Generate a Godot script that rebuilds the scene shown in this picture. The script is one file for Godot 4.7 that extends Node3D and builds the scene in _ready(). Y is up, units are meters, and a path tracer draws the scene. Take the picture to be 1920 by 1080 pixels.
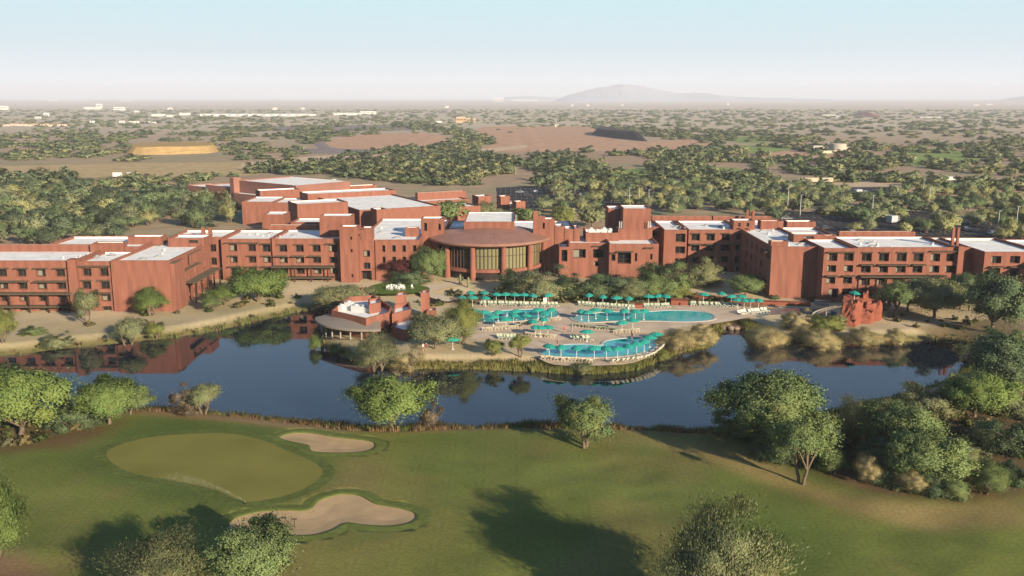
extends Node3D

const EYE := Vector3(0, 50, 0)
var taken := {}
var rng := RandomNumberGenerator.new()
var mats := {}
var noises := {}
var mesh_cache := {}

# ---------------------------------------------------------------- mesh helper
class MB:
	var v := PackedVector3Array()
	var n := PackedVector3Array()
	var c := PackedColorArray()
	var col := Color.WHITE
	func tri3(a: Vector3, b: Vector3, d: Vector3, na: Vector3, nb: Vector3, nd: Vector3) -> void:
		if (b - a).cross(d - a).dot(na + nb + nd) > 0.0:
			v.append(a); v.append(d); v.append(b)
			n.append(na); n.append(nd); n.append(nb)
		else:
			v.append(a); v.append(b); v.append(d)
			n.append(na); n.append(nb); n.append(nd)
		c.append(col); c.append(col); c.append(col)
	func tri(a: Vector3, b: Vector3, d: Vector3, hint: Vector3) -> void:
		var nn := (b - a).cross(d - a).normalized()
		if nn.dot(hint) < 0.0:
			nn = -nn
		tri3(a, b, d, nn, nn, nn)
	func quad(a: Vector3, b: Vector3, d: Vector3, e: Vector3, hint: Vector3) -> void:
		tri(a, b, d, hint)
		tri(a, d, e, hint)
	func quad4(a: Vector3, b: Vector3, d: Vector3, e: Vector3, na: Vector3, nb: Vector3, nd: Vector3, ne: Vector3) -> void:
		tri3(a, b, d, na, nb, nd)
		tri3(a, d, e, na, nd, ne)
	func box(x0: float, x1: float, y0: float, y1: float, z0: float, z1: float) -> void:
		quad(Vector3(x0, y0, z1), Vector3(x1, y0, z1), Vector3(x1, y1, z1), Vector3(x0, y1, z1), Vector3(0, 0, 1))
		quad(Vector3(x0, y0, z0), Vector3(x1, y0, z0), Vector3(x1, y1, z0), Vector3(x0, y1, z0), Vector3(0, 0, -1))
		quad(Vector3(x0, y0, z0), Vector3(x0, y0, z1), Vector3(x0, y1, z1), Vector3(x0, y1, z0), Vector3(-1, 0, 0))
		quad(Vector3(x1, y0, z0), Vector3(x1, y0, z1), Vector3(x1, y1, z1), Vector3(x1, y1, z0), Vector3(1, 0, 0))
		quad(Vector3(x0, y1, z0), Vector3(x1, y1, z0), Vector3(x1, y1, z1), Vector3(x0, y1, z1), Vector3(0, 1, 0))
		quad(Vector3(x0, y0, z0), Vector3(x1, y0, z0), Vector3(x1, y0, z1), Vector3(x0, y0, z1), Vector3(0, -1, 0))
	func tube(p: Vector3, q: Vector3, r0: float, r1: float, seg: int = 6) -> void:
		var d := (q - p).normalized()
		var s := d.cross(Vector3(0.31, 0.1, 0.9)).normalized()
		var t := d.cross(s)
		for i in seg:
			var a0 := TAU * i / seg
			var a1 := TAU * (i + 1) / seg
			var m0 := s * cos(a0) + t * sin(a0)
			var m1 := s * cos(a1) + t * sin(a1)
			quad4(p + m0 * r0, p + m1 * r0, q + m1 * r1, q + m0 * r1, m0, m1, m1, m0)
			tri(q, q + m0 * r1, q + m1 * r1, d)
	func lathe(ctr: Vector3, prof: Array, a0: float, a1: float, seg: int) -> void:
		# prof: Vector2(radius, height); angles from +z towards +x
		for i in seg:
			var t0 := lerpf(a0, a1, float(i) / seg)
			var t1 := lerpf(a0, a1, float(i + 1) / seg)
			var d0 := Vector3(sin(t0), 0, cos(t0))
			var d1 := Vector3(sin(t1), 0, cos(t1))
			for k in prof.size() - 1:
				var p: Vector2 = prof[k]
				var q: Vector2 = prof[k + 1]
				var e := q - p
				var n2 := Vector2(e.y, -e.x).normalized()
				var m0 := d0 * n2.x + Vector3(0, n2.y, 0)
				var m1 := d1 * n2.x + Vector3(0, n2.y, 0)
				if p.x < 0.001:
					tri3(ctr + Vector3(0, p.y, 0), ctr + d1 * q.x + Vector3(0, q.y, 0), ctr + d0 * q.x + Vector3(0, q.y, 0), m0, m1, m0)
				elif q.x < 0.001:
					tri3(ctr + d0 * p.x + Vector3(0, p.y, 0), ctr + d1 * p.x + Vector3(0, p.y, 0), ctr + Vector3(0, q.y, 0), m0, m1, m0)
				else:
					quad4(ctr + d0 * p.x + Vector3(0, p.y, 0), ctr + d1 * p.x + Vector3(0, p.y, 0), ctr + d1 * q.x + Vector3(0, q.y, 0), ctr + d0 * q.x + Vector3(0, q.y, 0), m0, m1, m1, m0)
	func poly_top(pts: PackedVector2Array, y: float) -> void:
		var ix := Geometry2D.triangulate_polygon(pts)
		for i in range(0, ix.size(), 3):
			var a := pts[ix[i]]
			var b := pts[ix[i + 1]]
			var d := pts[ix[i + 2]]
			tri(Vector3(a.x, y, a.y), Vector3(b.x, y, b.y), Vector3(d.x, y, d.y), Vector3.UP)
	func poly_side(pts: PackedVector2Array, y0: float, y1: float, inward: bool = false) -> void:
		var sgn := 0.0
		for i in pts.size():
			sgn += pts[i].cross(pts[(i + 1) % pts.size()])
		for i in pts.size():
			var a := pts[i]
			var b := pts[(i + 1) % pts.size()]
			var e := (b - a).normalized()
			var o := Vector3(e.y, 0, -e.x) * signf(sgn) * (-1.0 if inward else 1.0)
			quad(Vector3(a.x, y0, a.y), Vector3(b.x, y0, b.y), Vector3(b.x, y1, b.y), Vector3(a.x, y1, a.y), o)
	func mesh() -> ArrayMesh:
		var m := ArrayMesh.new()
		if v.size() == 0:
			return m
		var a := []
		a.resize(Mesh.ARRAY_MAX)
		a[Mesh.ARRAY_VERTEX] = v
		a[Mesh.ARRAY_NORMAL] = n
		a[Mesh.ARRAY_COLOR] = c
		m.add_surface_from_arrays(Mesh.PRIMITIVE_TRIANGLES, a)
		return m

# ---------------------------------------------------------------- naming helpers
func numbered(called: String) -> String:
	if not taken.has(called):
		taken[called] = 0
		return called
	taken[called] += 1
	return "%s_%03d" % [called, taken[called]]

func tag(o: Node3D, label: String, category: String, group: String = "") -> Node3D:
	o.set_meta("label", label)
	o.set_meta("category", category)
	if group != "":
		o.set_meta("group", group)
	return o

func thing(called: String, label: String, category: String, at: Vector3 = Vector3.ZERO, turn: float = 0.0, group: String = "") -> Node3D:
	var o := Node3D.new()
	o.name = numbered(called)
	add_child(o)
	o.position = at
	o.rotation.y = turn
	return tag(o, label, category, group)

func obj(called: String, m: Variant, mt: Material, parent: Node = null) -> MeshInstance3D:
	var o := MeshInstance3D.new()
	o.mesh = m.mesh() if m is MB else m
	o.material_override = mt
	if parent == null:
		o.name = numbered(called)
		add_child(o)
	else:
		var t := called
		var k := 0
		while parent.has_node(NodePath(t)):
			k += 1
			t = "%s_%03d" % [called, k]
		o.name = t
		parent.add_child(o)
	return o

func struct(called: String, m: Variant, mt: Material) -> MeshInstance3D:
	var o := obj(called, m, mt)
	o.set_meta("kind", "structure")
	return o

const ONES := ["", "first", "second", "third", "fourth", "fifth", "sixth", "seventh", "eighth", "ninth", "tenth", "eleventh", "twelfth", "thirteenth", "fourteenth", "fifteenth", "sixteenth", "seventeenth", "eighteenth", "nineteenth"]
const TENS := ["", "", "twent", "thirt", "fort", "fift", "sixt", "sevent", "eight", "ninet"]
func ordinal(k: int) -> String:
	if k < 20:
		return ONES[k]
	if k % 10 == 0:
		return TENS[k / 10] + "ieth"
	return TENS[k / 10] + "y-" + ONES[k % 10]

# the members of a row get labels that count them from the left
func rank(list: Array, phrase: String, after: String = "") -> void:
	list.sort_custom(func(a, b): return a.position.x / -a.position.z < b.position.x / -b.position.z)
	for i in list.size():
		var o: Node3D = list[i]
		o.set_meta("label", (ordinal(i + 1) + " from left of the " + phrase if list.size() > 1 else phrase) + after)

func dup(o: Node3D, base: String, at: Vector3, turn: float = 0.0) -> Node3D:
	var r: Node3D = o.duplicate()
	r.name = numbered(base)
	add_child(r)
	r.position = at
	r.rotation.y = turn
	return r

# ---------------------------------------------------------------- materials
func noise_tex(key: String, freq: float, lo: float, hi: float, size: int = 512, oct: int = 4, kind: int = 3) -> NoiseTexture2D:
	if noises.has(key):
		return noises[key]
	var f := FastNoiseLite.new()
	f.seed = key.hash() % 10000
	f.noise_type = kind
	f.frequency = freq
	f.fractal_octaves = oct
	var t := NoiseTexture2D.new()
	t.width = size
	t.height = size
	t.seamless = true
	t.noise = f
	var g := Gradient.new()
	g.set_color(0, Color(lo, lo, lo))
	g.set_color(1, Color(hi, hi, hi))
	t.color_ramp = g
	noises[key] = t
	return t

func lin(r: float, g: float, b: float) -> Color:
	return Color(r, g, b).linear_to_srgb()

func mat(key: String, c: Color, rough: float = 0.9, tex: Texture2D = null, scale: float = 0.1, spec: float = 0.3) -> StandardMaterial3D:
	if mats.has(key):
		return mats[key]
	var m := StandardMaterial3D.new()
	m.resource_name = key
	m.albedo_color = c
	m.roughness = rough
	m.metallic_specular = spec
	if tex:
		m.albedo_texture = tex
		m.uv1_triplanar = true
		m.uv1_world_triplanar = true
		m.uv1_scale = Vector3.ONE * scale
	mats[key] = m
	return m

func with_detail(m: StandardMaterial3D, tex: Texture2D, scale: float) -> StandardMaterial3D:
	m.detail_enabled = true
	m.detail_albedo = tex
	m.detail_blend_mode = BaseMaterial3D.BLEND_MODE_MUL
	m.detail_uv_layer = BaseMaterial3D.DETAIL_UV_2
	m.uv2_triplanar = true
	m.uv2_world_triplanar = true
	m.uv2_scale = Vector3.ONE * scale
	return m

func vcol(key: String, rough: float = 0.9, tex: Texture2D = null, scale: float = 0.1, c: Color = Color.WHITE) -> StandardMaterial3D:
	var m := mat(key, c, rough, tex, scale)
	m.vertex_color_use_as_albedo = true
	return m

func leafmat(key: String, c: Color) -> StandardMaterial3D:
	if mats.has(key):
		return mats[key]
	var m := vcol(key, 0.75, null, 0.1, c)
	m.metallic_specular = 0.25
	m.cull_mode = BaseMaterial3D.CULL_DISABLED
	m.backlight_enabled = true
	m.backlight = lin(0.42, 0.48, 0.2)
	return m

# ---------------------------------------------------------------- walls and openings
func wall_face(mb: MB, o: Vector3, dir: Vector3, nrm: Vector3, length: float, y0: float, y1: float, holes: Array) -> void:
	# holes: [u0, u1, v0, v1, depth]
	var us := [0.0, length]
	var vs := [y0, y1]
	for h in holes:
		for k in [0, 1]:
			us.append(clampf(h[k], 0.0, length))
			vs.append(clampf(h[k + 2], y0, y1))
	us.sort()
	vs.sort()
	for j in vs.size() - 1:
		if vs[j + 1] - vs[j] < 0.001:
			continue
		var vm: float = (vs[j] + vs[j + 1]) / 2
		var run := -1.0
		for i in us.size():
			var solid := false
			if i < us.size() - 1 and us[i + 1] - us[i] > 0.001:
				var um: float = (us[i] + us[i + 1]) / 2
				solid = true
				for h in holes:
					if um > h[0] and um < h[1] and vm > h[2] and vm < h[3]:
						solid = false
						break
			elif i < us.size() - 1:
				continue
			if solid and run < 0.0:
				run = us[i]
			if not solid and run >= 0.0:
				var a := o + dir * run
				var b: Vector3 = o + dir * us[i]
				mb.quad(Vector3(a.x, vs[j], a.z), Vector3(b.x, vs[j], b.z), Vector3(b.x, vs[j + 1], b.z), Vector3(a.x, vs[j + 1], a.z), nrm)
				run = -1.0
	for h in holes:
		var p: Vector3 = o + dir * h[0]
		var q: Vector3 = o + dir * h[1]
		var i: Vector3 = -nrm * h[4]
		var lo := Vector3(0, maxf(h[2], y0), 0)
		var hi := Vector3(0, h[3], 0)
		mb.quad(p + lo, p + hi, p + hi + i, p + lo + i, dir)
		mb.quad(q + lo, q + hi, q + hi + i, q + lo + i, -dir)
		mb.quad(p + hi, q + hi, q + hi + i, p + hi + i, Vector3.DOWN)
		mb.quad(p + lo, q + lo, q + lo + i, p + lo + i, Vector3.UP)

func window_at(parent: Node, p: Vector3, turn: float, w: float, h: float, kind: int, pick: int) -> void:
	# a window: frame with mullion; its panes; a pale curtain standing in for the sunlit left leaf
	var key := "win%.2f_%.2f_%d_%d" % [w, h, kind, pick]
	if not mesh_cache.has(key):
		var f := MB.new()
		var t := 0.09
		f.box(-w / 2, w / 2, 0.0, t, -0.12, 0.0)
		f.box(-w / 2, w / 2, h - t, h, -0.12, 0.0)
		f.box(-w / 2, -w / 2 + t, t, h - t, -0.12, 0.0)
		f.box(w / 2 - t, w / 2, t, h - t, -0.12, 0.0)
		if w > 1.2:
			f.box(-t / 2, t / 2, t, h - t, -0.12, 0.0)
		var g := MB.new()
		g.quad(Vector3(-w / 2 + 0.05, 0.05, -0.07), Vector3(w / 2 - 0.05, 0.05, -0.07), Vector3(w / 2 - 0.05, h - 0.05, -0.07), Vector3(-w / 2 + 0.05, h - 0.05, -0.07), Vector3(0, 0, 1))
		var cu := MB.new()
		if pick > 0 and w > 1.2:
			var x0 := -w / 2 + 0.08
			var x1 := (-0.02 if pick == 1 else -w * 0.2)
			var steps := 6
			for i in steps:
				var a := lerpf(x0, x1, float(i) / steps)
				var b := lerpf(x0, x1, float(i + 1) / steps)
				var za := -0.05 + 0.02 * (i % 2)
				var zb := -0.05 + 0.02 * ((i + 1) % 2)
				cu.quad(Vector3(a, 0.1, za), Vector3(b, 0.1, zb), Vector3(b, h - 0.1, zb), Vector3(a, h - 0.1, za), Vector3(0, 0, 1))
		mesh_cache[key] = [f.mesh(), g.mesh(), cu.mesh() if cu.v.size() > 0 else null]
	var ms: Array = mesh_cache[key]
	var fr := obj("window", ms[0], mats.window_frame, parent)
	fr.position = p
	fr.rotation.y = turn
	obj("pane", ms[1], mats.dark_glass, fr)
	if ms[2]:
		obj("lit_curtain", ms[2], mats.lit_curtain, fr)
	if kind == 1:
		# a balcony rail across the recess
		var rk := "rail%.2f" % w
		if not mesh_cache.has(rk):
			var r := MB.new()
			r.box(-w / 2, w / 2, 0.92, 1.0, 0.55, 0.63)
			r.box(-w / 2, w / 2, 0.12, 0.18, 0.56, 0.62)
			for i in 8:
				var x := -w / 2 + w * (i + 0.5) / 8
				r.box(x - 0.02, x + 0.02, 0.18, 0.92, 0.57, 0.61)
			mesh_cache[rk] = r.mesh()
		obj("railing", mesh_cache[rk], mats.iron, fr)

# a flat-roofed block; openings: [side, u0, u1, v0, v1, depth, kind]; sides f (towards +z), l, r, b
func blk(root: Node3D, x0: float, x1: float, zf: float, zb: float, y0: float, y1: float, holes: Array = [], par: float = 0.6, wall: String = "stucco", roof: String = "white_roof") -> void:
	var mb := MB.new()
	for s in ["f", "r", "l", "b"]:
		var o := Vector3(x0, 0, zf)
		var dir := Vector3.RIGHT
		var nrm := Vector3(0, 0, 1)
		var length := x1 - x0
		var turn := 0.0
		if s == "r":
			o = Vector3(x1, 0, zf); dir = Vector3(0, 0, -1); nrm = Vector3.RIGHT; length = zf - zb; turn = PI / 2
		elif s == "l":
			o = Vector3(x0, 0, zf); dir = Vector3(0, 0, -1); nrm = Vector3.LEFT; length = zf - zb; turn = -PI / 2
		elif s == "b":
			o = Vector3(x0, 0, zb); nrm = Vector3(0, 0, -1); turn = PI
		var hs := []
		for h in holes:
			if h[0] == s:
				hs.append([h[1], h[2], h[3], h[4], h[5]])
				var w: float = h[2] - h[1]
				var p: Vector3 = o + dir * ((h[1] + h[2]) / 2) - nrm * (h[5] - 0.02)
				p.y = h[3]
				window_at(root, p, turn, w, h[4] - h[3], h[6], maxi(0, rng.randi() % 5 - 2))
		wall_face(mb, o, dir, nrm, length, y0, y1, hs)
	# parapet: rounded coping ring, then the roof set down behind it
	var t := 0.35
	var yr := y1 - par
	for q in [[x0, x1, zf - t, zf], [x0, x1, zb, zb + t], [x0, x0 + t, zb + t, zf - t], [x1 - t, x1, zb + t, zf - t]]:
		mb.quad(Vector3(q[0], y1, q[2]), Vector3(q[1], y1, q[2]), Vector3(q[1], y1, q[3]), Vector3(q[0], y1, q[3]), Vector3.UP)
	mb.quad(Vector3(x0 + t, yr, zf - t), Vector3(x1 - t, yr, zf - t), Vector3(x1 - t, y1, zf - t), Vector3(x0 + t, y1, zf - t), Vector3(0, 0, -1))
	mb.quad(Vector3(x0 + t, yr, zb + t), Vector3(x1 - t, yr, zb + t), Vector3(x1 - t, y1, zb + t), Vector3(x0 + t, y1, zb + t), Vector3(0, 0, 1))
	mb.quad(Vector3(x0 + t, yr, zb + t), Vector3(x0 + t, yr, zf - t), Vector3(x0 + t, y1, zf - t), Vector3(x0 + t, y1, zb + t), Vector3.RIGHT)
	mb.quad(Vector3(x1 - t, yr, zb + t), Vector3(x1 - t, yr, zf - t), Vector3(x1 - t, y1, zf - t), Vector3(x1 - t, y1, zb + t), Vector3.LEFT)
	obj("wall", mb, mats[wall], root)
	var r := MB.new()
	r.quad(Vector3(x0 + t, yr, zb + t), Vector3(x1 - t, yr, zb + t), Vector3(x1 - t, yr, zf - t), Vector3(x0 + t, yr, zf - t), Vector3.UP)
	# the membrane is turned up the inside of the parapet
	var q2 := 0.004
	var yu := yr + par * 0.7
	r.quad(Vector3(x0 + t, yr, zb + t + q2), Vector3(x1 - t, yr, zb + t + q2), Vector3(x1 - t, yu, zb + t + q2), Vector3(x0 + t, yu, zb + t + q2), Vector3(0, 0, 1))
	obj("roof", r, mats[roof], root)

func vents(root: Node3D, x0: float, x1: float, z0: float, z1: float, y: float, count: int) -> void:
	if not mesh_cache.has("vent"):
		var m := MB.new()
		m.box(-0.35, 0.35, 0, 0.35, -0.35, 0.35)
		m.lathe(Vector3.ZERO, [Vector2(0.22, 0.35), Vector2(0.22, 0.6), Vector2(0.36, 0.62), Vector2(0.3, 0.78), Vector2(0, 0.85)], 0, TAU, 10)
		mesh_cache["vent"] = m.mesh()
	for i in count:
		var o := obj("roof_vent", mesh_cache["vent"], mats.pale_metal, root)
		o.position = Vector3(rng.randf_range(x0, x1), y, rng.randf_range(z0, z1))
		o.scale = Vector3.ONE * rng.randf_range(0.6, 1.0)
		if i % 3 == 0:
			o.scale = Vector3(rng.randf_range(1.4, 3.4), 0.7, rng.randf_range(0.9, 1.5))
			o.material_override = mats.grey_metal

# a wooden shade over a window: a frame of beams with laths
func canopy(root: Node3D, p: Vector3, turn: float, w: float, proj: float) -> void:
	var key := "canopy%.2f_%.2f" % [w, proj]
	if not mesh_cache.has(key):
		var m := MB.new()
		m.box(-w / 2, w / 2, -0.16, 0.0, proj - 0.14, proj)
		m.box(-w / 2, w / 2, -0.16, 0.0, 0.0, 0.12)
		var k := int(w / 0.42)
		for i in k:
			var x := -w / 2 + w * (i + 0.5) / k
			m.box(x - 0.15, x + 0.15, 0.002, 0.07, -0.002, proj + 0.12)
		for x in [-w / 2 + 0.2, w / 2 - 0.2]:
			m.tube(Vector3(x, -0.1, -0.1), Vector3(x, -0.1, proj + 0.25), 0.11, 0.1, 6)
		mesh_cache[key] = m.mesh()
	var o := obj("canopy", mesh_cache[key], mats.weathered_wood, root)
	o.position = p
	o.rotation.y = turn

func pergola(root: Node3D, p: Vector3, turn: float, w: float, proj: float, drop: float, posts: Array) -> void:
	var m := MB.new()
	m.box(-w / 2, w / 2, -0.25, 0.0, proj - 0.3, proj - 0.05)
	m.box(-w / 2, w / 2, -0.25, 0.0, 0.003, 0.2)
	var k := int(w / 0.5)
	for i in k:
		var x := -w / 2 + w * (i + 0.5) / k
		m.box(x - 0.17, x + 0.17, 0.002, 0.1, -0.05, proj + 0.15)
	var o := obj("pergola", m, mats.weathered_wood, root)
	o.position = p
	o.rotation.y = turn
	for x in posts:
		var b := MB.new()
		b.tube(Vector3(0, -drop, 0), Vector3(0, -0.25, 0), 0.2, 0.17, 8)
		b.tube(Vector3(0, -0.42, -proj + 0.2), Vector3(0, -0.42, 0.5), 0.12, 0.12, 6)
		var po := obj("post", b, mats.dark_wood, o)
		po.position = Vector3(x, 0, proj - 0.18)

func box_part(root: Node3D, called: String, x0: float, x1: float, y0: float, y1: float, z0: float, z1: float, mt: String) -> void:
	var m := MB.new()
	m.box(x0, x1, y0, y1, z0, z1)
	obj(called, m, mats[mt], root)

# polygon block with parapet and sunk roof
func pblk(root: Node3D, pts: PackedVector2Array, y0: float, y1: float, par: float = 0.7, wall: String = "stucco", roof: String = "white_roof", called: String = "wall") -> void:
	var m := MB.new()
	m.poly_side(pts, y0, y1)
	var inn: Array = Geometry2D.offset_polygon(pts, -0.35)
	if inn.is_empty():
		m.poly_top(pts, y1)
		obj(called, m, mats[wall], root)
		return
	var q: PackedVector2Array = inn[0]
	m.poly_side(q, y1 - par, y1, true)
	# coping between the outlines
	var best := 0
	for i in q.size():
		if q[i].distance_to(pts[0]) < q[best].distance_to(pts[0]):
			best = i
	if q.size() == pts.size():
		var same := Geometry2D.is_polygon_clockwise(q) == Geometry2D.is_polygon_clockwise(pts)
		for i in pts.size():
			var j := (i + 1) % pts.size()
			var a := q[(best + (i if same else -i) + q.size() * 2) % q.size()]
			var b := q[(best + (j if same else -j) + q.size() * 2) % q.size()]
			m.quad(Vector3(pts[i].x, y1, pts[i].y), Vector3(pts[j].x, y1, pts[j].y), Vector3(b.x, y1, b.y), Vector3(a.x, y1, a.y), Vector3.UP)
	obj(called, m, mats[wall], root)
	var r := MB.new()
	r.poly_top(q, y1 - par)
	obj("roof", r, mats[roof], root)

func smooth(pts: PackedVector2Array, per: int) -> PackedVector2Array:
	var out := PackedVector2Array()
	var k := pts.size()
	for i in k:
		for j in per:
			out.append(pts[i].cubic_interpolate(pts[(i + 1) % k], pts[(i + k - 1) % k], pts[(i + 2) % k], float(j) / per))
	return out

func pv(flat: Array) -> PackedVector2Array:
	# (x, metres away) pairs to x, z
	var out := PackedVector2Array()
	for i in range(0, flat.size(), 2):
		out.append(Vector2(flat[i], -flat[i + 1]))
	return out

# ---------------------------------------------------------------- the ground
var lake := PackedVector2Array()
var lake_box := Rect2()
var tints := []
var g_noise := FastNoiseLite.new()

func sdist(poly: PackedVector2Array, p: Vector2) -> float:
	# distance to the outline, negative inside
	var best := 1e12
	var inside := false
	var a := poly[poly.size() - 1]
	for b in poly:
		var e := b - a
		var w := p - a
		var t := clampf(w.dot(e) / e.length_squared(), 0.0, 1.0)
		best = minf(best, (w - e * t).length_squared())
		if (a.y > p.y) != (b.y > p.y) and p.x < (b.x - a.x) * (p.y - a.y) / (b.y - a.y) + a.x:
			inside = not inside
		a = b
	return -sqrt(best) if inside else sqrt(best)

func ss(a: float, b: float, x: float) -> float:
	return smoothstep(a, b, x)

func shore(p: Vector2) -> float:
	if not lake_box.has_point(p):
		return 30.0
	return sdist(lake, p)

func height(p: Vector2, s: float) -> float:
	var d := -p.y
	if s < 0.0:
		return -1.6 * ss(0.0, 4.0, -s) - 0.02
	var h := 1.5 * ss(0.0, 5.0, s) + 1.0 * ss(222.0, 246.0, d)
	h += 0.35 * g_noise.get_noise_2d(p.x * 6.0, p.y * 6.0) * ss(6.0, 20.0, s) * (1.0 - ss(140.0, 150.0, d)) * bump_free(p)
	h += 42.0 * ss(9500.0, 19000.0, d)
	return h

var flat_spots := []
func bump_free(p: Vector2) -> float:
	var k := 1.0
	for f in flat_spots:
		k = minf(k, ss(f[2], f[2] + 8.0, p.distance_to(Vector2(f[0], f[1]))))
	return k

func ground_at(x: float, z: float) -> float:
	var p := Vector2(x, z)
	return height(p, shore(p))

func ground_color(p: Vector2, s: float, wob: float) -> Color:
	var d := -p.y
	var c := Color(0.46, 0.34, 0.22)           # desert soil
	if d < 158.0 and s > -2.0:
		c = Color(0.178, 0.203, 0.053)           # mown grass
		c = c.lerp(Color(0.25, 0.232, 0.074), 0.7 * ss(-0.1, 0.5, wob))
		c = c.lerp(Color(0.12, 0.16, 0.042), 0.8 * ss(0.05, 0.5, -wob))
		c = c.lerp(Color(0.235, 0.19, 0.075), 0.6 * ss(0.05, 0.42, g_noise.get_noise_2d(p.x * 3.3 + 400.0, p.y * 2.2)))
		c = c.lerp(Color(0.112, 0.158, 0.04), 0.5 * ss(0.1, 0.45, g_noise.get_noise_2d(p.x * 2.6 - 300.0, p.y * 4.0)))
		c = c.lerp(Color(0.3, 0.2, 0.105), (1.0 - ss(3.5, 6.5, s + wob * 4.0)))
		if d > 140.0:
			c = c.lerp(Color(0.4, 0.32, 0.19), ss(142.0, 157.0, d))
	elif d < 262.0:
		c = Color(0.66, 0.53, 0.33).lerp(Color(0.5, 0.41, 0.24), ss(-0.2, 0.4, wob))
		c = c.lerp(Color(0.22, 0.19, 0.075), (1.0 - ss(1.5, 4.0, s)))
	else:
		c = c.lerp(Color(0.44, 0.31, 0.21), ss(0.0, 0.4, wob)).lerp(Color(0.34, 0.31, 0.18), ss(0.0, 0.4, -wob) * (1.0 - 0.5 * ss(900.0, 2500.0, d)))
		c = c.lerp(Color(0.62, 0.52, 0.38), ss(700.0, 2000.0, d))  # soil paler with distance: haze over the far plain put into the colour
	for t in tints:
		var r: Rect2 = t[0]
		if r.has_point(p):
			var q: float = sdist(t[1], p) + wob * t[3]
			c = c.lerp(t[2], t[4] * (1.0 - ss(-t[3], t[3], q)))
	return c

func build_ground() -> void:
	g_noise.seed = 7
	g_noise.frequency = 0.012
	g_noise.fractal_octaves = 4
	var xs := PackedFloat32Array()
	var zs := PackedFloat32Array()
	var x := -172.0
	while x <= 172.0:
		xs.append(x)
		x += 1.3
	var step := 3.0
	while x < 19000.0:
		xs.append(x)
		xs.insert(0, -x)
		x += step
		step *= 1.35
	var d := 58.0
	step = 3.0
	zs.append(d)
	var dd := d
	while dd > -4000.0:
		dd -= step
		zs.insert(0, dd)
		step *= 1.6
	step = 1.0
	while d < 19000.0:
		if d > 268.0:
			step *= 1.07
		elif d > 196.0:
			step = 1.3
		d += step
		zs.append(d)
	var m := zs.size()
	var k := xs.size()
	var hs := PackedFloat32Array()
	var cs := PackedColorArray()
	hs.resize(m * k)
	cs.resize(m * k)
	for j in m:
		for i in k:
			var p := Vector2(xs[i], -zs[j])
			var s := shore(p)
			var wob := g_noise.get_noise_2d(p.x, p.y) if zs[j] < 700.0 else 0.6 * g_noise.get_noise_2d(p.x * 0.12, p.y * 0.05) + 0.5 * g_noise.get_noise_2d(p.x * 0.5, p.y * 0.2)
			hs[j * k + i] = height(p, s) - dip(p)
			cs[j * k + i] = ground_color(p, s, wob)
	var vv := PackedVector3Array()
	var nn := PackedVector3Array()
	var ix := PackedInt32Array()
	vv.resize(m * k)
	nn.resize(m * k)
	for j in m:
		for i in k:
			vv[j * k + i] = Vector3(xs[i], hs[j * k + i], -zs[j])
			var i0 := maxi(i - 1, 0)
			var i1 := mini(i + 1, k - 1)
			var j0 := maxi(j - 1, 0)
			var j1 := mini(j + 1, m - 1)
			nn[j * k + i] = Vector3(-(hs[j * k + i1] - hs[j * k + i0]) / (xs[i1] - xs[i0]), 1.0, (hs[j1 * k + i] - hs[j0 * k + i]) / (zs[j1] - zs[j0])).normalized()
	for j in m - 1:
		for i in k - 1:
			var a := j * k + i
			ix.append_array(PackedInt32Array([a, a + k, a + 1, a + 1, a + k, a + k + 1]))
	var arr := []
	arr.resize(Mesh.ARRAY_MAX)
	arr[Mesh.ARRAY_VERTEX] = vv
	arr[Mesh.ARRAY_NORMAL] = nn
	arr[Mesh.ARRAY_COLOR] = cs
	arr[Mesh.ARRAY_INDEX] = ix
	var am := ArrayMesh.new()
	am.add_surface_from_arrays(Mesh.PRIMITIVE_TRIANGLES, arr)
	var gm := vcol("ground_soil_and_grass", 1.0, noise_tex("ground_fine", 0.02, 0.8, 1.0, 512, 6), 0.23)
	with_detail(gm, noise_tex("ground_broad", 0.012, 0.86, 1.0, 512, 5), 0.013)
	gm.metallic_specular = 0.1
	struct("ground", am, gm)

var pits := []
func dip(p: Vector2) -> float:
	for q in pits:
		var r: Rect2 = q[0]
		if r.has_point(p) and sdist(q[1], p) < 0.5:
			return 1.4
	return 0.0

func sheet(called: String, pts: PackedVector2Array, y: float, mt: Material) -> void:
	var m := MB.new()
	m.poly_top(pts, y)
	struct(called, m, mt)

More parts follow.
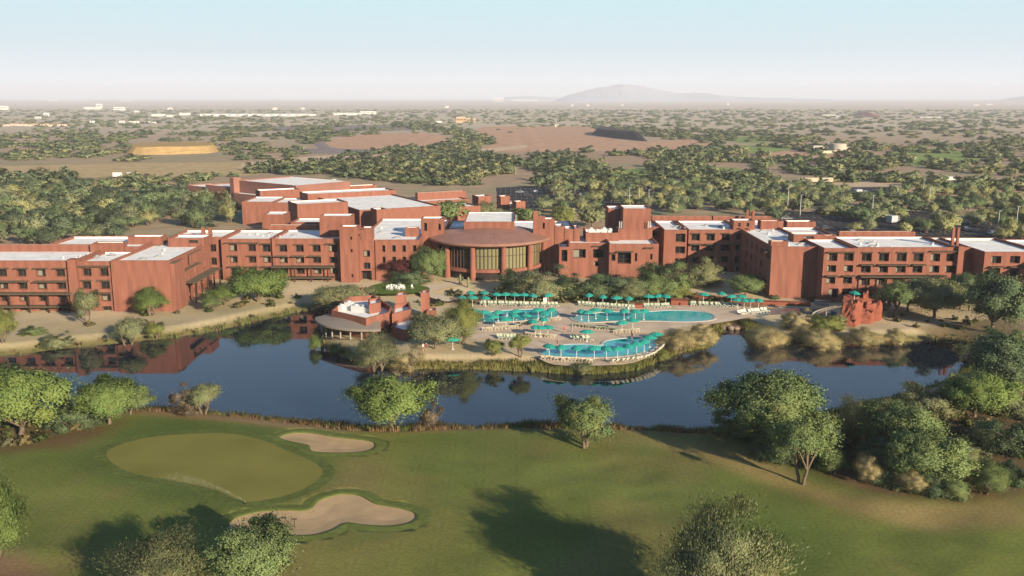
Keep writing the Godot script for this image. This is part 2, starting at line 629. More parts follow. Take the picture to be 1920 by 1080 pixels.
# ---------------------------------------------------------------- plants
# a crown of leaf-sized faces gathered in clumps on the ends of limbs. style: 0 rounded, 1 feathery upright, 2 spreading, 3 airy, 4 bush to the ground, 5 dry twigs
func plant_mesh(seed_: int, style: int, leaves: int, leaf: float) -> Array:
	var r := RandomNumberGenerator.new()
	r.seed = seed_
	var crown := MB.new()
	var trunk := MB.new()
	trunk.col = Color(0.16, 0.12, 0.085)
	# unit tree: 8 m tall, crown radius 4 m
	var h := 8.0
	var rad := 4.0
	var fork: float = h * [0.17, 0.16, 0.15, 0.22, 0.03, 0.05][style]
	var lo: float = h * [0.17, 0.1, 0.25, 0.26, 0.03, 0.05][style]
	var clumps := []
	var k: int = [95, 80, 90, 60, 90, 40][style] if leaves > 1500 else 40
	for i in k:
		# points through the crown, most of them near its skin
		var u := Vector3(r.randfn(), r.randfn() * 0.9 + 0.25, r.randfn()).normalized()
		if style == 4 or style == 5:
			u.y = absf(u.y)
		var q := pow(r.randf(), 0.45)
		var mid := (h + lo) / 2
		var half := (h - lo) / 2
		if style == 4 or style == 5:
			mid = lo
			half = h - lo
		var lump := 0.82 + 0.42 * sin(u.x * 3.1 + seed_) * cos(u.z * 2.7 - seed_ * 0.7) + r.randf_range(-0.1, 0.1)
		var p := Vector3(u.x * rad * q * lump, mid + u.y * half * q * lump * 0.9, u.z * rad * q * lump)
		var cr: float = rad * r.randf_range(0.13, 0.3) * [1.0, 0.95, 1.0, 0.8, 1.0, 0.8][style]
		p.y = maxf(p.y, lo * 0.8)
		clumps.append([p, cr, r.randf_range(0.78, 1.22), r.randf_range(-0.12, 0.12)])
	# trunk and limbs
	var stems := 1 if style == 0 or style == 2 else 3
	if style == 3:
		stems = 2
	var forks := []
	for sidx in stems:
		var a := TAU * sidx / stems + r.randf()
		var foot := Vector3(cos(a), 0, sin(a)) * (0.0 if stems == 1 else 0.25)
		var top := foot + Vector3(cos(a) * (0.6 if stems > 1 else 0.2), fork, sin(a) * (0.6 if stems > 1 else 0.2))
		trunk.tube(foot + Vector3(0, -0.5, 0), foot.lerp(top, 0.5) + Vector3(r.randf_range(-0.1, 0.1), 0, r.randf_range(-0.1, 0.1)), 0.27, 0.22, 7)
		trunk.tube(foot.lerp(top, 0.48), top, 0.22, 0.18, 7)
		forks.append(top)
	var limbs := mini(k, 22 if leaves > 3000 else 7)
	for i in limbs:
		var cl: Array = clumps[i]
		var f: Vector3 = forks[i % forks.size()]
		var e: Vector3 = cl[0]
		var bend := f.lerp(e, 0.5) + Vector3(r.randf_range(-0.3, 0.3), 0.25 + r.randf() * 0.3, r.randf_range(-0.3, 0.3))
		trunk.tube(f, bend, 0.13, 0.08, 5)
		trunk.tube(bend, e, 0.08, 0.03, 5)
		if leaves > 3000 and (style == 5 or style == 3):
			for t in 5:
				var u2 := Vector3(r.randfn(), r.randfn() + 0.3, r.randfn()).normalized()
				trunk.tube(e, e + u2 * cl[1] * 1.2, 0.03, 0.01, 3)
	# leaves
	for i in leaves:
		var cl: Array = clumps[r.randi() % k]
		var u := Vector3(r.randfn(), r.randfn(), r.randfn()).normalized()
		var q := pow(r.randf(), 0.5)
		var p: Vector3 = cl[0] + u * cl[1] * q * Vector3(1, 0.8, 1)
		if r.randf() < (0.4 if style == 1 else 0.28):
			p += Vector3(r.randfn(), r.randfn() * 0.8 - 0.2, r.randfn()) * rad * 0.14
		if p.y < 0.05:
			p.y = r.randf_range(0.05, 0.6)
		var outw: Vector3 = (u * 0.55 + (p - Vector3(0, (h + lo) * 0.4, 0)).normalized() + Vector3(0, 0.35, 0)).normalized()
		var size := leaf * r.randf_range(0.6, 1.4)
		var ax: Vector3
		var wide := 0.75
		if style == 1:
			ax = (Vector3(outw.x, 0.9 + outw.y, outw.z) + Vector3(r.randfn(), r.randfn(), r.randfn()) * 0.35).normalized()
			wide = 0.2
			size *= 1.0
		elif style == 5:
			ax = (outw + Vector3(r.randfn(), r.randfn(), r.randfn()) * 0.5).normalized()
			wide = 0.16
			size *= 1.8
		elif style == 3:
			ax = (Vector3(outw.x, -0.3, outw.z) + Vector3(r.randfn(), r.randfn(), r.randfn()) * 0.6).normalized()
			wide = 0.45
			size *= 1.2
		else:
			ax = Vector3(r.randfn(), r.randfn(), r.randfn()).normalized()
		var side := ax.cross(Vector3(r.randfn(), r.randfn(), r.randfn())).normalized() * size * wide
		var tone: float = cl[2] * r.randf_range(0.88, 1.12)
		var warm: float = cl[3] + r.randf_range(-0.06, 0.06)
		crown.col = Color(tone * (1.0 + warm), tone, tone * (1.0 - warm))
		var nl := (outw + Vector3(r.randfn(), r.randfn(), r.randfn()) * 0.2).normalized()
		crown.tri3(p + ax * size, p - ax * size * 0.6 + side, p - ax * size * 0.6 - side, nl, nl, nl)
	return [crown.mesh(), trunk.mesh()]

var kinds := {}
func kind_mesh(key: String) -> Array:
	if not kinds.has(key):
		var style := int(key.substr(1, 1))
		var vary := int(key.substr(2))
		var sz: Array = {"n": [80000, 0.1], "m": [7000, 0.3], "f": [1300, 0.58]}[key.substr(0, 1)]
		var q: float = [1.0, 1.4, 1.0, 0.7, 0.8, 0.4][style]
		kinds[key] = plant_mesh(100 + style * 10 + vary, style, int(sz[0] * q), sz[1])
	return kinds[key]

func plant(called: String, label: String, category: String, key: String, at: Vector3, wide: float, tall: float, leaf: String, turn: float, group: String) -> Node3D:
	var ms := kind_mesh(key)
	var o := thing(called, label, category, at, turn, group)
	o.scale = Vector3(wide / 8.0, tall / 8.0, wide / 8.0)
	obj("crown", ms[0], mats[leaf], o)
	obj("trunk", ms[1], mats.bark, o)
	return o

func scatter(poly: PackedVector2Array, gap: float, seed_: int, chance: float = 1.0) -> PackedVector2Array:
	var r := RandomNumberGenerator.new()
	r.seed = seed_
	var b := Rect2(poly[0], Vector2.ZERO)
	for p in poly:
		b = b.expand(p)
	var out := PackedVector2Array()
	var z := b.position.y
	while z < b.end.y:
		var x := b.position.x
		while x < b.end.x:
			var p := Vector2(x + r.randf() * gap, z + r.randf() * gap)
			var go := r.randf() < chance
			if go and Geometry2D.is_point_in_polygon(p, poly):
				out.append(p)
			x += gap
		z += gap
	return out

func clear_of(p: Vector2, keep_out: Array) -> bool:
	for q in keep_out:
		if Geometry2D.is_point_in_polygon(p, q):
			return false
	return true

# one object of many copies, for growth nobody could count
func mass(called: String, m: Mesh, mt: Material, places: Array, tint: Array) -> MultiMeshInstance3D:
	var mm := MultiMesh.new()
	mm.transform_format = MultiMesh.TRANSFORM_3D
	mm.use_colors = true
	mm.mesh = m
	mm.instance_count = places.size()
	for i in places.size():
		mm.set_instance_transform(i, places[i])
		mm.set_instance_color(i, tint[i])
	var o := MultiMeshInstance3D.new()
	o.multimesh = mm
	o.material_override = mt
	o.name = numbered(called)
	add_child(o)
	o.set_meta("kind", "stuff")
	return o

func _ready() -> void:
	rng.seed = 11
	# ---------------- camera, sky, sun, exposure
	var cam := Camera3D.new()
	cam.name = "camera"
	cam.fov = 34.30
	cam.near = 0.5
	cam.far = 80000.0
	add_child(cam)
	cam.position = EYE
	cam.rotation = Vector3(-0.19904336677327517, 0, 0)
	var we := WorldEnvironment.new()
	we.name = "world"
	var env := Environment.new()
	env.background_mode = Environment.BG_SKY
	var sky := Sky.new()
	var sm := PanoramaSkyMaterial.new()
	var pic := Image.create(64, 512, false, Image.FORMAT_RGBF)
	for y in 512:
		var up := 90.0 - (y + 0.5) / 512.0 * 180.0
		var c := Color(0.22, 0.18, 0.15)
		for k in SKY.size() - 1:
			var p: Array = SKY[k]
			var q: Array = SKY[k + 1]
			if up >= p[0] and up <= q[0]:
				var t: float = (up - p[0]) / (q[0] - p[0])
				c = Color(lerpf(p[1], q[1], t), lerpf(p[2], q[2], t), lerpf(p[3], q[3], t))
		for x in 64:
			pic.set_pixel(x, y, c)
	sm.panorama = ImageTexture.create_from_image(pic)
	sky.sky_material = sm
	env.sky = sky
	env.tonemap_mode = Environment.TONE_MAPPER_LINEAR
	env.tonemap_exposure = 2.25
	env.sdfgi_enabled = true
	env.ssao_enabled = true
	env.ssil_enabled = true
	env.fog_enabled = true
	env.fog_density = 0.0001
	env.fog_light_color = Color(0.96, 0.965, 1.0)
	we.environment = env
	add_child(we)
	var sun := DirectionalLight3D.new()
	sun.name = "sun"
	sun.light_energy = 1.6
	sun.light_color = Color(1.0, 0.93, 0.82)
	sun.light_angular_distance = 0.5
	sun.shadow_enabled = true
	add_child(sun)
	var az := deg_to_rad(38.0)
	var el := deg_to_rad(17.5)
	sun.look_at_from_position(Vector3.ZERO, Vector3(-sin(az) * cos(el), -sin(el), -cos(az) * cos(el)), Vector3.UP)

	materials()
	ground_and_water()
	golf()
	left_wing()
	second_wing()
	rotunda()
	restaurant_block()
	right_wing()
	forward_wing()
	convention_centre()
	lake_bar()
	slide_tower()
	pool_furniture()
	hotel_grounds()
	near_trees()
	resort_trees()
	desert_trees()
	far_plain()
	mountains()

# colour of the clear sky by height in degrees
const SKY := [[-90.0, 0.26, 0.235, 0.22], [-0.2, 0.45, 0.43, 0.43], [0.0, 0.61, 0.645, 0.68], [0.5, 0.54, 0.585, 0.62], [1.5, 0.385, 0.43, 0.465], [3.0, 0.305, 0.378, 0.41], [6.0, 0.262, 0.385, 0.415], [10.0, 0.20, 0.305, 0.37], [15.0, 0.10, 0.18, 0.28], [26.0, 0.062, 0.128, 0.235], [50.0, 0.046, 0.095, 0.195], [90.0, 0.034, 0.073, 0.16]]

func materials() -> void:
	var st := noise_tex("stucco_fine", 0.03, 0.86, 1.0, 512, 5)
	var stb := noise_tex("stucco_broad", 0.008, 0.82, 1.0, 512, 4)
	with_detail(mat("stucco", lin(0.29, 0.12, 0.083), 0.92, st, 0.45, 0.2), stb, 0.03)
	mats.stucco.uv2_scale = Vector3(0.2, 0.025, 0.2)
	with_detail(mat("grazing_sun_stucco", lin(0.331, 0.158, 0.122), 0.92, st, 0.45, 0.2), stb, 0.03)  # pink of grazing sunlight put into the rear hall stucco
	with_detail(mat("rock_stucco", lin(0.302, 0.101, 0.065), 0.95, st, 0.9, 0.2), stb, 0.12)
	with_detail(mat("white_roof", lin(0.9, 0.87, 0.81), 0.85, noise_tex("roof_fine", 0.015, 0.9, 1.0, 512, 5), 0.12, 0.3), noise_tex("roof_broad", 0.01, 0.88, 1.0, 512, 4), 0.05)
	mat("copper_roof", lin(0.259, 0.133, 0.094), 0.5, noise_tex("roof_streak", 0.01, 0.86, 1.0, 512, 5), 0.08, 0.4)
	mat("dark_glass", lin(0.013, 0.014, 0.016), 0.08, null, 0.1, 0.6)
	mat("blind_glass", lin(0.187, 0.180, 0.094), 0.22, noise_tex("roof_fine", 0.015, 0.86, 1.0), 0.2, 0.5)
	mat("lit_curtain", lin(0.181, 0.176, 0.136), 0.8)
	mat("window_frame", lin(0.072, 0.040, 0.025), 0.6)
	mat("iron", lin(0.036, 0.025, 0.020), 0.5)
	mat("weathered_wood", lin(0.104, 0.083, 0.058), 0.9, st, 1.2, 0.2)
	mat("dark_wood", lin(0.054, 0.029, 0.020), 0.9, st, 1.2, 0.2)
	mat("pale_metal", lin(0.432, 0.439, 0.432), 0.45, null, 0.1, 0.5)
	mat("grey_metal", lin(0.259, 0.266, 0.266), 0.5, null, 0.1, 0.5)
	mat("veranda_roof", lin(0.230, 0.194, 0.158), 0.8, st, 0.6, 0.3)
	mat("pale_column", lin(0.302, 0.274, 0.230), 0.8, st, 1.0, 0.3)
	mat("dark_inside", lin(0.025, 0.020, 0.017), 0.9)  # near black, the shade of recesses put into the colour
	mat("teal_cloth", lin(0.02, 0.27, 0.215), 0.75, noise_tex("cloth", 0.03, 0.85, 1.0, 256, 3), 0.6, 0.3)
	mat("white_paint", lin(0.533, 0.526, 0.490), 0.6)
	mat("sling_cloth", lin(0.331, 0.360, 0.259), 0.85)
	mat("sand_cloth", lin(0.62, 0.57, 0.44), 0.85)
	mat("bark", Color.WHITE, 0.95, noise_tex("stucco_fine", 0.03, 0.86, 1.0), 0.8, 0.2)
	mats.bark.vertex_color_use_as_albedo = true
	mat("grey_bark", lin(0.216, 0.187, 0.151), 0.95)
	leafmat("leaf_green", lin(0.190, 0.243, 0.097))
	leafmat("leaf_bright", lin(0.189, 0.253, 0.076))
	leafmat("leaf_olive", lin(0.253, 0.263, 0.138))
	leafmat("leaf_grey", lin(0.251, 0.270, 0.134))
	leafmat("leaf_dark", lin(0.144, 0.192, 0.098))
	leafmat("leaf_yellow", lin(0.254, 0.275, 0.086))
	leafmat("leaf_straw", lin(0.475, 0.395, 0.215))
	leafmat("leaf_dry", lin(0.230, 0.180, 0.122))
	leafmat("leaf_maroon", lin(0.108, 0.032, 0.032))
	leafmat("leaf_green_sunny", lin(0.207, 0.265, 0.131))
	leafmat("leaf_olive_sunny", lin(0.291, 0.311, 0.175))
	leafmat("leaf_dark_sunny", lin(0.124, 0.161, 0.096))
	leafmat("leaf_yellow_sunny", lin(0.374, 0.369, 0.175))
	leafmat("leaf_mass", lin(0.720, 0.720, 0.720))

# ---------------------------------------------------------------- ground, lake, pools, drives
func ground_and_water() -> void:
	lake = smooth(pv([-122, 177.67, -101.8, 179.23, -93.53, 184.07, -79.77, 190.49, -67.54, 197.81, -59, 209.34, -51.77, 218.14, -47.2, 224, -41.53, 221.62, -40.95, 206.21, -41.18, 196.4, -40.98, 188.74, -33.93, 179.23, -27.71, 173.13, -21.8, 170.95, -11.13, 170.59, -1.01, 170.23, 8, 168.46, 14.94, 167.77, 22.73, 170.23, 29.51, 178.06, 35.27, 183.66, 40.94, 187.44, 43.79, 194.54, 46.39, 201.19, 50.4, 205.19, 52.31, 201.19, 53.3, 194.54, 60.8, 190.93, 71.75, 190.05, 85.57, 190.93, 94.71, 193.63, 96.95, 186.59, 92.02, 177.67, 83.85, 168.11, 74.84, 160.12, 65.46, 152.23, 52.92, 144.78, 41.6, 138.46, 31.01, 135.61, 15.73, 137.74, 3.32, 137.98, -9.11, 137.74, -21.39, 136.79, -33.72, 140.43, -46.68, 144.25, -57.64, 145.84, -65.82, 144.52, -73.23, 141.93, -80.54, 139.68, -94.97, 136.08]), 4)
	lake_box = Rect2(lake[0], Vector2.ZERO)
	for p in lake:
		lake_box = lake_box.expand(p)
	lake_box = lake_box.grow(22.0)
	tints = []
	for t in [
		[[17.58, 132.91, 26.08, 127.16, 35.39, 121.85, 37.21, 113.24, 42.33, 108.3, 51.36, 106.29, 64.7, 109.9, 59.83, 100.9, 48.55, 99.94, 40.86, 104.19, 35.34, 111.55, 30.07, 118.04, 22.8, 125.9], Color(0.33, 0.25, 0.1), 2.5, 0.9],
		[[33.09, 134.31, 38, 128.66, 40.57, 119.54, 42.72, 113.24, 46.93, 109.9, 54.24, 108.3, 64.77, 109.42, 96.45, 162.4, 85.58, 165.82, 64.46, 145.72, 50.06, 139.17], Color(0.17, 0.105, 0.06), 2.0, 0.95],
		[[-59.51, 94.38, -53.87, 94.75, -48.91, 91.16, -46.06, 86.96, -54.68, 85.91], Color(0.27, 0.17, 0.1), 2.0, 0.9],
		[[-59.7, 123.44, -59.4, 129.76, -53.27, 134.31, -43.8, 135.02, -34.83, 131.54, -26.87, 123.44, -22.68, 116.76, -23.46, 109.9, -28.53, 105.98, -34.79, 105.23, -43.28, 109.1, -51.7, 114.1], Color(0.105, 0.148, 0.042), 3.0, 0.75],
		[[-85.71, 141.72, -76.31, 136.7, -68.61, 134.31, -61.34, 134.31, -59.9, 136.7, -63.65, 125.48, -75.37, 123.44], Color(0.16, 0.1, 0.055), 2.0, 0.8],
		[[-24.62, 127.59, -4.58, 126.53, 16.17, 121.46, 26.32, 110.72, 21.76, 104.48, 2.76, 113.24, -10, 117.67], Color(0.175, 0.208, 0.058), 5.0, 0.6],
		[[87.86, 196.59, 104.22, 204.09, 118.47, 209.39, 93.07, 162.4, 93.1, 176.96, 92.28, 188.71], Color(0.2, 0.15, 0.085), 2.0, 0.9],  # dirt right of the slide tower, with shade put into the colour
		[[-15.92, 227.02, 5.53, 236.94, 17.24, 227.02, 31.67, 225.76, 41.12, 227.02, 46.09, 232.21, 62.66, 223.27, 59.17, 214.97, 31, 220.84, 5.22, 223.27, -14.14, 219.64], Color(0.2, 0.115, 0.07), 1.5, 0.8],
	]:
		var poly := pv(t[0])
		var b := Rect2(poly[0], Vector2.ZERO)
		for p in poly:
			b = b.expand(p)
		tints.append([b.grow(t[2] * 2.0), poly, t[1], t[2], t[3]])
	for b in BUNKERS:
		var poly := smooth(pv(b), 6)
		var r := Rect2(poly[0], Vector2.ZERO)
		for p in poly:
			r = r.expand(p)
		pits.append([r.grow(2.0), poly])
		flat_spots.append([r.get_center().x, r.get_center().y, r.size.length() * 0.5])
	var gc := Vector3(-39.91, 1.5, -118.6)
	flat_spots.append([gc.x, gc.z, 20.0])
	build_ground()
	var wm := mat("lake_water", lin(0.004, 0.009, 0.017), 0.03, null, 0.1, 0.6)
	wm.normal_enabled = true
	var f := FastNoiseLite.new()
	f.seed = 3
	f.frequency = 0.012
	f.fractal_octaves = 3
	var nt := NoiseTexture2D.new()
	nt.width = 512
	nt.height = 512
	nt.seamless = true
	nt.as_normal_map = true
	nt.bump_strength = 1.0
	nt.noise = f
	wm.normal_texture = nt
	wm.normal_scale = 0.035
	wm.uv1_triplanar = true
	wm.uv1_world_triplanar = true
	wm.uv1_scale = Vector3.ONE * 0.06
	var m := MB.new()
	m.quad(Vector3(-230, 0, -120), Vector3(170, 0, -120), Vector3(170, 0, -240), Vector3(-230, 0, -240), Vector3.UP)
	struct("water", m, wm)
	# pool terrace
	var paving := with_detail(mat("terrace_paving", lin(0.637, 0.497, 0.356), 0.85, noise_tex("paving", 0.03, 0.86, 1.0, 512, 5), 0.15), noise_tex("stucco_broad", 0.008, 0.82, 1.0), 0.04)
	sheet("pool_terrace", smooth(pv([-14.9, 203.06, -11.33, 214.97, 5.11, 218.46, 24.1, 216.7, 43.69, 219.64, 58.36, 216.7, 57.09, 209.39, 45.46, 201.02, 38.42, 198.05, 28.24, 191.88, 31.13, 185.2, 29.07, 178.95, 23.08, 169.38, 14.87, 167.23, 7.96, 167.94, 5.1, 172.34, 1.59, 178.95, -6.55, 185.2, -12.51, 193.27]), 3), 1.53, paving)
	var pw := mat("pool_water", lin(0.05, 0.48, 0.5), 0.06, noise_tex("pool", 0.02, 0.75, 1.0, 256, 3), 0.2, 0.5)
	pw.normal_enabled = true
	pw.normal_texture = nt
	pw.normal_scale = 0.15
	var pools := [
		[[-11.91, 207.24, -9.85, 209.94, -6.19, 211.31, -0.63, 213.83, 5.66, 214.69, 9.75, 213.27, 10.83, 209.94, 9.19, 206.18, 4.79, 204.09, -1.19, 202.29, -6.52, 201.78, -10.52, 203.57], "pool"],
		[[13.52, 205.65, 15.31, 208.85, 18.51, 210.49, 23.62, 212.15, 30.42, 211.87, 36.9, 213.55, 43, 212.71, 46.05, 208.85, 44.8, 204.09, 39.2, 202.29, 31, 203.06, 22.62, 202.8, 15.98, 201.53], "pool"],
		[[5.73, 176.17, 7.96, 179.76, 10.76, 182.24, 14.55, 182.65, 18.03, 181.82, 19.33, 185.2, 23.77, 187.6, 27.83, 187.38, 30.01, 184.35, 27.91, 178.95, 23.81, 175, 18.44, 173.09, 12.29, 173.09, 7.71, 173.85], "pool"],
	]
	for q in pools:
		var pp := smooth(pv(q[0]), 5)
		sheet("pool_water", pp, 1.55, pw)
		# raised coping round the water
		var outp := grown(pp, 0.55)
		var cm := MB.new()
		cm.poly_side(outp, 1.53, 1.64)
		cm.poly_side(pp, 1.515, 1.64, true)
		band(cm, outp, 1.64, pp, 1.64)
		struct("pool_kerb", cm, mat("coping", lin(0.432, 0.403, 0.338), 0.8, noise_tex("paving", 0.03, 0.86, 1.0), 0.3))
	# lazy river behind the slide, bank shade put into its darker water colour
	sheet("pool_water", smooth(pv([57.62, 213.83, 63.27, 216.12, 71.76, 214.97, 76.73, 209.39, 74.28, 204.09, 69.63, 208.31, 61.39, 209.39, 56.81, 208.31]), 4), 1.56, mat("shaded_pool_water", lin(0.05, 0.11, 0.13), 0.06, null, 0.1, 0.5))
	# lawn by the rotunda
	var gl := with_detail(mat("lawn_grass", lin(0.115, 0.170, 0.035), 1.0, noise_tex("ground_fine", 0.02, 0.72, 1.0), 0.2, 0.1), noise_tex("ground_broad", 0.012, 0.8, 1.0), 0.05)
	sheet("lawn", smooth(pv([-36.34, 232.45, -36.26, 239.41, -31.13, 243.03, -23.64, 238.69, -21, 233.81, -24.07, 229.12, -29.84, 227.16, -34.67, 228.46]), 4), 2.55, gl)
	# paths
	var pth := mat("path_paving", lin(0.562, 0.450, 0.319), 0.9, noise_tex("paving", 0.03, 0.86, 1.0), 0.15)
	sheet("path", smooth(pv([-24.07, 235.98, -15.66, 244.62, -12.63, 240.95, -20.18, 230.54, -14.97, 222.81, -16.02, 219.13, -22.62, 227.9]), 4), 2.54, pth)
	# drives and parking behind the hotel
	var asp := with_detail(mat("asphalt", lin(0.042, 0.040, 0.043), 0.95, noise_tex("paving", 0.03, 0.86, 1.0), 0.2, 0.2), noise_tex("ground_broad", 0.012, 0.8, 1.0), 0.03)
	for q in [
		[[-8.81, 514.7, 22.71, 531.09, 21.7, 420.8, -5.91, 412.41], "parking_lot"],
		[[30.1, 527.73, 92.16, 521.14, 82.73, 412.41, 24.82, 412.41], "parking_lot"],
		[[108.66, 514.7, 158.59, 514.7, 146.84, 427.32, 92.19, 412.41], "parking_lot"],
		[[107.94, 400.41, 172.39, 406.32, 196.47, 353.89, 170.04, 304.99, 163.4, 325.72, 113.57, 328.34], "parking_lot"],
		[[170.33, 514.7, 225.93, 521.14, 220.02, 458.03, 159.83, 443.34], "parking_lot"],
		[[-201.19, 496.31, -180.27, 505.34, -149.29, 427.32, -166.34, 420.8], "parking_lot"],
	]:
		sheet(q[1], pv(q[0]), 2.53, asp)
		parking_lines(pv(q[0]))

const BUNKERS := [
	[-34, 129.76, -32.85, 131.54, -30.13, 131.77, -25.83, 129.98, -20.91, 128.45, -19.61, 126.95, -19.99, 124.86, -22.46, 123.85, -26.2, 123.85, -28.2, 124.45, -29.21, 126.74, -31.65, 128.01],
	[-33.03, 101.88, -32.07, 103.6, -29.56, 104.93, -26.7, 105.08, -24.48, 105.23, -23.75, 107.99, -21.42, 109.74, -19, 109.26, -16.67, 106.9, -13.58, 105.68, -11.62, 104.19, -11.54, 102.17, -13.64, 100.9, -16.76, 101.04, -19.34, 101.6, -20.85, 99.67, -23.04, 98.46, -26.71, 98.6, -30.62, 98.46, -32.53, 99.81],
]

func ring(m: MB, o: PackedVector2Array, i: PackedVector2Array, y: float) -> void:
	# flat band between an outline and the nearest points of a second one inside it
	for k in o.size():
		var a := o[k]
		var b := o[(k + 1) % o.size()]
		var c := near_on(i, a)
		var d := near_on(i, b)
		m.quad(Vector3(a.x, y, a.y), Vector3(b.x, y, b.y), Vector3(d.x, y, d.y), Vector3(c.x, y, c.y), Vector3.UP)

func grown(poly: PackedVector2Array, by: float) -> PackedVector2Array:
	# every vertex moved outwards by the same distance
	var sgn := -1.0 if Geometry2D.is_polygon_clockwise(poly) else 1.0
	var area := 0.0
	for i in poly.size():
		area += poly[i].cross(poly[(i + 1) % poly.size()])
	sgn = signf(area)
	var out := PackedVector2Array()
	for i in poly.size():
		var e := (poly[(i + 1) % poly.size()] - poly[(i + poly.size() - 1) % poly.size()]).normalized()
		out.append(poly[i] + Vector2(e.y, -e.x) * sgn * by)
	return out

func band(m: MB, o: PackedVector2Array, yo: float, i: PackedVector2Array, yi: float) -> void:
	# strip between two outlines with the same number of points
	for k in o.size():
		var j := (k + 1) % o.size()
		m.quad(Vector3(o[k].x, yo, o[k].y), Vector3(o[j].x, yo, o[j].y), Vector3(i[j].x, yi, i[j].y), Vector3(i[k].x, yi, i[k].y), Vector3.UP)

func near_on(poly: PackedVector2Array, p: Vector2) -> Vector2:
	var best := poly[0]
	for k in poly.size():
		var c := Geometry2D.get_closest_point_to_segment(p, poly[k], poly[(k + 1) % poly.size()])
		if c.distance_squared_to(p) < best.distance_squared_to(p):
			best = c
	return best

func parking_lines(poly: PackedVector2Array) -> void:
	var m := MB.new()
	var b := Rect2(poly[0], Vector2.ZERO)
	for p in poly:
		b = b.expand(p)
	var z := b.position.y + 8.0
	while z < b.end.y - 8.0:
		var x := b.position.x
		while x < b.end.x:
			if Geometry2D.is_point_in_polygon(Vector2(x, z - 3), poly) and Geometry2D.is_point_in_polygon(Vector2(x, z + 3), poly):
				m.quad(Vector3(x, 2.536, z - 2.5), Vector3(x + 0.12, 2.536, z - 2.5), Vector3(x + 0.12, 2.536, z + 2.5), Vector3(x, 2.536, z + 2.5), Vector3.UP)
			x += 2.7
		z += 16.0
	struct("parking_lot_markings", m, mats.white_paint)

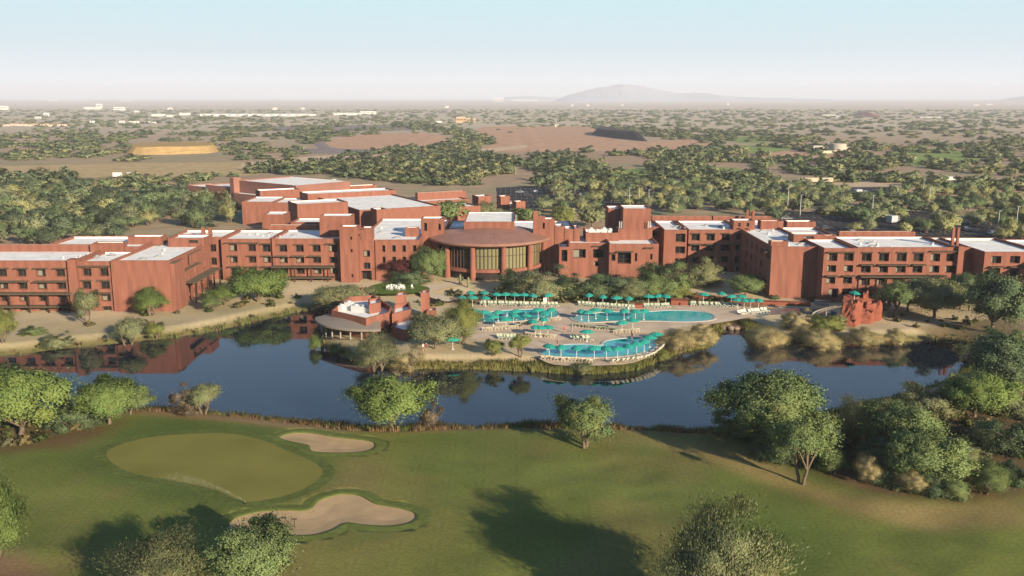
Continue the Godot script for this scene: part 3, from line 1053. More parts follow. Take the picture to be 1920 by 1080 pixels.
# ---------------------------------------------------------------- the golf hole in front
func golf() -> void:
	var green := smooth(pv([-56.46, 122.84, -56.62, 125.9, -53.76, 129.32, -48.14, 131.09, -41.89, 131.32, -36.45, 128.66, -31.06, 123.85, -26.88, 119.92, -25.13, 116.58, -25.73, 112.73, -28.04, 109.42, -31.54, 107.52, -33.6, 107.83, -37.9, 111.05, -43.59, 113.75, -49.27, 115.86, -53.52, 118.98]), 6)
	var gm := with_detail(mat("putting_green_turf", lin(0.195, 0.185, 0.05), 1.0, noise_tex("turf_soft", 0.01, 0.88, 1.0, 512, 3), 0.02, 0.1), noise_tex("green_fine", 0.05, 0.88, 1.0, 512, 4), 0.3)
	sheet("putting_green", green, 1.516, gm)
	var outp := grown(green, 1.6)
	var fm := MB.new()
	band(fm, outp, 1.508, green, 1.512)
	struct("grass_fringe", fm, with_detail(mat("fringe_turf", lin(0.12, 0.15, 0.042), 1.0, noise_tex("ground_fine", 0.02, 0.72, 1.0), 0.11, 0.1), noise_tex("ground_broad", 0.012, 0.8, 1.0), 0.03))
	var sand := with_detail(mat("bunker_sand", lin(0.474, 0.340, 0.194), 1.0, noise_tex("sand_fine", 0.04, 0.85, 1.0, 512, 5), 0.3, 0.1), noise_tex("ground_broad", 0.012, 0.8, 1.0), 0.06)
	var turf := with_detail(mat("lip_turf", lin(0.145, 0.175, 0.048), 1.0, noise_tex("ground_fine", 0.02, 0.72, 1.0), 0.11, 0.1), noise_tex("ground_broad", 0.012, 0.8, 1.0), 0.03)
	for b in BUNKERS:
		var rim := smooth(pv(b), 6)
		# sand dish: rings stepping inwards and down
		var sm := MB.new()
		var prev := rim
		var py := 1.38
		var grid: Array = []
		for k in 3:
			var inn: Array = Geometry2D.offset_polygon(rim, -0.6 - k * 0.7)
			if inn.is_empty():
				break
			var big: PackedVector2Array = inn[0]
			for q in inn:
				if q.size() > big.size():
					big = q
			var ny := 1.38 - 0.05 * (k + 1)
			for i in prev.size():
				var a := prev[i]
				var c := prev[(i + 1) % prev.size()]
				var na := near_on(big, a)
				var nc := near_on(big, c)
				sm.quad(Vector3(a.x, py, a.y), Vector3(c.x, py, c.y), Vector3(nc.x, ny, nc.y), Vector3(na.x, ny, na.y), Vector3.UP)
			prev = big
			py = ny
		sm.poly_top(prev, py)
		struct("sand_bunker", sm, sand)
		# turf lip that rolls over the edge
		var lm := MB.new()
		var o2 := grown(rim, 2.4)
		var o1 := grown(rim, 0.35)
		band(lm, o2, 1.46, o1, 1.56)
		band(lm, o1, 1.56, rim, 1.5)
		lm.poly_side(rim, 1.05, 1.5, true)
		struct("bunker_lip_ground", lm, turf)
	# sprinkler and the water it throws
	var at := Vector3(-32.53, 1.5, -106.59)
	var sp := thing("sprinkler", "small sprinkler head at the tip of the water jet beside the green", "sprinkler", at)
	var m := MB.new()
	m.lathe(Vector3.ZERO, [Vector2(0.09, 0), Vector2(0.09, 0.25), Vector2(0.06, 0.3), Vector2(0, 0.32)], 0, TAU, 10)
	obj("body", m, mats.iron, sp)
	var nz := MB.new()
	nz.tube(Vector3(0, 0.28, 0), Vector3(-0.2, 0.4, -0.08), 0.04, 0.03, 6)
	obj("nozzle", nz, mats.grey_metal, sp)
	var drop := MB.new()
	drop.lathe(Vector3.ZERO, [Vector2(0, -0.5), Vector2(0.4, -0.2), Vector2(0.4, 0.2), Vector2(0, 0.5)], 0, TAU, 5)
	var places := []
	var tint := []
	var r := RandomNumberGenerator.new()
	r.seed = 5
	var to := Vector3(-46.25, 1.5, -115.33) - at
	for i in 900:
		var t := pow(r.randf(), 0.6)
		var spread := t * t * 2.0
		var p := at + to * t + Vector3(0, 0.35 + 4.0 * t * (1.0 - t), 0)
		p += Vector3(r.randfn() * (0.08 + spread * 0.5), -absf(r.randfn()) * (0.06 + spread * 0.7), r.randfn() * (0.08 + spread * 0.5))
		if p.y < 1.55:
			continue
		var k := r.randf_range(0.01, 0.024)
		places.append(Transform3D(Basis.IDENTITY.scaled(Vector3(k, k * 1.8, k)), p))
		tint.append(Color(1, 1, 1))
	var wmat := mat("spray_water", Color(0.93, 0.95, 0.96), 0.3)
	mass("sprinkler_spray", drop.mesh(), wmat, places, tint)
	# a rake stuck upright in the sand
	var rk := thing("bunker_rake", "dark rake standing upright in the lower sand bunker", "rake", Vector3(-25.36, 0.7, -101.04))
	var hm := MB.new()
	hm.tube(Vector3(0, 0, 0), Vector3(0.05, 1.5, 0), 0.045, 0.04, 6)
	obj("handle", hm, mats.iron, rk)
	var tm := MB.new()
	tm.box(-0.3, 0.35, 1.48, 1.58, -0.05, 0.05)
	obj("head", tm, mats.iron, rk)

# ---------------------------------------------------------------- hotel wings
func rows(holes: Array, side: String, us: Array, ys: Array, w: float, h: float, depth: float, kind: int) -> void:
	for u in us:
		for y in ys:
			holes.append([side, u - w / 2, u + w / 2, y - h / 2, y + h / 2, depth, kind])

func left_wing() -> void:
	var w := thing("hotel_wing", "long red four-storey hotel wing at the lake's left bank", "hotel wing", Vector3.ZERO, 0, "hotel buildings")
	var h := []
	var xs := []
	for i in 12:
		xs.append(-104.9 - i * 4.5)
	var us := []
	for x in xs:
		us.append(x + 165.0)
	rows(h, "f", us, [10.6, 7.6, 4.7], 2.3, 1.75, 0.9, 0)
	rows(h, "f", us, [1.55], 2.3, 2.3, 1.2, 0)
	blk(w, -165, -101.8, -213, -230, -0.6, 13.5, h)
	for x in xs:
		canopy(w, Vector3(x + 0.1, 11.75, -213), 0, 3.4, 0.55)
	for i in 6:
		canopy(w, Vector3(-107.1 - i * 9.0, 8.75, -213), 0, 7.6, 1.3)
	var posts := []
	for i in 13:
		posts.append(-104.9 - i * 4.5 + 2.0 + 133.0)
	pergola(w, Vector3(-133, 6.0, -213), 0, 62.0, 1.9, 6.4, posts)
	pergola(w, Vector3(-133, 2.95, -212.9), 0, 62.0, 1.75, 0.3, [])
	box_part(w, "pilaster", -102.6, -100.6, -0.6, 13.9, -214.2, -212.0, "stucco")
	# second bay, nearer the blank end
	h = []
	rows(h, "f", [1.6, 5.9], [7.6, 4.7, 1.7], 2.3, 1.8, 0.9, 0)
	rows(h, "f", [1.9, 5.9], [10.7], 2.3, 1.9, 1.1, 0)
	blk(w, -100.8, -92.8, -213.3, -228, -0.6, 13.3, h)
	canopy(w, Vector3(-96.8, 12.2, -213.3), 0, 7.6, 0.7)
	canopy(w, Vector3(-95, 5.9, -213.3), 0, 3.0, 1.1)
	canopy(w, Vector3(-95, 8.85, -213.3), 0, 3.0, 0.4)
	canopy(w, Vector3(-99.2, 8.85, -213.3), 0, 3.0, 0.4)
	# blank end block and the side that runs back along x = -79
	h = []
	h.append(["r", 0.6, 2.6, 10.9, 12.6, 0.8, 0])
	rows(h, "r", [9.5, 17.0], [11.2, 8.2], 1.5, 1.9, 0.7, 0)
	rows(h, "r", [13.2], [11.3], 2.2, 2.2, 0.35, 2)
	rows(h, "r", [24.5], [12.0, 8.6], 1.5, 1.9, 0.7, 0)
	rows(h, "r", [8.5, 12.0, 15.5, 19.0, 22.5], [4.7, 1.8], 1.5, 2.0, 0.7, 0)
	blk(w, -92.8, -79.2, -212.6, -242, -0.6, 13.6, h)
	box_part(w, "pilaster", -79.4, -78.2, -0.6, 12.9, -219.5, -212.9, "stucco")
	pergola(w, Vector3(-79.2, 6.6, -231.5), PI / 2, 21.5, 2.6, 5.8, [-9.5, -4.8, 0.0, 4.8, 9.5])
	canopy(w, Vector3(-79.2, 9.9, -226), PI / 2, 10.5, 1.0)
	canopy(w, Vector3(-79.2, 13.0, -214.3), PI / 2, 3.2, 1.1)
	canopy(w, Vector3(-79.2, 12.9, -229), PI / 2, 9.0, 0.3)
	# raised pieces on the roof behind
	blk(w, -118, -92.8, -230.3, -249, 2, 14.1, [], 0.7)
	blk(w, -104, -96.5, -229.2, -231.6, 13.0, 15.2, [], 0.4)
	blk(w, -99, -90.5, -238.2, -242.4, 13.3, 15.4, [], 0.4)
	blk(w, -88, -78.9, -236.5, -243.5, 13.0, 15.3, [["f", 5.2, 7.6, 14.0, 14.8, 0.6, 2]], 0.5)
	blk(w, -130, -104.5, -229.6, -231.2, 12.9, 14.6, [], 0.4)
	blk(w, -104.5, -101.2, -228.5, -230.0, 12.9, 14.9, [], 0.4)
	vents(w, -118, -94, -228, -217, 12.9, 6)
	vents(w, -90, -82, -234, -217, 13.0, 4)

func second_wing() -> void:
	var w := thing("hotel_wing", "red four-storey wing with square stair tower left of the rotunda", "hotel wing", Vector3.ZERO, 0, "hotel buildings")
	var h := []
	blk(w, -92.0, -77.4, -247.5, -262, 0.5, 14.0, [["f", 11.0, 12.6, 10.0, 12.0, 0.6, 0], ["f", 11.0, 12.6, 6.4, 8.4, 0.6, 0]])
	box_part(w, "chimney", -84.5, -83.6, 13.6, 16.0, -252.5, -251.6, "stucco")
	box_part(w, "chimney", -82.6, -81.7, 13.6, 16.0, -252.5, -251.6, "stucco")
	rows(h, "f", [3.1, 8.1, 12.0], [8.1, 5.1], 2.1, 1.7, 0.9, 0)
	rows(h, "f", [12.0], [11.2], 2.3, 2.0, 0.9, 0)
	rows(h, "f", [3.1, 8.1], [11.3], 2.2, 1.9, 1.1, 0)
	rows(h, "f", [3.1, 8.1, 12.0], [2.5], 2.3, 2.3, 1.2, 0)
	blk(w, -77.5, -64.4, -246, -264, 0.5, 13.7, h)
	h = []
	rows(h, "f", [2.9, 7.3, 11.8], [11.1, 8.05, 5.1], 2.2, 1.75, 0.9, 0)
	rows(h, "f", [2.9, 7.3, 11.8], [2.2], 2.4, 2.4, 1.2, 0)
	rows(h, "f", [16.2], [8.05, 5.1], 2.2, 1.7, 0.9, 0)
	rows(h, "f", [16.2], [11.2], 2.4, 2.0, 0.9, 0)
	blk(w, -63.9, -45.6, -245.8, -264, 0.5, 13.8, h)
	box_part(w, "wall", -64.45, -63.85, 0.5, 13.5, -247.2, -246.4, "dark_wood")  # back of the downpipe slot, its shade put in as a dark colour
	for x in [-61.2, -56.8, -52.3]:
		canopy(w, Vector3(x, 12.3, -245.8), 0, 2.8, 0.35)
		canopy(w, Vector3(x - 0.3, 9.2, -245.8), 0, 3.4, 1.2)
	canopy(w, Vector3(-72.0, 12.7, -246), 0, 9.2, 0.6)
	canopy(w, Vector3(-47.9, 12.5, -245.8), 0, 3.4, 0.7)
	canopy(w, Vector3(-65.6, 12.5, -246), 0, 2.6, 0.7)
	for x in [-74.4, -69.4, -65.6]:
		canopy(w, Vector3(x, 9.2, -246), 0, 2.8, 0.45)
		canopy(w, Vector3(x, 6.3, -246), 0, 3.0, 0.9)
	pergola(w, Vector3(-55.6, 6.5, -245.8), 0, 17.0, 2.0, 6.0, [-6.6, -2.2, 2.2, 6.6])
	pergola(w, Vector3(-55.6, 3.6, -245.7), 0, 17.0, 1.9, 0.3, [])
	# taller box and stair tower
	blk(w, -52.4, -43.8, -252.5, -258.5, 2, 19.0, [], 0.35)
	blk(w, -45.3, -40.6, -243, -247.0, 0.5, 17.4, [["f", 2.7, 3.3, 13.9, 14.7, 0.5, 2], ["f", 2.7, 3.3, 10.6, 11.4, 0.5, 2], ["f", 2.7, 3.3, 3.9, 4.7, 0.5, 2]], 0.4)
	blk(w, -40.6, -37.6, -249.5, -253, 2, 16.2, [], 0.4)
	box_part(w, "wall", -41.0, -39.2, 15.2, 16.4, -246.8, -244.2, "stucco")
	# lower right part with slot windows
	h = []
	h.append(["f", 1.2, 3.0, 8.9, 10.6, 0.8, 0])
	h.append(["f", 1.2, 3.0, 5.6, 7.3, 0.8, 0])
	h.append(["f", 0.5, 3.3, 1.0, 5.1, 2.0, 0])
	for u in [6.6, 9.4, 12.1, 14.9]:
		h.append(["f", u - 0.5, u + 0.5, 10.2, 12.0, 0.7, 0])
		h.append(["f", u - 0.5, u + 0.5, 7.2, 8.9, 0.7, 0])
	blk(w, -40.9, -24.7, -245.9, -292, 0.5, 13.5, h)
	box_part(w, "pilaster", -36.4, -34.6, 0.5, 13.2, -246.5, -245.5, "stucco")
	blk(w, -29.5, -25.8, -255.5, -257.5, 12.5, 15.4, [], 0.3)
	blk(w, -69.5, -55, -264.2, -266, 12.5, 15.0, [], 0.3)
	blk(w, -63.5, -52.5, -266.2, -276, 2, 15.6, [], 0.5)
	blk(w, -73.0, -66.6, -271, -279, 2, 17.2, [["l", 2.0, 4.0, 12.0, 16.0, 0.6, 2]], 0.4)
	vents(w, -76, -54, -261, -249, 13.1, 9)
	vents(w, -39, -27, -280, -252, 12.9, 5)

func rotunda() -> void:
	var c := Vector3(-6.3, 0, -261)
	var w := thing("rotunda", "round red glass-fronted hall under a wide shallow terracotta roof", "rotunda", c)
	var m := MB.new()
	m.lathe(Vector3.ZERO, [Vector2(15.2, 11.5), Vector2(17.1, 11.75), Vector2(17.5, 12.0), Vector2(17.55, 12.35), Vector2(17.3, 12.62), Vector2(14.0, 13.4), Vector2(10.0, 14.3), Vector2(6.0, 15.0), Vector2(2.0, 15.4), Vector2(0.0, 15.45)], -PI, PI, 72)
	obj("roof", m, mats.copper_roof, w)
	# standing seams of the roof
	var sm := MB.new()
	for i in 72:
		var a := TAU * (i + 0.5) / 72
		var d := Vector3(sin(a), 0, cos(a))
		sm.tube(d * 17.2 + Vector3(0, 12.64, 0), d * 10.0 + Vector3(0, 14.32, 0), 0.035, 0.035, 4)
	obj("seam", sm, mats.copper_roof, w)
	var dr := MB.new()
	dr.lathe(Vector3.ZERO, [Vector2(14.7, 2.0), Vector2(14.7, 4.6)], -PI, PI, 48)
	obj("base_wall", dr, mats.dark_inside, w)  # near-black wall stands for the shaded recess under the glass
	var sp := MB.new()
	sp.lathe(Vector3.ZERO, [Vector2(14.6, 4.5), Vector2(15.4, 4.5), Vector2(15.4, 5.4), Vector2(14.6, 5.45)], -1.9, 1.9, 48)
	obj("spandrel", sp, mats.stucco, w)
	var hd := MB.new()
	hd.lathe(Vector3.ZERO, [Vector2(14.6, 11.2), Vector2(15.3, 11.2), Vector2(15.3, 11.8)], -1.9, 1.9, 48)
	obj("lintel", hd, mats.stucco, w)
	for i in range(-3, 4):
		var a := deg_to_rad(30.0 * i + 0.0) - deg_to_rad(15.0) * 0.0
		a = deg_to_rad(-46.0 + 30.5 * (i + 2))
		var k := MB.new()
		k.tube(Vector3(0, 1.5, 0), Vector3(0, 11.9, 0), 0.85, 0.72, 14)
		var o := obj("column", k, mats.stucco, w)
		o.position = Vector3(sin(a) * 15.7, 0, cos(a) * 15.7)
		if i == 3:
			continue
		# glazed bay to the right of this column
		var b0 := a + 0.05
		var b1 := a + deg_to_rad(30.5) - 0.05
		var panes := 6
		for j in panes:
			var g := MB.new()
			g.lathe(Vector3.ZERO, [Vector2(14.75, 5.4), Vector2(14.75, 11.3)], lerpf(b0, b1, float(j) / panes), lerpf(b0, b1, float(j + 1) / panes), 2)
			obj("pane", g, mats.blind_glass if i > -2 else mats.dark_glass, w)  # left bays take dark glass, their shade put into the colour
			var mu := MB.new()
			var am := lerpf(b0, b1, float(j) / panes)
			mu.box(-0.09, 0.09, 5.42, 11.28, -0.1, 0.14)
			var mo := obj("mullion", mu, mats.window_frame, w)
			mo.position = Vector3(sin(am) * 14.8, 0, cos(am) * 14.8)
			mo.rotation.y = am
		var tr := MB.new()
		tr.lathe(Vector3.ZERO, [Vector2(14.72, 8.9), Vector2(14.88, 8.9), Vector2(14.88, 9.05), Vector2(14.72, 9.05)], b0, b1, 8)
		obj("transom", tr, mats.window_frame, w)
	# raised box on the roof, towers and walls at the sides
	var q := Node3D.new()
	q.name = "upper_block"
	w.add_child(q)
	q.position = -c
	blk(q, -13.3, 0.7, -257.0, -280, 12.0, 16.9, [], 0.25)
	box_part(q, "pipe", 1.0, 1.25, 13.0, 18.2, -262.3, -262.05, "grey_metal")
	blk(q, -25.2, -19.0, -256.5, -262, 1.0, 17.8, [["f", 0.8, 1.7, 14.4, 16.6, 0.7, 2], ["f", 4.8, 5.5, 14.6, 16.4, 0.7, 2]], 0.4)
	blk(q, -24.6, -19.2, -262.2, -285, 1.0, 14.0, [])
	blk(q, 5.9, 11.9, -257, -261, 1.0, 17.6, [["f", 2.6, 3.2, 14.9, 16.6, 0.7, 2]], 0.3)
	blk(q, 5.85, 7.3, -256.9, -261.1, 17.0, 19.2, [], 0.2)
	box_part(q, "merlon", 6.0, 7.1, 19.15, 19.9, -257.6, -257.0, "stucco")
	blk(q, 7.3, 9.2, -256.95, -258.2, 17.0, 18.4, [], 0.2)
	blk(q, 11.9, 14.6, -256.8, -263, 1.0, 15.6, [], 0.3)
	blk(q, 14.6, 17.2, -256.6, -263, 1.0, 14.9, [], 0.3)
	blk(q, 17.2, 18.8, -256.4, -263, 1.0, 15.2, [], 0.3)
	blk(q, -19, 18, -264, -290, 1.0, 13.0, [])

func restaurant_block() -> void:
	var w := thing("hotel_wing", "low red restaurant block with balcony and rooftop machines right of the rotunda", "hotel wing", Vector3.ZERO, 0, "hotel buildings")
	blk(w, 12.8, 15.4, -249.4, -256, 1.0, 11.0, [["f", 0.6, 2.2, 7.0, 10.2, 1.2, 0]])
	blk(w, 15.4, 26.0, -250, -263, 1.0, 12.0, [["f", 1.2, 4.6, 7.9, 10.3, 0.9, 0], ["f", 6.6, 9.6, 7.9, 10.3, 0.9, 0], ["f", 6.8, 8.2, 5.6, 7.0, 0.7, 0]])
	canopy(w, Vector3(23.7, 11.2, -250), 0, 4.0, 0.5)
	blk(w, 26.0, 39.2, -246.5, -262, 1.0, 12.3, [["f", 0.6, 1.7, 7.7, 9.4, 0.7, 0], ["f", 2.3, 5.9, 6.9, 10.0, 1.8, 1], ["f", 6.9, 7.5, 7.6, 9.8, 0.6, 2], ["f", 11.0, 11.6, 8.0, 9.6, 0.6, 2]])
	canopy(w, Vector3(30.1, 10.3, -246.5), 0, 4.6, 0.8)
	canopy(w, Vector3(36.6, 11.3, -246.5), 0, 2.6, 0.7)
	canopy(w, Vector3(27.1, 9.9, -246.5), 0, 1.8, 0.8)
	blk(w, 20.4, 29.5, -255.5, -266, 2, 14.0, [], 1.6)
	blk(w, 29.5, 39.0, -257.2, -268, 2, 14.9, [], 0.5)
	blk(w, 31.0, 38.7, -259.2, -268.5, 2, 20.3, [], 0.3)
	blk(w, 27.4, 31.2, -265, -273, 2, 19.6, [], 0.4)
	# machines on the upper roof
	for q in [[21.4, 1.6, 1.5], [23.3, 1.2, 1.1], [25.0, 1.7, 1.6], [26.9, 1.3, 1.3]]:
		var m := MB.new()
		m.box(0, q[1], 12.4, 12.4 + q[2] + 0.6, -261, -259.2)
		m.lathe(Vector3(q[1] / 2, 0, -260.1), [Vector2(0.45, 12.9 + q[2]), Vector2(0.5, 13.3 + q[2]), Vector2(0.38, 13.35 + q[2]), Vector2(0.0, 13.2 + q[2])], 0, TAU, 12)
		var o := obj("cooling_unit", m, mats.pale_metal, w)
		o.position.x = q[0]
	for k in 2:
		var m := MB.new()
		m.box(-0.06, 0.06, 14.9, 16.9, -258.2, -258.08)
		m.box(0.6, 0.72, 14.9, 16.9, -258.2, -258.08)
		for j in 6:
			m.box(0.06, 0.6, 15.1 + j * 0.3, 15.16 + j * 0.3, -258.18, -258.1)
		var o := obj("ladder", m, mats.pale_metal, w)
		o.position.x = 29.9 - k * 0.0 + k * 8.0

func right_wing() -> void:
	var w := thing("hotel_wing", "red hotel wing half in shadow behind the shaded court", "hotel wing", Vector3.ZERO, 0, "hotel buildings")
	blk(w, 37.0, 42.4, -265, -281, 1.0, 14.4, [["f", 3.0, 4.8, 11.4, 13.3, 0.8, 0], ["f", 3.0, 4.8, 8.0, 9.9, 0.8, 0]])
	blk(w, 42.4, 48.8, -258, -279, 1.0, 14.5, [["f", 3.3, 6.0, 11.0, 13.4, 1.0, 0], ["f", 3.3, 6.0, 7.8, 9.8, 1.0, 0], ["f", 3.3, 6.0, 4.4, 6.4, 1.0, 0]])
	box_part(w, "wall", 48.8, 49.3, 1.0, 14.2, -260, -259.0, "dark_wood")  # dark strip standing for the shade inside the slot between bays
	var h := []
	rows(h, "f", [2.0, 6.2, 10.4, 14.4], [12.3, 9.3, 6.1, 3.2], 2.3, 1.8, 0.9, 0)
	blk(w, 49.3, 66.5, -258.3, -279, 1.0, 14.5, h)
	for x in [51.3, 55.5, 59.7, 63.7]:
		canopy(w, Vector3(x, 13.5, -258.3), 0, 2.6, 0.4)
		canopy(w, Vector3(x, 10.5, -258.3), 0, 3.6, 1.2)
	blk(w, 42, 60, -279.2, -281, 13, 15.7, [], 0.4)
	blk(w, 60.5, 78, -279.4, -281.2, 13, 15.6, [], 0.4)
	blk(w, 62.5, 68.5, -261.5, -266.5, 13, 16.6, [["f", 1.2, 2.0, 14.9, 16.0, 0.5, 2], ["f", 3.6, 4.4, 14.9, 16.0, 0.5, 2]], 0.4)
	box_part(w, "chimney", 69.6, 70.3, 14.0, 17.9, -276.7, -276.0, "stucco")
	box_part(w, "chimney", 71.4, 72.1, 14.0, 17.9, -276.7, -276.0, "stucco")
	vents(w, 44, 62, -275, -262, 13.9, 7)

func forward_wing() -> void:
	var w := thing("hotel_wing", "red hotel wing reaching forward past the water slide", "hotel wing", Vector3.ZERO, 0, "hotel buildings")
	var h := []
	rows(h, "l", [3.2], [11.9], 3.4, 1.5, 1.4, 0)
	rows(h, "l", [9.0, 14.0, 19.0, 24.0], [11.9, 8.8, 5.6], 2.0, 1.8, 0.8, 0)
	blk(w, 63.9, 75.8, -227, -279, 1.0, 14.6, h)
	canopy(w, Vector3(63.9, 13.1, -230), -PI / 2, 4.2, 1.2)
	h = []
	rows(h, "f", [2.1, 6.2], [9.9, 7.0], 2.2, 1.7, 0.9, 0)
	rows(h, "f", [2.2, 6.1], [12.7], 2.3, 1.9, 1.1, 0)
	rows(h, "f", [3.0, 6.2], [3.8], 2.3, 2.4, 1.2, 0)
	blk(w, 75.3, 83.3, -222.5, -238, 1.0, 14.9, h)
	canopy(w, Vector3(79.3, 14.0, -222.5), 0, 6.8, 0.6)
	canopy(w, Vector3(77.4, 8.2, -222.5), 0, 3.2, 1.0)
	canopy(w, Vector3(81.5, 8.2, -222.5), 0, 3.2, 1.0)
	box_part(w, "wall", 83.3, 83.9, 1.0, 14.5, -225, -224.0, "dark_wood")  # shade of the gap between blocks painted as a dark strip
	h = []
	rows(h, "f", [2.4, 6.6, 10.9, 15.0, 19.1, 22.9], [9.5, 6.3], 2.4, 1.8, 0.9, 0)
	rows(h, "f", [2.4, 6.6, 10.9, 15.0], [12.4], 2.4, 2.0, 0.9, 0)
	rows(h, "f", [19.1, 22.9], [12.4], 2.3, 2.0, 1.1, 0)
	rows(h, "f", [2.4, 6.6, 10.9, 15.0, 19.1, 22.9], [3.2], 2.4, 2.4, 1.2, 0)
	blk(w, 83.9, 108.2, -224, -243, 1.0, 14.9, h)
	for x in [86.3, 90.5, 94.8, 98.9]:
		canopy(w, Vector3(x, 13.7, -224), 0, 2.7, 0.3)
	canopy(w, Vector3(86.3, 10.7, -224), 0, 3.4, 1.2)
	canopy(w, Vector3(92.6, 10.7, -224), 0, 7.6, 1.2)
	canopy(w, Vector3(98.9, 10.7, -224), 0, 3.4, 1.2)
	canopy(w, Vector3(104.8, 14.0, -224), 0, 6.8, 0.6)
	pergola(w, Vector3(95, 8.0, -224), 0, 21.0, 2.0, 6.6, [-9.0, -4.6, -0.2, 4.2, 8.4])
	box_part(w, "pilaster", 108.0, 109.4, 1.0, 15.2, -224.6, -223.0, "stucco")
	box_part(w, "chimney", 109.0, 109.6, 14.5, 19.0, -229.6, -229.0, "stucco")
	box_part(w, "chimney", 110.2, 110.8, 14.5, 19.0, -229.6, -229.0, "stucco")
	blk(w, 109.2, 112.6, -226, -243, 1.0, 14.6, [])
	h = []
	rows(h, "f", [2.9, 7.4, 11.9], [12.6, 9.6, 6.6], 2.4, 1.8, 0.9, 0)
	blk(w, 112.6, 127, -219.5, -243, 1.0, 14.5, h)
	canopy(w, Vector3(115.5, 11.0, -219.5), 0, 3.4, 1.2)
	canopy(w, Vector3(120, 11.0, -219.5), 0, 3.4, 1.2)
	blk(w, 127, 150, -203, -240, 1.0, 14.5, [])
	# pieces that stand up from the roofs
	blk(w, 86, 106, -243.2, -245, 13, 16.0, [], 0.4)
	blk(w, 72.5, 80.6, -238, -243, 13, 16.0, [["f", 2.6, 5.2, 14.9, 15.6, 0.5, 2]], 0.4)
	blk(w, 80.8, 84.2, -240, -242, 13, 15.5, [], 0.4)
	blk(w, 78.3, 86.5, -264, -268, 2, 16.0, [], 0.4)
	blk(w, 70.4, 76.8, -262.4, -266, 13, 16.4, [], 0.9)
	blk(w, 75.8, 86.5, -243, -264, 1.0, 14.5, [])
	blk(w, 64.2, 68.5, -229, -231.5, 13, 15.6, [], 0.5)
	vents(w, 86, 106, -240, -227, 14.3, 9)
	vents(w, 66, 74, -262, -232, 14.0, 7)

func convention_centre() -> void:
	# turned: its front runs away to the right
	var o := Vector3(-53.56, 12, -326.66)
	o.y = 0.0
	var w := thing("convention_centre", "sprawling red halls with broad white flat roofs behind the hotel", "convention centre", o, deg_to_rad(28.0))
	blk(w, 0, 31, -0, -56, 1.0, 12, [], 0.5, "stucco")
	blk(w, -21.52, -3.52, -1.81, -13.81, 1.0, 15, [], 0.5, "stucco")
	blk(w, -4.35, 32.65, -49.35, -61.35, 1.0, 13.5, [], 0.5, "stucco")
	blk(w, 31.49, 58.49, -33.87, -50.87, 1.0, 10, [], 0.5, "stucco")
	blk(w, 39.43, 61.43, -42.49, -44.99, 1.0, 12.5, [], 0.5, "stucco")
	blk(w, 45.71, 55.71, -17.1, -30.1, 1.0, 9, [], 0.5, "stucco")
	blk(w, 64.4, 70.4, -36.9, -42.9, 1.0, 10.5, [], 0.5, "stucco")
	blk(w, 81.7, 86.2, -50.04, -54.04, 1.0, 8.5, [], 0.5, "stucco")
	blk(w, 83.09, 87.59, -38.28, -42.28, 1.0, 7.2, [], 0.5, "stucco")
	blk(w, 2.32, 6.32, 11.13, 5.13, 1.0, 13.2, [], 0.5, "stucco")
	blk(w, 8.09, 29.09, -109.65, -118.65, 1.0, 13, [], 0.5, "white_roof")
	blk(w, 42.69, 58.69, -145, -150, 1.0, 7, [], 0.5, "stucco")
	blk(w, -16.76, 0.24, -76.79, -84.79, 1.0, 13, [], 0.5, "stucco")
	blk(w, -8.12, -0.12, -78.74, -84.74, 1.0, 12, [], 0.5, "stucco")
	var a := Node3D.new()
	a.name = "front_hall"
	w.add_child(a)
	a.transform = w.transform.affine_inverse()
	blk(a, -104.45, -92.29, -360, -380, 1.0, 11.4, [], 0.5)
	blk(a, -92.55, -83.46, -361, -378, 1.0, 11.0, [], 0.4)
	blk(a, -85.86, -81.75, -326, -331, 1.0, 9.6, [], 0.4)
	blk(a, -82.82, -68.23, -330, -338, 1.0, 8.0, [], 0.4)
	var p := Node3D.new()
	p.name = "rear_hall"
	w.add_child(p)
	p.transform = w.transform.affine_inverse() * Transform3D(Basis(Vector3.UP, deg_to_rad(-39.7)), Vector3(-92.4, 0, -400))
	blk(p, -43, 0, 0, -30, 1.0, 14.0, [["f", 34, 37, 9.5, 12.5, 0.4, 2]], 0.5, "grazing_sun_stucco")
	blk(p, -44.5, -41.5, 3.0, -1.0, 1.0, 15.2, [], 0.3, "grazing_sun_stucco")
	blk(p, -66, -44.5, 2.0, -16, 1.0, 10.8, [["f", 14, 18, 2.0, 8.5, 1.0, 2]], 0.5, "grazing_sun_stucco")
	blk(p, -41.4, -12, 3.5, 0.02, 1.0, 8.6, [], 0.3, "grazing_sun_stucco")
	blk(p, -84, -66, 1.0, -12, 6.5, 9.5, [], 0.4, "grazing_sun_stucco")
	for x in [-83.0, -76.0, -69.0]:
		box_part(p, "column", x, x + 1.0, 1.0, 6.5, -0.2, 0.8, "grazing_sun_stucco")

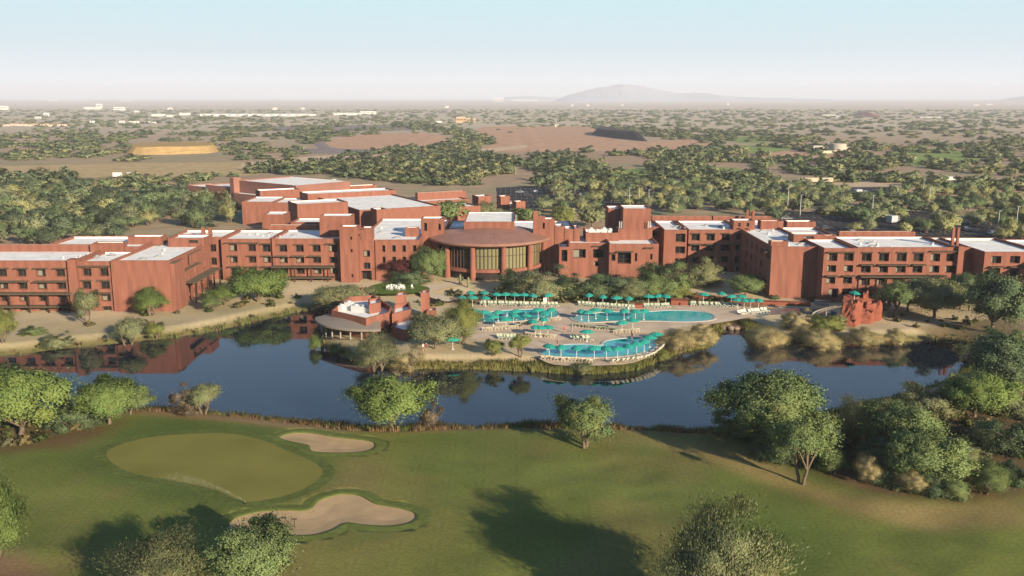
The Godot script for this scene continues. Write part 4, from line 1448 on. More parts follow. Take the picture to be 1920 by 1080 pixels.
func lake_bar() -> void:
	var w := thing("lakeside_bar", "round red bar building with columned veranda at the water's edge", "bar")
	var body := pv([-38.52, 193.99, -30, 186.57, -26.01, 192.16, -26.03, 197.65, -31.89, 210.07, -37.34, 208.29])
	pblk(w, body, 0.2, 6.0, 1.2)
	pblk(w, pv([-25.45, 192.73, -21.87, 197.56, -23, 204.86, -26.24, 202.07]), 0.5, 5.5, 0.9)
	pblk(w, pv([-25.17, 188.66, -21.77, 185, -18.83, 194.41, -19.88, 199.46, -22, 197.41, -24.54, 194.41]), 0.5, 3.8, 0.6)
	pblk(w, pv([-20.54, 205.51, -18.72, 206.04, -18.88, 209.31, -20.67, 208.76]), 0.5, 7.4, 0.3)
	pblk(w, pv([-19.18, 204.45, -17.03, 204.45, -17.4, 207.66, -19.35, 207.66]), 0.5, 3.6, 0.3)
	pblk(w, pv([-26.02, 204.24, -23.83, 205.96, -24.22, 209.47, -26.27, 208.29]), 0.5, 7.0, 0.3)
	pblk(w, pv([-30.7, 195.7, -28.48, 197.82, -29.23, 203.32, -31.83, 201.64]), 3.0, 6.9, 0.5)
	# machines on the roof
	for q in [[640, 583, 1.6, 1.5], [655, 584, 2.0, 1.6], [672, 586, 2.6, 1.2], [684, 588, 1.8, 1.4]]:
		pass
	for q in [[-37.14, 198.76, 1.0, 1.3], [-35.79, 200.34, 1.6, 1.7], [-34, 198.76, 1.8, 1.3], [-32.29, 198.23, 2.0, 1.2], [-31.05, 197.71, 1.4, 1.0]]:
		var m := MB.new()
		m.box(-q[2] / 2, q[2] / 2, 0.0, q[3], -0.8, 0.8)
		m.lathe(Vector3(0, q[3], 0), [Vector2(0.5, 0.0), Vector2(0.5, 0.25), Vector2(0.0, 0.2)], 0, TAU, 10)
		var u := obj("cooling_unit", m, mats.pale_metal, w)
		u.position = Vector3(q[0], 4.8, -q[1])
		u.rotation.y = -0.3
	# veranda on columns
	var c := Vector3(-29.5, 0, -198)
	var vm := MB.new()
	var a0 := deg_to_rad(-82.0)
	var a1 := deg_to_rad(12.0)
	vm.lathe(c, [Vector2(8.5, 4.0), Vector2(13.0, 3.55), Vector2(13.15, 3.6), Vector2(13.15, 3.95), Vector2(13.0, 4.05), Vector2(8.0, 5.0)], a0, a1, 40)
	obj("veranda_roof", vm, mats.veranda_roof, w)
	var fl := MB.new()
	fl.lathe(c, [Vector2(12.4, -0.8), Vector2(12.4, 0.55), Vector2(6.0, 0.56)], a0, a1, 40)
	obj("terrace", fl, mats.veranda_roof, w)
	for i in 8:
		var a := lerpf(a0, a1, (i + 0.4) / 8.0)
		var k := MB.new()
		k.tube(Vector3(0, -1.5, 0), Vector3(0, 3.7, 0), 0.19, 0.17, 8)
		var p := obj("column", k, mats.pale_column, w)
		p.position = c + Vector3(sin(a) * 12.0, 0, cos(a) * 12.0)
	var iw := MB.new()
	iw.lathe(c, [Vector2(8.6, 0.5), Vector2(8.6, 4.4)], a0, a1, 30)
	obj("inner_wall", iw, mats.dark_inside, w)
	var rl := MB.new()
	rl.lathe(c, [Vector2(12.25, 1.45), Vector2(12.33, 1.45), Vector2(12.33, 1.55), Vector2(12.25, 1.55)], a0, a1, 40)
	for i in 60:
		var a := lerpf(a0, a1, i / 60.0)
		var d := c + Vector3(sin(a) * 12.29, 0, cos(a) * 12.29)
		rl.box(d.x - 0.02, d.x + 0.02, 0.55, 1.45, d.z - 0.02, d.z + 0.02)
	obj("railing", rl, mats.iron, w)

func rock_block(root: Node3D, pts: PackedVector2Array, y0: float, y1: float, seed_: int) -> void:
	# a lump of sprayed rock: outline bulging and drawn in towards an uneven top
	var r := FastNoiseLite.new()
	r.seed = seed_
	r.frequency = 0.35
	var q := PackedVector2Array()
	for i in pts.size():
		for k in 5:
			q.append(pts[i].lerp(pts[(i + 1) % pts.size()], (k + 0.5) / 5.0))
	var ctr := Vector2.ZERO
	for p in q:
		ctr += p / q.size()
	var m := MB.new()
	var lev := 7
	var ringp := []
	for j in lev + 1:
		var t := float(j) / lev
		var row := []
		for p in q:
			var y := lerpf(y0, y1, t) + (1.3 * r.get_noise_2d(p.x * 1.6, p.y * 1.6) * t * t)
			var k := 1.0 - 0.07 * t - (0.07 * ss(0.8, 1.0, t)) + 0.16 * r.get_noise_3d(p.x, y * 1.5, p.y)
			var z := ctr + (p - ctr) * k
			row.append(Vector3(z.x, y, z.y))
		ringp.append(row)
	var top := Vector3(ctr.x, y1 + 0.1, ctr.y)
	for j in lev:
		for i in q.size():
			var k := (i + 1) % q.size()
			var a: Vector3 = ringp[j][i]
			var b: Vector3 = ringp[j][k]
			var d: Vector3 = ringp[j + 1][k]
			var e: Vector3 = ringp[j + 1][i]
			m.quad(a, b, d, e, Vector3(a.x - ctr.x, 0.2, a.z - ctr.y))
	for i in q.size():
		m.tri(ringp[lev][i], ringp[lev][(i + 1) % q.size()], top, Vector3.UP)
	obj("rock", m, mats.rock_stucco, root)

func slide_tower() -> void:
	var w := thing("slide_tower", "red sculpted rock tower of the water slide, a teal umbrella on top", "slide tower")
	rock_block(w, pv([72.33, 200.52, 74.68, 198.54, 77.28, 200.52, 79.36, 206.18, 77.7, 208.31, 75.13, 207.24]), 0.6, 6.4, 3)
	rock_block(w, pv([75.57, 201.02, 79.45, 200.02, 81.46, 204.09, 79.99, 207.24]), 0.6, 4.1, 4)
	rock_block(w, pv([78.45, 203.06, 82.5, 203.06, 84.9, 208.31, 83.9, 210.49, 81.03, 209.39]), 0.6, 5.5, 5)
	rock_block(w, pv([78.35, 204.09, 79.55, 204.09, 81.36, 208.31, 80.14, 208.31]), 0.6, 6.9, 6)
	rock_block(w, pv([72.41, 198.05, 74.85, 197.08, 75.92, 200.02, 73.68, 201.02]), 0.4, 2.6, 7)
	# the slide: a pale trough swept in a bend on posts
	var s := thing("water_slide", "pale curved water slide chute leaving the red rock tower", "water slide")
	var cv := Curve3D.new()
	for p in [Vector3(72.71, 5.6, -201.07), Vector3(70.19, 4.9, -201.51), Vector3(67.29, 4.3, -200.43), Vector3(66.1, 3.8, -198.43), Vector3(67.46, 3.2, -196.44), Vector3(70.14, 2.9, -199.21), Vector3(70.49, 2.4, -205.51), Vector3(67.3, 2.1, -206.8), Vector3(64.63, 1.8, -205.96)]:
		cv.add_point(p)
	for i in cv.point_count:
		var a := cv.get_point_position(maxi(i - 1, 0))
		var b := cv.get_point_position(mini(i + 1, cv.point_count - 1))
		cv.set_point_in(i, (a - b) / 6.0)
		cv.set_point_out(i, (b - a) / 6.0)
	var m := MB.new()
	var steps := 70
	var last := []
	for i in steps + 1:
		var l := cv.get_baked_length() * i / steps
		var p := cv.sample_baked(l, true)
		var d := (cv.sample_baked(minf(l + 0.2, cv.get_baked_length()), true) - cv.sample_baked(maxf(l - 0.2, 0.0), true)).normalized()
		var side := d.cross(Vector3.UP).normalized()
		var row := []
		for j in 9:
			var a := PI * j / 8.0
			row.append(p + side * cos(a) * 0.55 - Vector3(0, sin(a) * 0.45, 0))
		if last.size():
			for j in 8:
				m.quad(last[j], last[j + 1], row[j + 1], row[j], p + Vector3(0, 0.8, 0) - row[j])
		last = row
	obj("chute", m, mats.veranda_roof, s)
	for t in [0.12, 0.3, 0.5, 0.72]:
		var p := cv.sample_baked(cv.get_baked_length() * t)
		var k := MB.new()
		k.tube(Vector3(p.x, 0.8, p.z), p - Vector3(0, 0.55, 0), 0.14, 0.12, 8)
		obj("post", k, mats.grey_metal, s)
	# walkway to the tower
	var b := thing("footbridge", "grey railed walkway in shade leading to the slide tower", "footbridge")
	var bm := MB.new()
	var p0 := Vector3(71.71, 2.6, -215.83)
	var p1 := Vector3(74.26, 2.9, -213.3)
	bm.quad(p0, p1, p1 + Vector3(0, 0, -2), p0 + Vector3(0, 0, -2), Vector3.UP)
	bm.quad(p0, p1, p1 - Vector3(0, 0.3, 0), p0 - Vector3(0, 0.3, 0), Vector3(0, 0, 1))
	obj("deck", bm, mats.veranda_roof, b)
	var rm := MB.new()
	for i in 9:
		var p := p0.lerp(p1, i / 8.0)
		rm.tube(p, p + Vector3(0, 1.0, 0), 0.04, 0.04, 4)
	rm.tube(p0 + Vector3(0, 1, 0), p1 + Vector3(0, 1, 0), 0.05, 0.05, 4)
	obj("railing", rm, mats.grey_metal, b)
	# low red-brown garden walls behind the terrace
	for q in [
		[[38.3, 219.64, 42.3, 219.05, 42.85, 222.05, 38.8, 222.66], 2.6, "red-brown wall panel between two umbrella rows"],
		[[29.1, 216.12, 31, 216.12, 31.32, 218.46, 29.4, 218.46], 2.3, "short red-brown wall left of three umbrellas below the hedge"],
		[[-45.49, 229.16, -35.36, 233.15, -35.66, 235.19, -45.86, 231.14], 2.9, "low red wall behind the lakeside bar"],
		[[43.77, 227.02, 60.4, 219.64, 71.41, 217.87, 71.97, 219.64, 61.03, 222.05, 44.25, 229.59], 2.3, "long low retaining wall below the blank hotel wall"],
	]:
		var g := MB.new()
		var pp := pv(q[0])
		g.poly_side(pp, 0.9, q[1])
		g.poly_top(pp, q[1])
		tag(obj("garden_wall", g, mats.rock_stucco), q[2], "wall", "garden walls")

# ---------------------------------------------------------------- people
func person_mesh(pose: int, top: Color, low: Color) -> ArrayMesh:
	# joints with radii, joined by a smooth minimum and meshed as surface nets
	var j := [
		[Vector3(0, 0.95, 0), Vector3(0, 1.15, 0.01), 0.15, 0.135], [Vector3(0, 1.15, 0.01), Vector3(0, 1.4, 0), 0.135, 0.155],
		[Vector3(0, 1.45, 0), Vector3(0, 1.56, 0.01), 0.06, 0.055], [Vector3(0, 1.515, 0.02), Vector3(0, 1.7, 0.01), 0.095, 0.1],
		[Vector3(-0.1, 0.92, 0), Vector3(-0.12, 0.5, 0.03), 0.095, 0.065], [Vector3(-0.12, 0.5, 0.03), Vector3(-0.13, 0.08, -0.02), 0.06, 0.045], [Vector3(-0.13, 0.05, -0.02), Vector3(-0.14, 0.04, 0.15), 0.045, 0.04],
		[Vector3(0.1, 0.92, 0), Vector3(0.12, 0.5, 0.04), 0.095, 0.065], [Vector3(0.12, 0.5, 0.04), Vector3(0.13, 0.08, 0.02), 0.06, 0.045], [Vector3(0.13, 0.05, 0.02), Vector3(0.15, 0.04, 0.19), 0.045, 0.04],
	]
	for s in [-1.0, 1.0]:
		var sh := Vector3(0.19 * s, 1.4, 0)
		var el := Vector3(0.27 * s, 1.13, -0.02)
		var ha := Vector3(0.25 * s, 0.88, 0.08)
		if pose == 1 and s > 0:
			el = Vector3(0.3, 1.2, 0.1)
			ha = Vector3(0.18, 1.38, 0.25)
		j.append([sh, el, 0.055, 0.042])
		j.append([el, ha, 0.04, 0.032])
		j.append([ha, ha + (ha - el).normalized() * 0.15, 0.035, 0.02])
	var cell := 0.035
	var o := Vector3(-0.42, -0.04, -0.28)
	var nx := 25
	var ny := 54
	var nz := 18
	var val := PackedFloat32Array()
	val.resize(nx * ny * nz)
	for y in ny:
		for z in nz:
			for x in nx:
				var p := o + Vector3(x, y, z) * cell
				var d := 9.0
				for b in j:
					var e: Vector3 = b[1] - b[0]
					var t := clampf((p - b[0]).dot(e) / e.length_squared(), 0, 1)
					var q: float = (p - b[0] - e * t).length() - lerpf(b[2], b[3], t)
					var k := 0.03
					var hh := clampf(0.5 + 0.5 * (d - q) / k, 0, 1)
					d = lerpf(d, q, hh) - k * hh * (1.0 - hh)
				val[(y * nz + z) * nx + x] = d
	var idx := {}
	var vs := PackedVector3Array()
	for y in ny - 1:
		for z in nz - 1:
			for x in nx - 1:
				var sum := Vector3.ZERO
				var cnt := 0
				for e in 12:
					var ax := e / 4
					var u := (e % 4) & 1
					var v2 := (e % 4) >> 1
					var a := Vector3i.ZERO
					a[(ax + 1) % 3] = u
					a[(ax + 2) % 3] = v2
					var b := a
					b[ax] = 1
					var va := val[((y + a.y) * nz + z + a.z) * nx + x + a.x]
					var vb := val[((y + b.y) * nz + z + b.z) * nx + x + b.x]
					if (va < 0) != (vb < 0):
						sum += Vector3(a).lerp(Vector3(b), va / (va - vb))
						cnt += 1
				if cnt:
					idx[Vector3i(x, y, z)] = vs.size()
					vs.append(o + (Vector3(x, y, z) + sum / cnt) * cell)
	var m := MB.new()
	for key in idx:
		var g: Vector3i = key
		for ax in 3:
			var b := g
			b[ax] += 1
			var va := val[(g.y * nz + g.z) * nx + g.x]
			var vb := val[(b.y * nz + b.z) * nx + b.x]
			if (va < 0) == (vb < 0):
				continue
			var u := Vector3i.ZERO
			var v2 := Vector3i.ZERO
			u[(ax + 1) % 3] = 1
			v2[(ax + 2) % 3] = 1
			if not (idx.has(g - u) and idx.has(g - v2) and idx.has(g - u - v2)):
				continue
			var hint := Vector3.ZERO
			hint[ax] = 1.0 if va < 0 else -1.0
			var q: Vector3 = vs[idx[g]]
			m.col = Color(0.42, 0.25, 0.17)
			if q.y > 1.0 and q.y < 1.43 and absf(q.x) < 0.24:
				m.col = top
			elif q.y <= 1.0 and q.y > 0.55 and absf(q.x) < 0.21:
				m.col = low
			elif q.y > 1.68 or (q.y > 1.58 and q.z < -0.03):
				m.col = Color(0.05, 0.03, 0.02)
			m.quad(vs[idx[g]], vs[idx[g - u]], vs[idx[g - u - v2]], vs[idx[g - v2]], hint)
	return m.mesh()

# ---------------------------------------------------------------- umbrellas, loungers, chairs, people
func pool_furniture() -> void:
	var base := thing("umbrella", "x", "umbrella", Vector3.ZERO, 0, "teal pool umbrellas")
	var m := MB.new()
	var k := 8
	for i in k:
		var a0 := TAU * i / k
		var a1 := TAU * (i + 1) / k
		var p0 := Vector3(sin(a0) * 1.08, 2.02, cos(a0) * 1.5)
		var p1 := Vector3(sin(a1) * 1.08, 2.02, cos(a1) * 1.5)
		var q0 := Vector3(sin(a0) * 0.55, 2.34, cos(a0) * 0.75)
		var q1 := Vector3(sin(a1) * 0.55, 2.34, cos(a1) * 0.75)
		var hint := (p0 + p1) * Vector3(1, 0, 1) + Vector3(0, 2, 0)
		m.quad(p0, p1, q1, q0, hint)
		m.tri(q0, q1, Vector3(0, 2.5, 0), hint)
		m.quad(p0, p1, p1 - Vector3(0, 0.16, 0), p0 - Vector3(0, 0.16, 0), (p0 + p1) * Vector3(1, 0, 1))
	obj("canopy", m, mats.teal_cloth, base)
	m = MB.new()
	m.tube(Vector3(0, 0, 0), Vector3(0, 2.56, 0), 0.055, 0.045, 8)
	obj("pole", m, mats.white_paint, base)
	m = MB.new()
	m.lathe(Vector3.ZERO, [Vector2(0.3, 0.0), Vector2(0.3, 0.07), Vector2(0.12, 0.12), Vector2(0.0, 0.12)], 0, TAU, 10)
	obj("base", m, mats.white_paint, base)
	var lounge := thing("sun_lounger", "x", "sun lounger", Vector3.ZERO, 0, "pale pool loungers")
	m = MB.new()
	m.box(-0.33, 0.33, 0.33, 0.4, -0.35, 0.95)
	obj("seat", m, mats.sling_cloth, lounge)
	m = MB.new()
	m.quad(Vector3(-0.33, 0.38, -0.36), Vector3(0.33, 0.38, -0.36), Vector3(0.33, 0.88, -0.88), Vector3(-0.33, 0.88, -0.88), Vector3(0, 1, 0.6))
	m.quad(Vector3(-0.33, 0.32, -0.38), Vector3(0.33, 0.32, -0.38), Vector3(0.33, 0.83, -0.93), Vector3(-0.33, 0.83, -0.93), Vector3(0, -1, -0.6))
	m.quad(Vector3(-0.33, 0.88, -0.88), Vector3(0.33, 0.88, -0.88), Vector3(0.33, 0.83, -0.93), Vector3(-0.33, 0.83, -0.93), Vector3(0, 1, -1))
	obj("backrest", m, mats.sling_cloth, lounge)
	for x in [-0.31, 0.31]:
		for z in [-0.3, 0.85]:
			m = MB.new()
			m.box(x - 0.035, x + 0.035, 0.0, 0.35, z - 0.035, z + 0.035)
			obj("leg", m, mats.white_paint, lounge)
	var first_u := true
	var first_l := true
	for row in [
		["teal umbrellas in the back row left of the towel cabinet", [-10.17, 224.5, -6.86, 224.37, -3.84, 222.52, -1.56, 222.52, 0.65, 222.03, 2.99, 222.03, 5.04, 221.12], 1.53],
		["teal umbrellas by the tall terrace tree", [-12.04, 218.91, -9.48, 218.91, -6.39, 218.32], 1.53],
		["teal umbrella standing just right of the white towel cabinet", [8.81, 221.55], 1.53],
		["teal umbrellas in the row under the dark hedge of trees", [18.66, 221.55, 21.85, 219.68, 25, 218.32, 27.85, 217.73], 1.53],
		["three teal umbrellas left of the red-brown wall panel", [32.96, 220.1, 35.32, 220.7, 37.08, 220.1], 1.53],
		["four teal umbrellas standing below the shaded court", [46.66, 222.52, 51.21, 223.44, 52.86, 220.1, 55.24, 220.1], 1.53],
		["low teal umbrellas behind the golden brush right of the pools", [53.49, 215.99, 54.87, 215.41, 56.38, 215.41, 58.28, 215.41], 1.53],
		["teal umbrellas along the near edge of the left pool", [-8.55, 204.48, -6.32, 203.14, -4.08, 198.42, -3.1, 202.93, -1.31, 196.09, 0.9, 203.96, 0.35, 200.4, 3.05, 199.9, 5.91, 205.52, 8.92, 205.52], 1.53],
		["teal umbrellas clustered between left and near pool", [7.11, 201.91, 6.8, 195.99, 4.45, 194.09, 4.9, 189.04, 5.89, 188.59, 7.46, 189.04], 1.53],
		["lone teal umbrella in the middle of the open terrace", [15.28, 185.09], 1.53],
		["teal umbrellas along the near edge of the right pool", [15.56, 203.96, 18.91, 205.26, 21.36, 204.48, 25.2, 204.48, 27.66, 203.96, 29.61, 204.22, 17.04, 202.93], 1.53],
		["two teal umbrellas over the shaded loungers below the right pool", [23.39, 192.92, 25.93, 195.03], 1.53],
		["teal umbrellas round the near pool's shore", [7.17, 173.74, 9.39, 172.98, 12.34, 172.23, 15.7, 172.23, 18, 172.04, 20.14, 171.86, 22.31, 173.74, 24.22, 175.28, 25.94, 177.24, 27.49, 180.47, 29.15, 182.96], 1.53],
		["teal umbrella beside the big tree at the terrace's left end", [-11.73, 178.84], 1.53],
		["teal umbrella on top of the red slide tower", [75.57, 201.64], 6.2],
	]:
		var list := []
		for i in range(0, row[1].size(), 2):
			var p := Vector3(row[1][i], row[2], -row[1][i + 1])
			var o: Node3D
			if first_u:
				o = base
				o.position = p
				first_u = false
			else:
				o = dup(base, "umbrella", p, rng.randf() * TAU)
			list.append(o)
		rank(list, row[0])
	for row in [
		["green loungers in the back row left of the towel cabinet", Vector3(-7.73, 1.53, -220.1), Vector3(11.23, 1.53, -218.03), 22, 0.1, 0],
		["green loungers in the row under the dark hedge", Vector3(16.05, 1.53, -219.51), Vector3(29.23, 1.53, -215.12), 16, 0.1, 0],
		["green loungers before the three umbrellas left of the wall panel", Vector3(31.32, 1.53, -216.57), Vector3(37.93, 1.53, -217.44), 8, 0.0, 0],
		["green loungers before the four umbrellas below the shaded court", Vector3(42.77, 1.53, -219.51), Vector3(54.09, 1.53, -217.44), 12, 0.0, 0],
		["cream loungers behind the golden brush right of the pools", Vector3(52.15, 1.53, -209.26), Vector3(59.78, 1.53, -212.58), 9, 0.4, 1],
		["cream loungers in the front row of the left pool", Vector3(-6.28, 1.53, -194.09), Vector3(2.08, 1.53, -196.95), 12, 2.9, 1],
		["cream loungers between the left pool's umbrellas", Vector3(1.76, 1.53, -199.9), Vector3(10.78, 1.53, -203.96), 12, 2.9, 1],
		["cream loungers in the umbrella cluster between the pools", Vector3(2.8, 1.53, -190.39), Vector3(8.87, 1.53, -188.15), 9, 2.8, 1],
		["shaded loungers in the row below the right pool", Vector3(13.41, 1.53, -198.42), Vector3(22.79, 1.53, -193.62), 14, 2.9, 0],
		["loungers under the two umbrellas below the right pool", Vector3(21.45, 1.53, -191.76), Vector3(27.34, 1.53, -193.62), 8, 2.9, 1],
		["cream loungers along the straight near shore of the near pool", Vector3(5.6, 1.53, -171.86), Vector3(15.08, 1.53, -169.64), 15, 3.1, 1],
		["cream loungers round the near pool's curved right end", Vector3(18.05, 1.53, -169.28), Vector3(29.9, 1.53, -180.88), 16, -2.6, 1, Vector3(1.5, 0, 2.5)],
		["grey loungers in tree shade at the left of the terrace", Vector3(-3.1, 1.53, -187.7), Vector3(1.32, 1.53, -186.82), 6, 0.4, 0],
		["loungers round the lone umbrella on the open terrace", Vector3(12.33, 1.53, -186.82), Vector3(16.23, 1.53, -185.95), 6, 0.6, 0],
	]:
		# label, from, to, count, turn, height
		var list := []
		for i in row[3]:
			var t: float = (i + 0.5) / row[3]
			var p: Vector3 = row[1].lerp(row[2], t)
			if row.size() > 6:
				p += row[6] * sin(PI * t)
			p += Vector3(rng.randf_range(-0.15, 0.15), 0, rng.randf_range(-0.25, 0.25))
			var o: Node3D
			if first_l:
				o = lounge
				o.position = p
				o.rotation.y = row[4]
				first_l = false
			else:
				o = dup(lounge, "sun_lounger", p, row[4] + rng.randf_range(-0.12, 0.12))
			if row[5] == 1:
				o.get_node("seat").material_override = mats.sand_cloth
				o.get_node("backrest").material_override = mats.sand_cloth
			list.append(o)
		rank(list, row[0])
	# white chairs of a set-up on the lawn
	var ch := thing("chair", "x", "chair", Vector3.ZERO, 0, "white chairs on the lawn")
	m = MB.new()
	m.box(-0.24, 0.24, 0.42, 0.47, -0.24, 0.24)
	obj("seat", m, mats.white_paint, ch)
	m = MB.new()
	m.box(-0.24, 0.24, 0.47, 0.98, -0.26, -0.2)
	obj("backrest", m, mats.white_paint, ch)
	for x in [-0.21, 0.21]:
		for z in [-0.21, 0.21]:
			m = MB.new()
			m.box(x - 0.025, x + 0.025, 0, 0.42, z - 0.025, z + 0.025)
			obj("leg", m, mats.white_paint, ch)
	var chairs := [ch]
	var pts := []
	for i in 15:
		pts.append(Vector3(-31.82, 2.55, -233.17) + Vector3((i % 8) * 0.62 + (i / 8) * 0.3, 0, -(i / 8) * 2.2 + (i % 3) * 0.5))
	ch.position = pts[0]
	for i in range(1, 15):
		chairs.append(dup(ch, "chair", pts[i], rng.randf_range(-0.6, 0.6)))
	for q in [Vector3(-25.57, 2.55, -234.54)]:
		chairs.append(dup(ch, "chair", q, 0.5))
	rank(chairs, "white chairs on the lawn by the rotunda")
	# towel hut and shade
	var hut := thing("towel_cabinet", "white towel cabinet at the right end of the back umbrella row", "cabinet", Vector3(8.05, 1.53, -221.91))
	m = MB.new()
	m.box(-0.45, 0.45, 0.08, 1.5, -0.35, 0.35)
	obj("body", m, mats.white_paint, hut)
	m = MB.new()
	m.box(-0.55, 0.55, 1.503, 1.6, -0.45, 0.45)
	obj("lid", m, mats.pale_metal, hut)
	# people by the pools
	var skin := vcol("person_cloth", 0.8)
	var n := 0
	for q in [
		["person in a red top standing on the terrace beside the long pool", Vector3(11.09, 1.53, -192.22), 0.5, 0, Color(0.45, 0.05, 0.04), Color(0.3, 0.05, 0.04)],
		["person in red standing at the near pool's left edge", Vector3(9.08, 1.6, -181.03), 1.8, 1, Color(0.4, 0.04, 0.04), Color(0.08, 0.05, 0.1)],
		["person in white standing on the terrace behind the right pool", Vector3(26.91, 1.6, -210.6), -0.6, 0, Color(0.7, 0.7, 0.68), Color(0.5, 0.45, 0.4)],
		["person in blue standing between the left pool and the lone umbrella", Vector3(12.73, 1.53, -193.15), 2.0, 0, Color(0.05, 0.1, 0.3), Color(0.4, 0.35, 0.28)],
		["person in white walking on the deck above the left pool", Vector3(3.16, 1.53, -215.99), 1.4, 1, Color(0.7, 0.7, 0.68), Color(0.08, 0.08, 0.1)],
		["person in green on the deck above the right pool's bare end", Vector3(42.47, 1.53, -216.57), -1.0, 0, Color(0.1, 0.3, 0.15), Color(0.5, 0.45, 0.4)],
		["person in dark clothes at the near pool's far side", Vector3(24.74, 1.6, -186.55), 2.6, 1, Color(0.04, 0.04, 0.06), Color(0.05, 0.05, 0.06)],
		["person in dark red beside the tables left of the big terrace tree", Vector3(-16.9, 1.53, -177.64), 0.2, 0, Color(0.2, 0.04, 0.04), Color(0.05, 0.05, 0.06)],
		["person in white beside the tables left of the big terrace tree", Vector3(-17.49, 1.53, -177.24), 1.2, 1, Color(0.6, 0.58, 0.55), Color(0.2, 0.05, 0.05)],
	]:
		var o := obj("person", person_mesh(q[3], q[4], q[5]), skin)
		o.position = q[1]
		o.rotation.y = q[2]
		tag(o, q[0], "person", "people at the pools")

# ---------------------------------------------------------------- gardens
func saguaro(at: Vector3, h: float, label: String) -> void:
	var w := thing("saguaro_cactus", label, "cactus", at, rng.randf() * 3.0, "saguaro cacti")
	var cm := mat("cactus_skin", lin(0.144, 0.144, 0.079), 0.8)
	var m := MB.new()
	m.tube(Vector3(0, -0.3, 0), Vector3(0, h * 0.9, 0), 0.32, 0.3, 10)
	m.tube(Vector3(0, h * 0.9, 0), Vector3(0, h, 0), 0.3, 0.12, 10)
	obj("stem", m, cm, w)
	for s in [-1.0, 1.0]:
		var a := MB.new()
		a.tube(Vector3(0.2 * s, h * 0.42, 0), Vector3(0.75 * s, h * 0.5, 0), 0.17, 0.19, 8)
		a.tube(Vector3(0.75 * s, h * 0.48, 0), Vector3(0.78 * s, h * (0.7 if s > 0 else 0.78), 0), 0.2, 0.16, 8)
		obj("arm", a, cm, w)

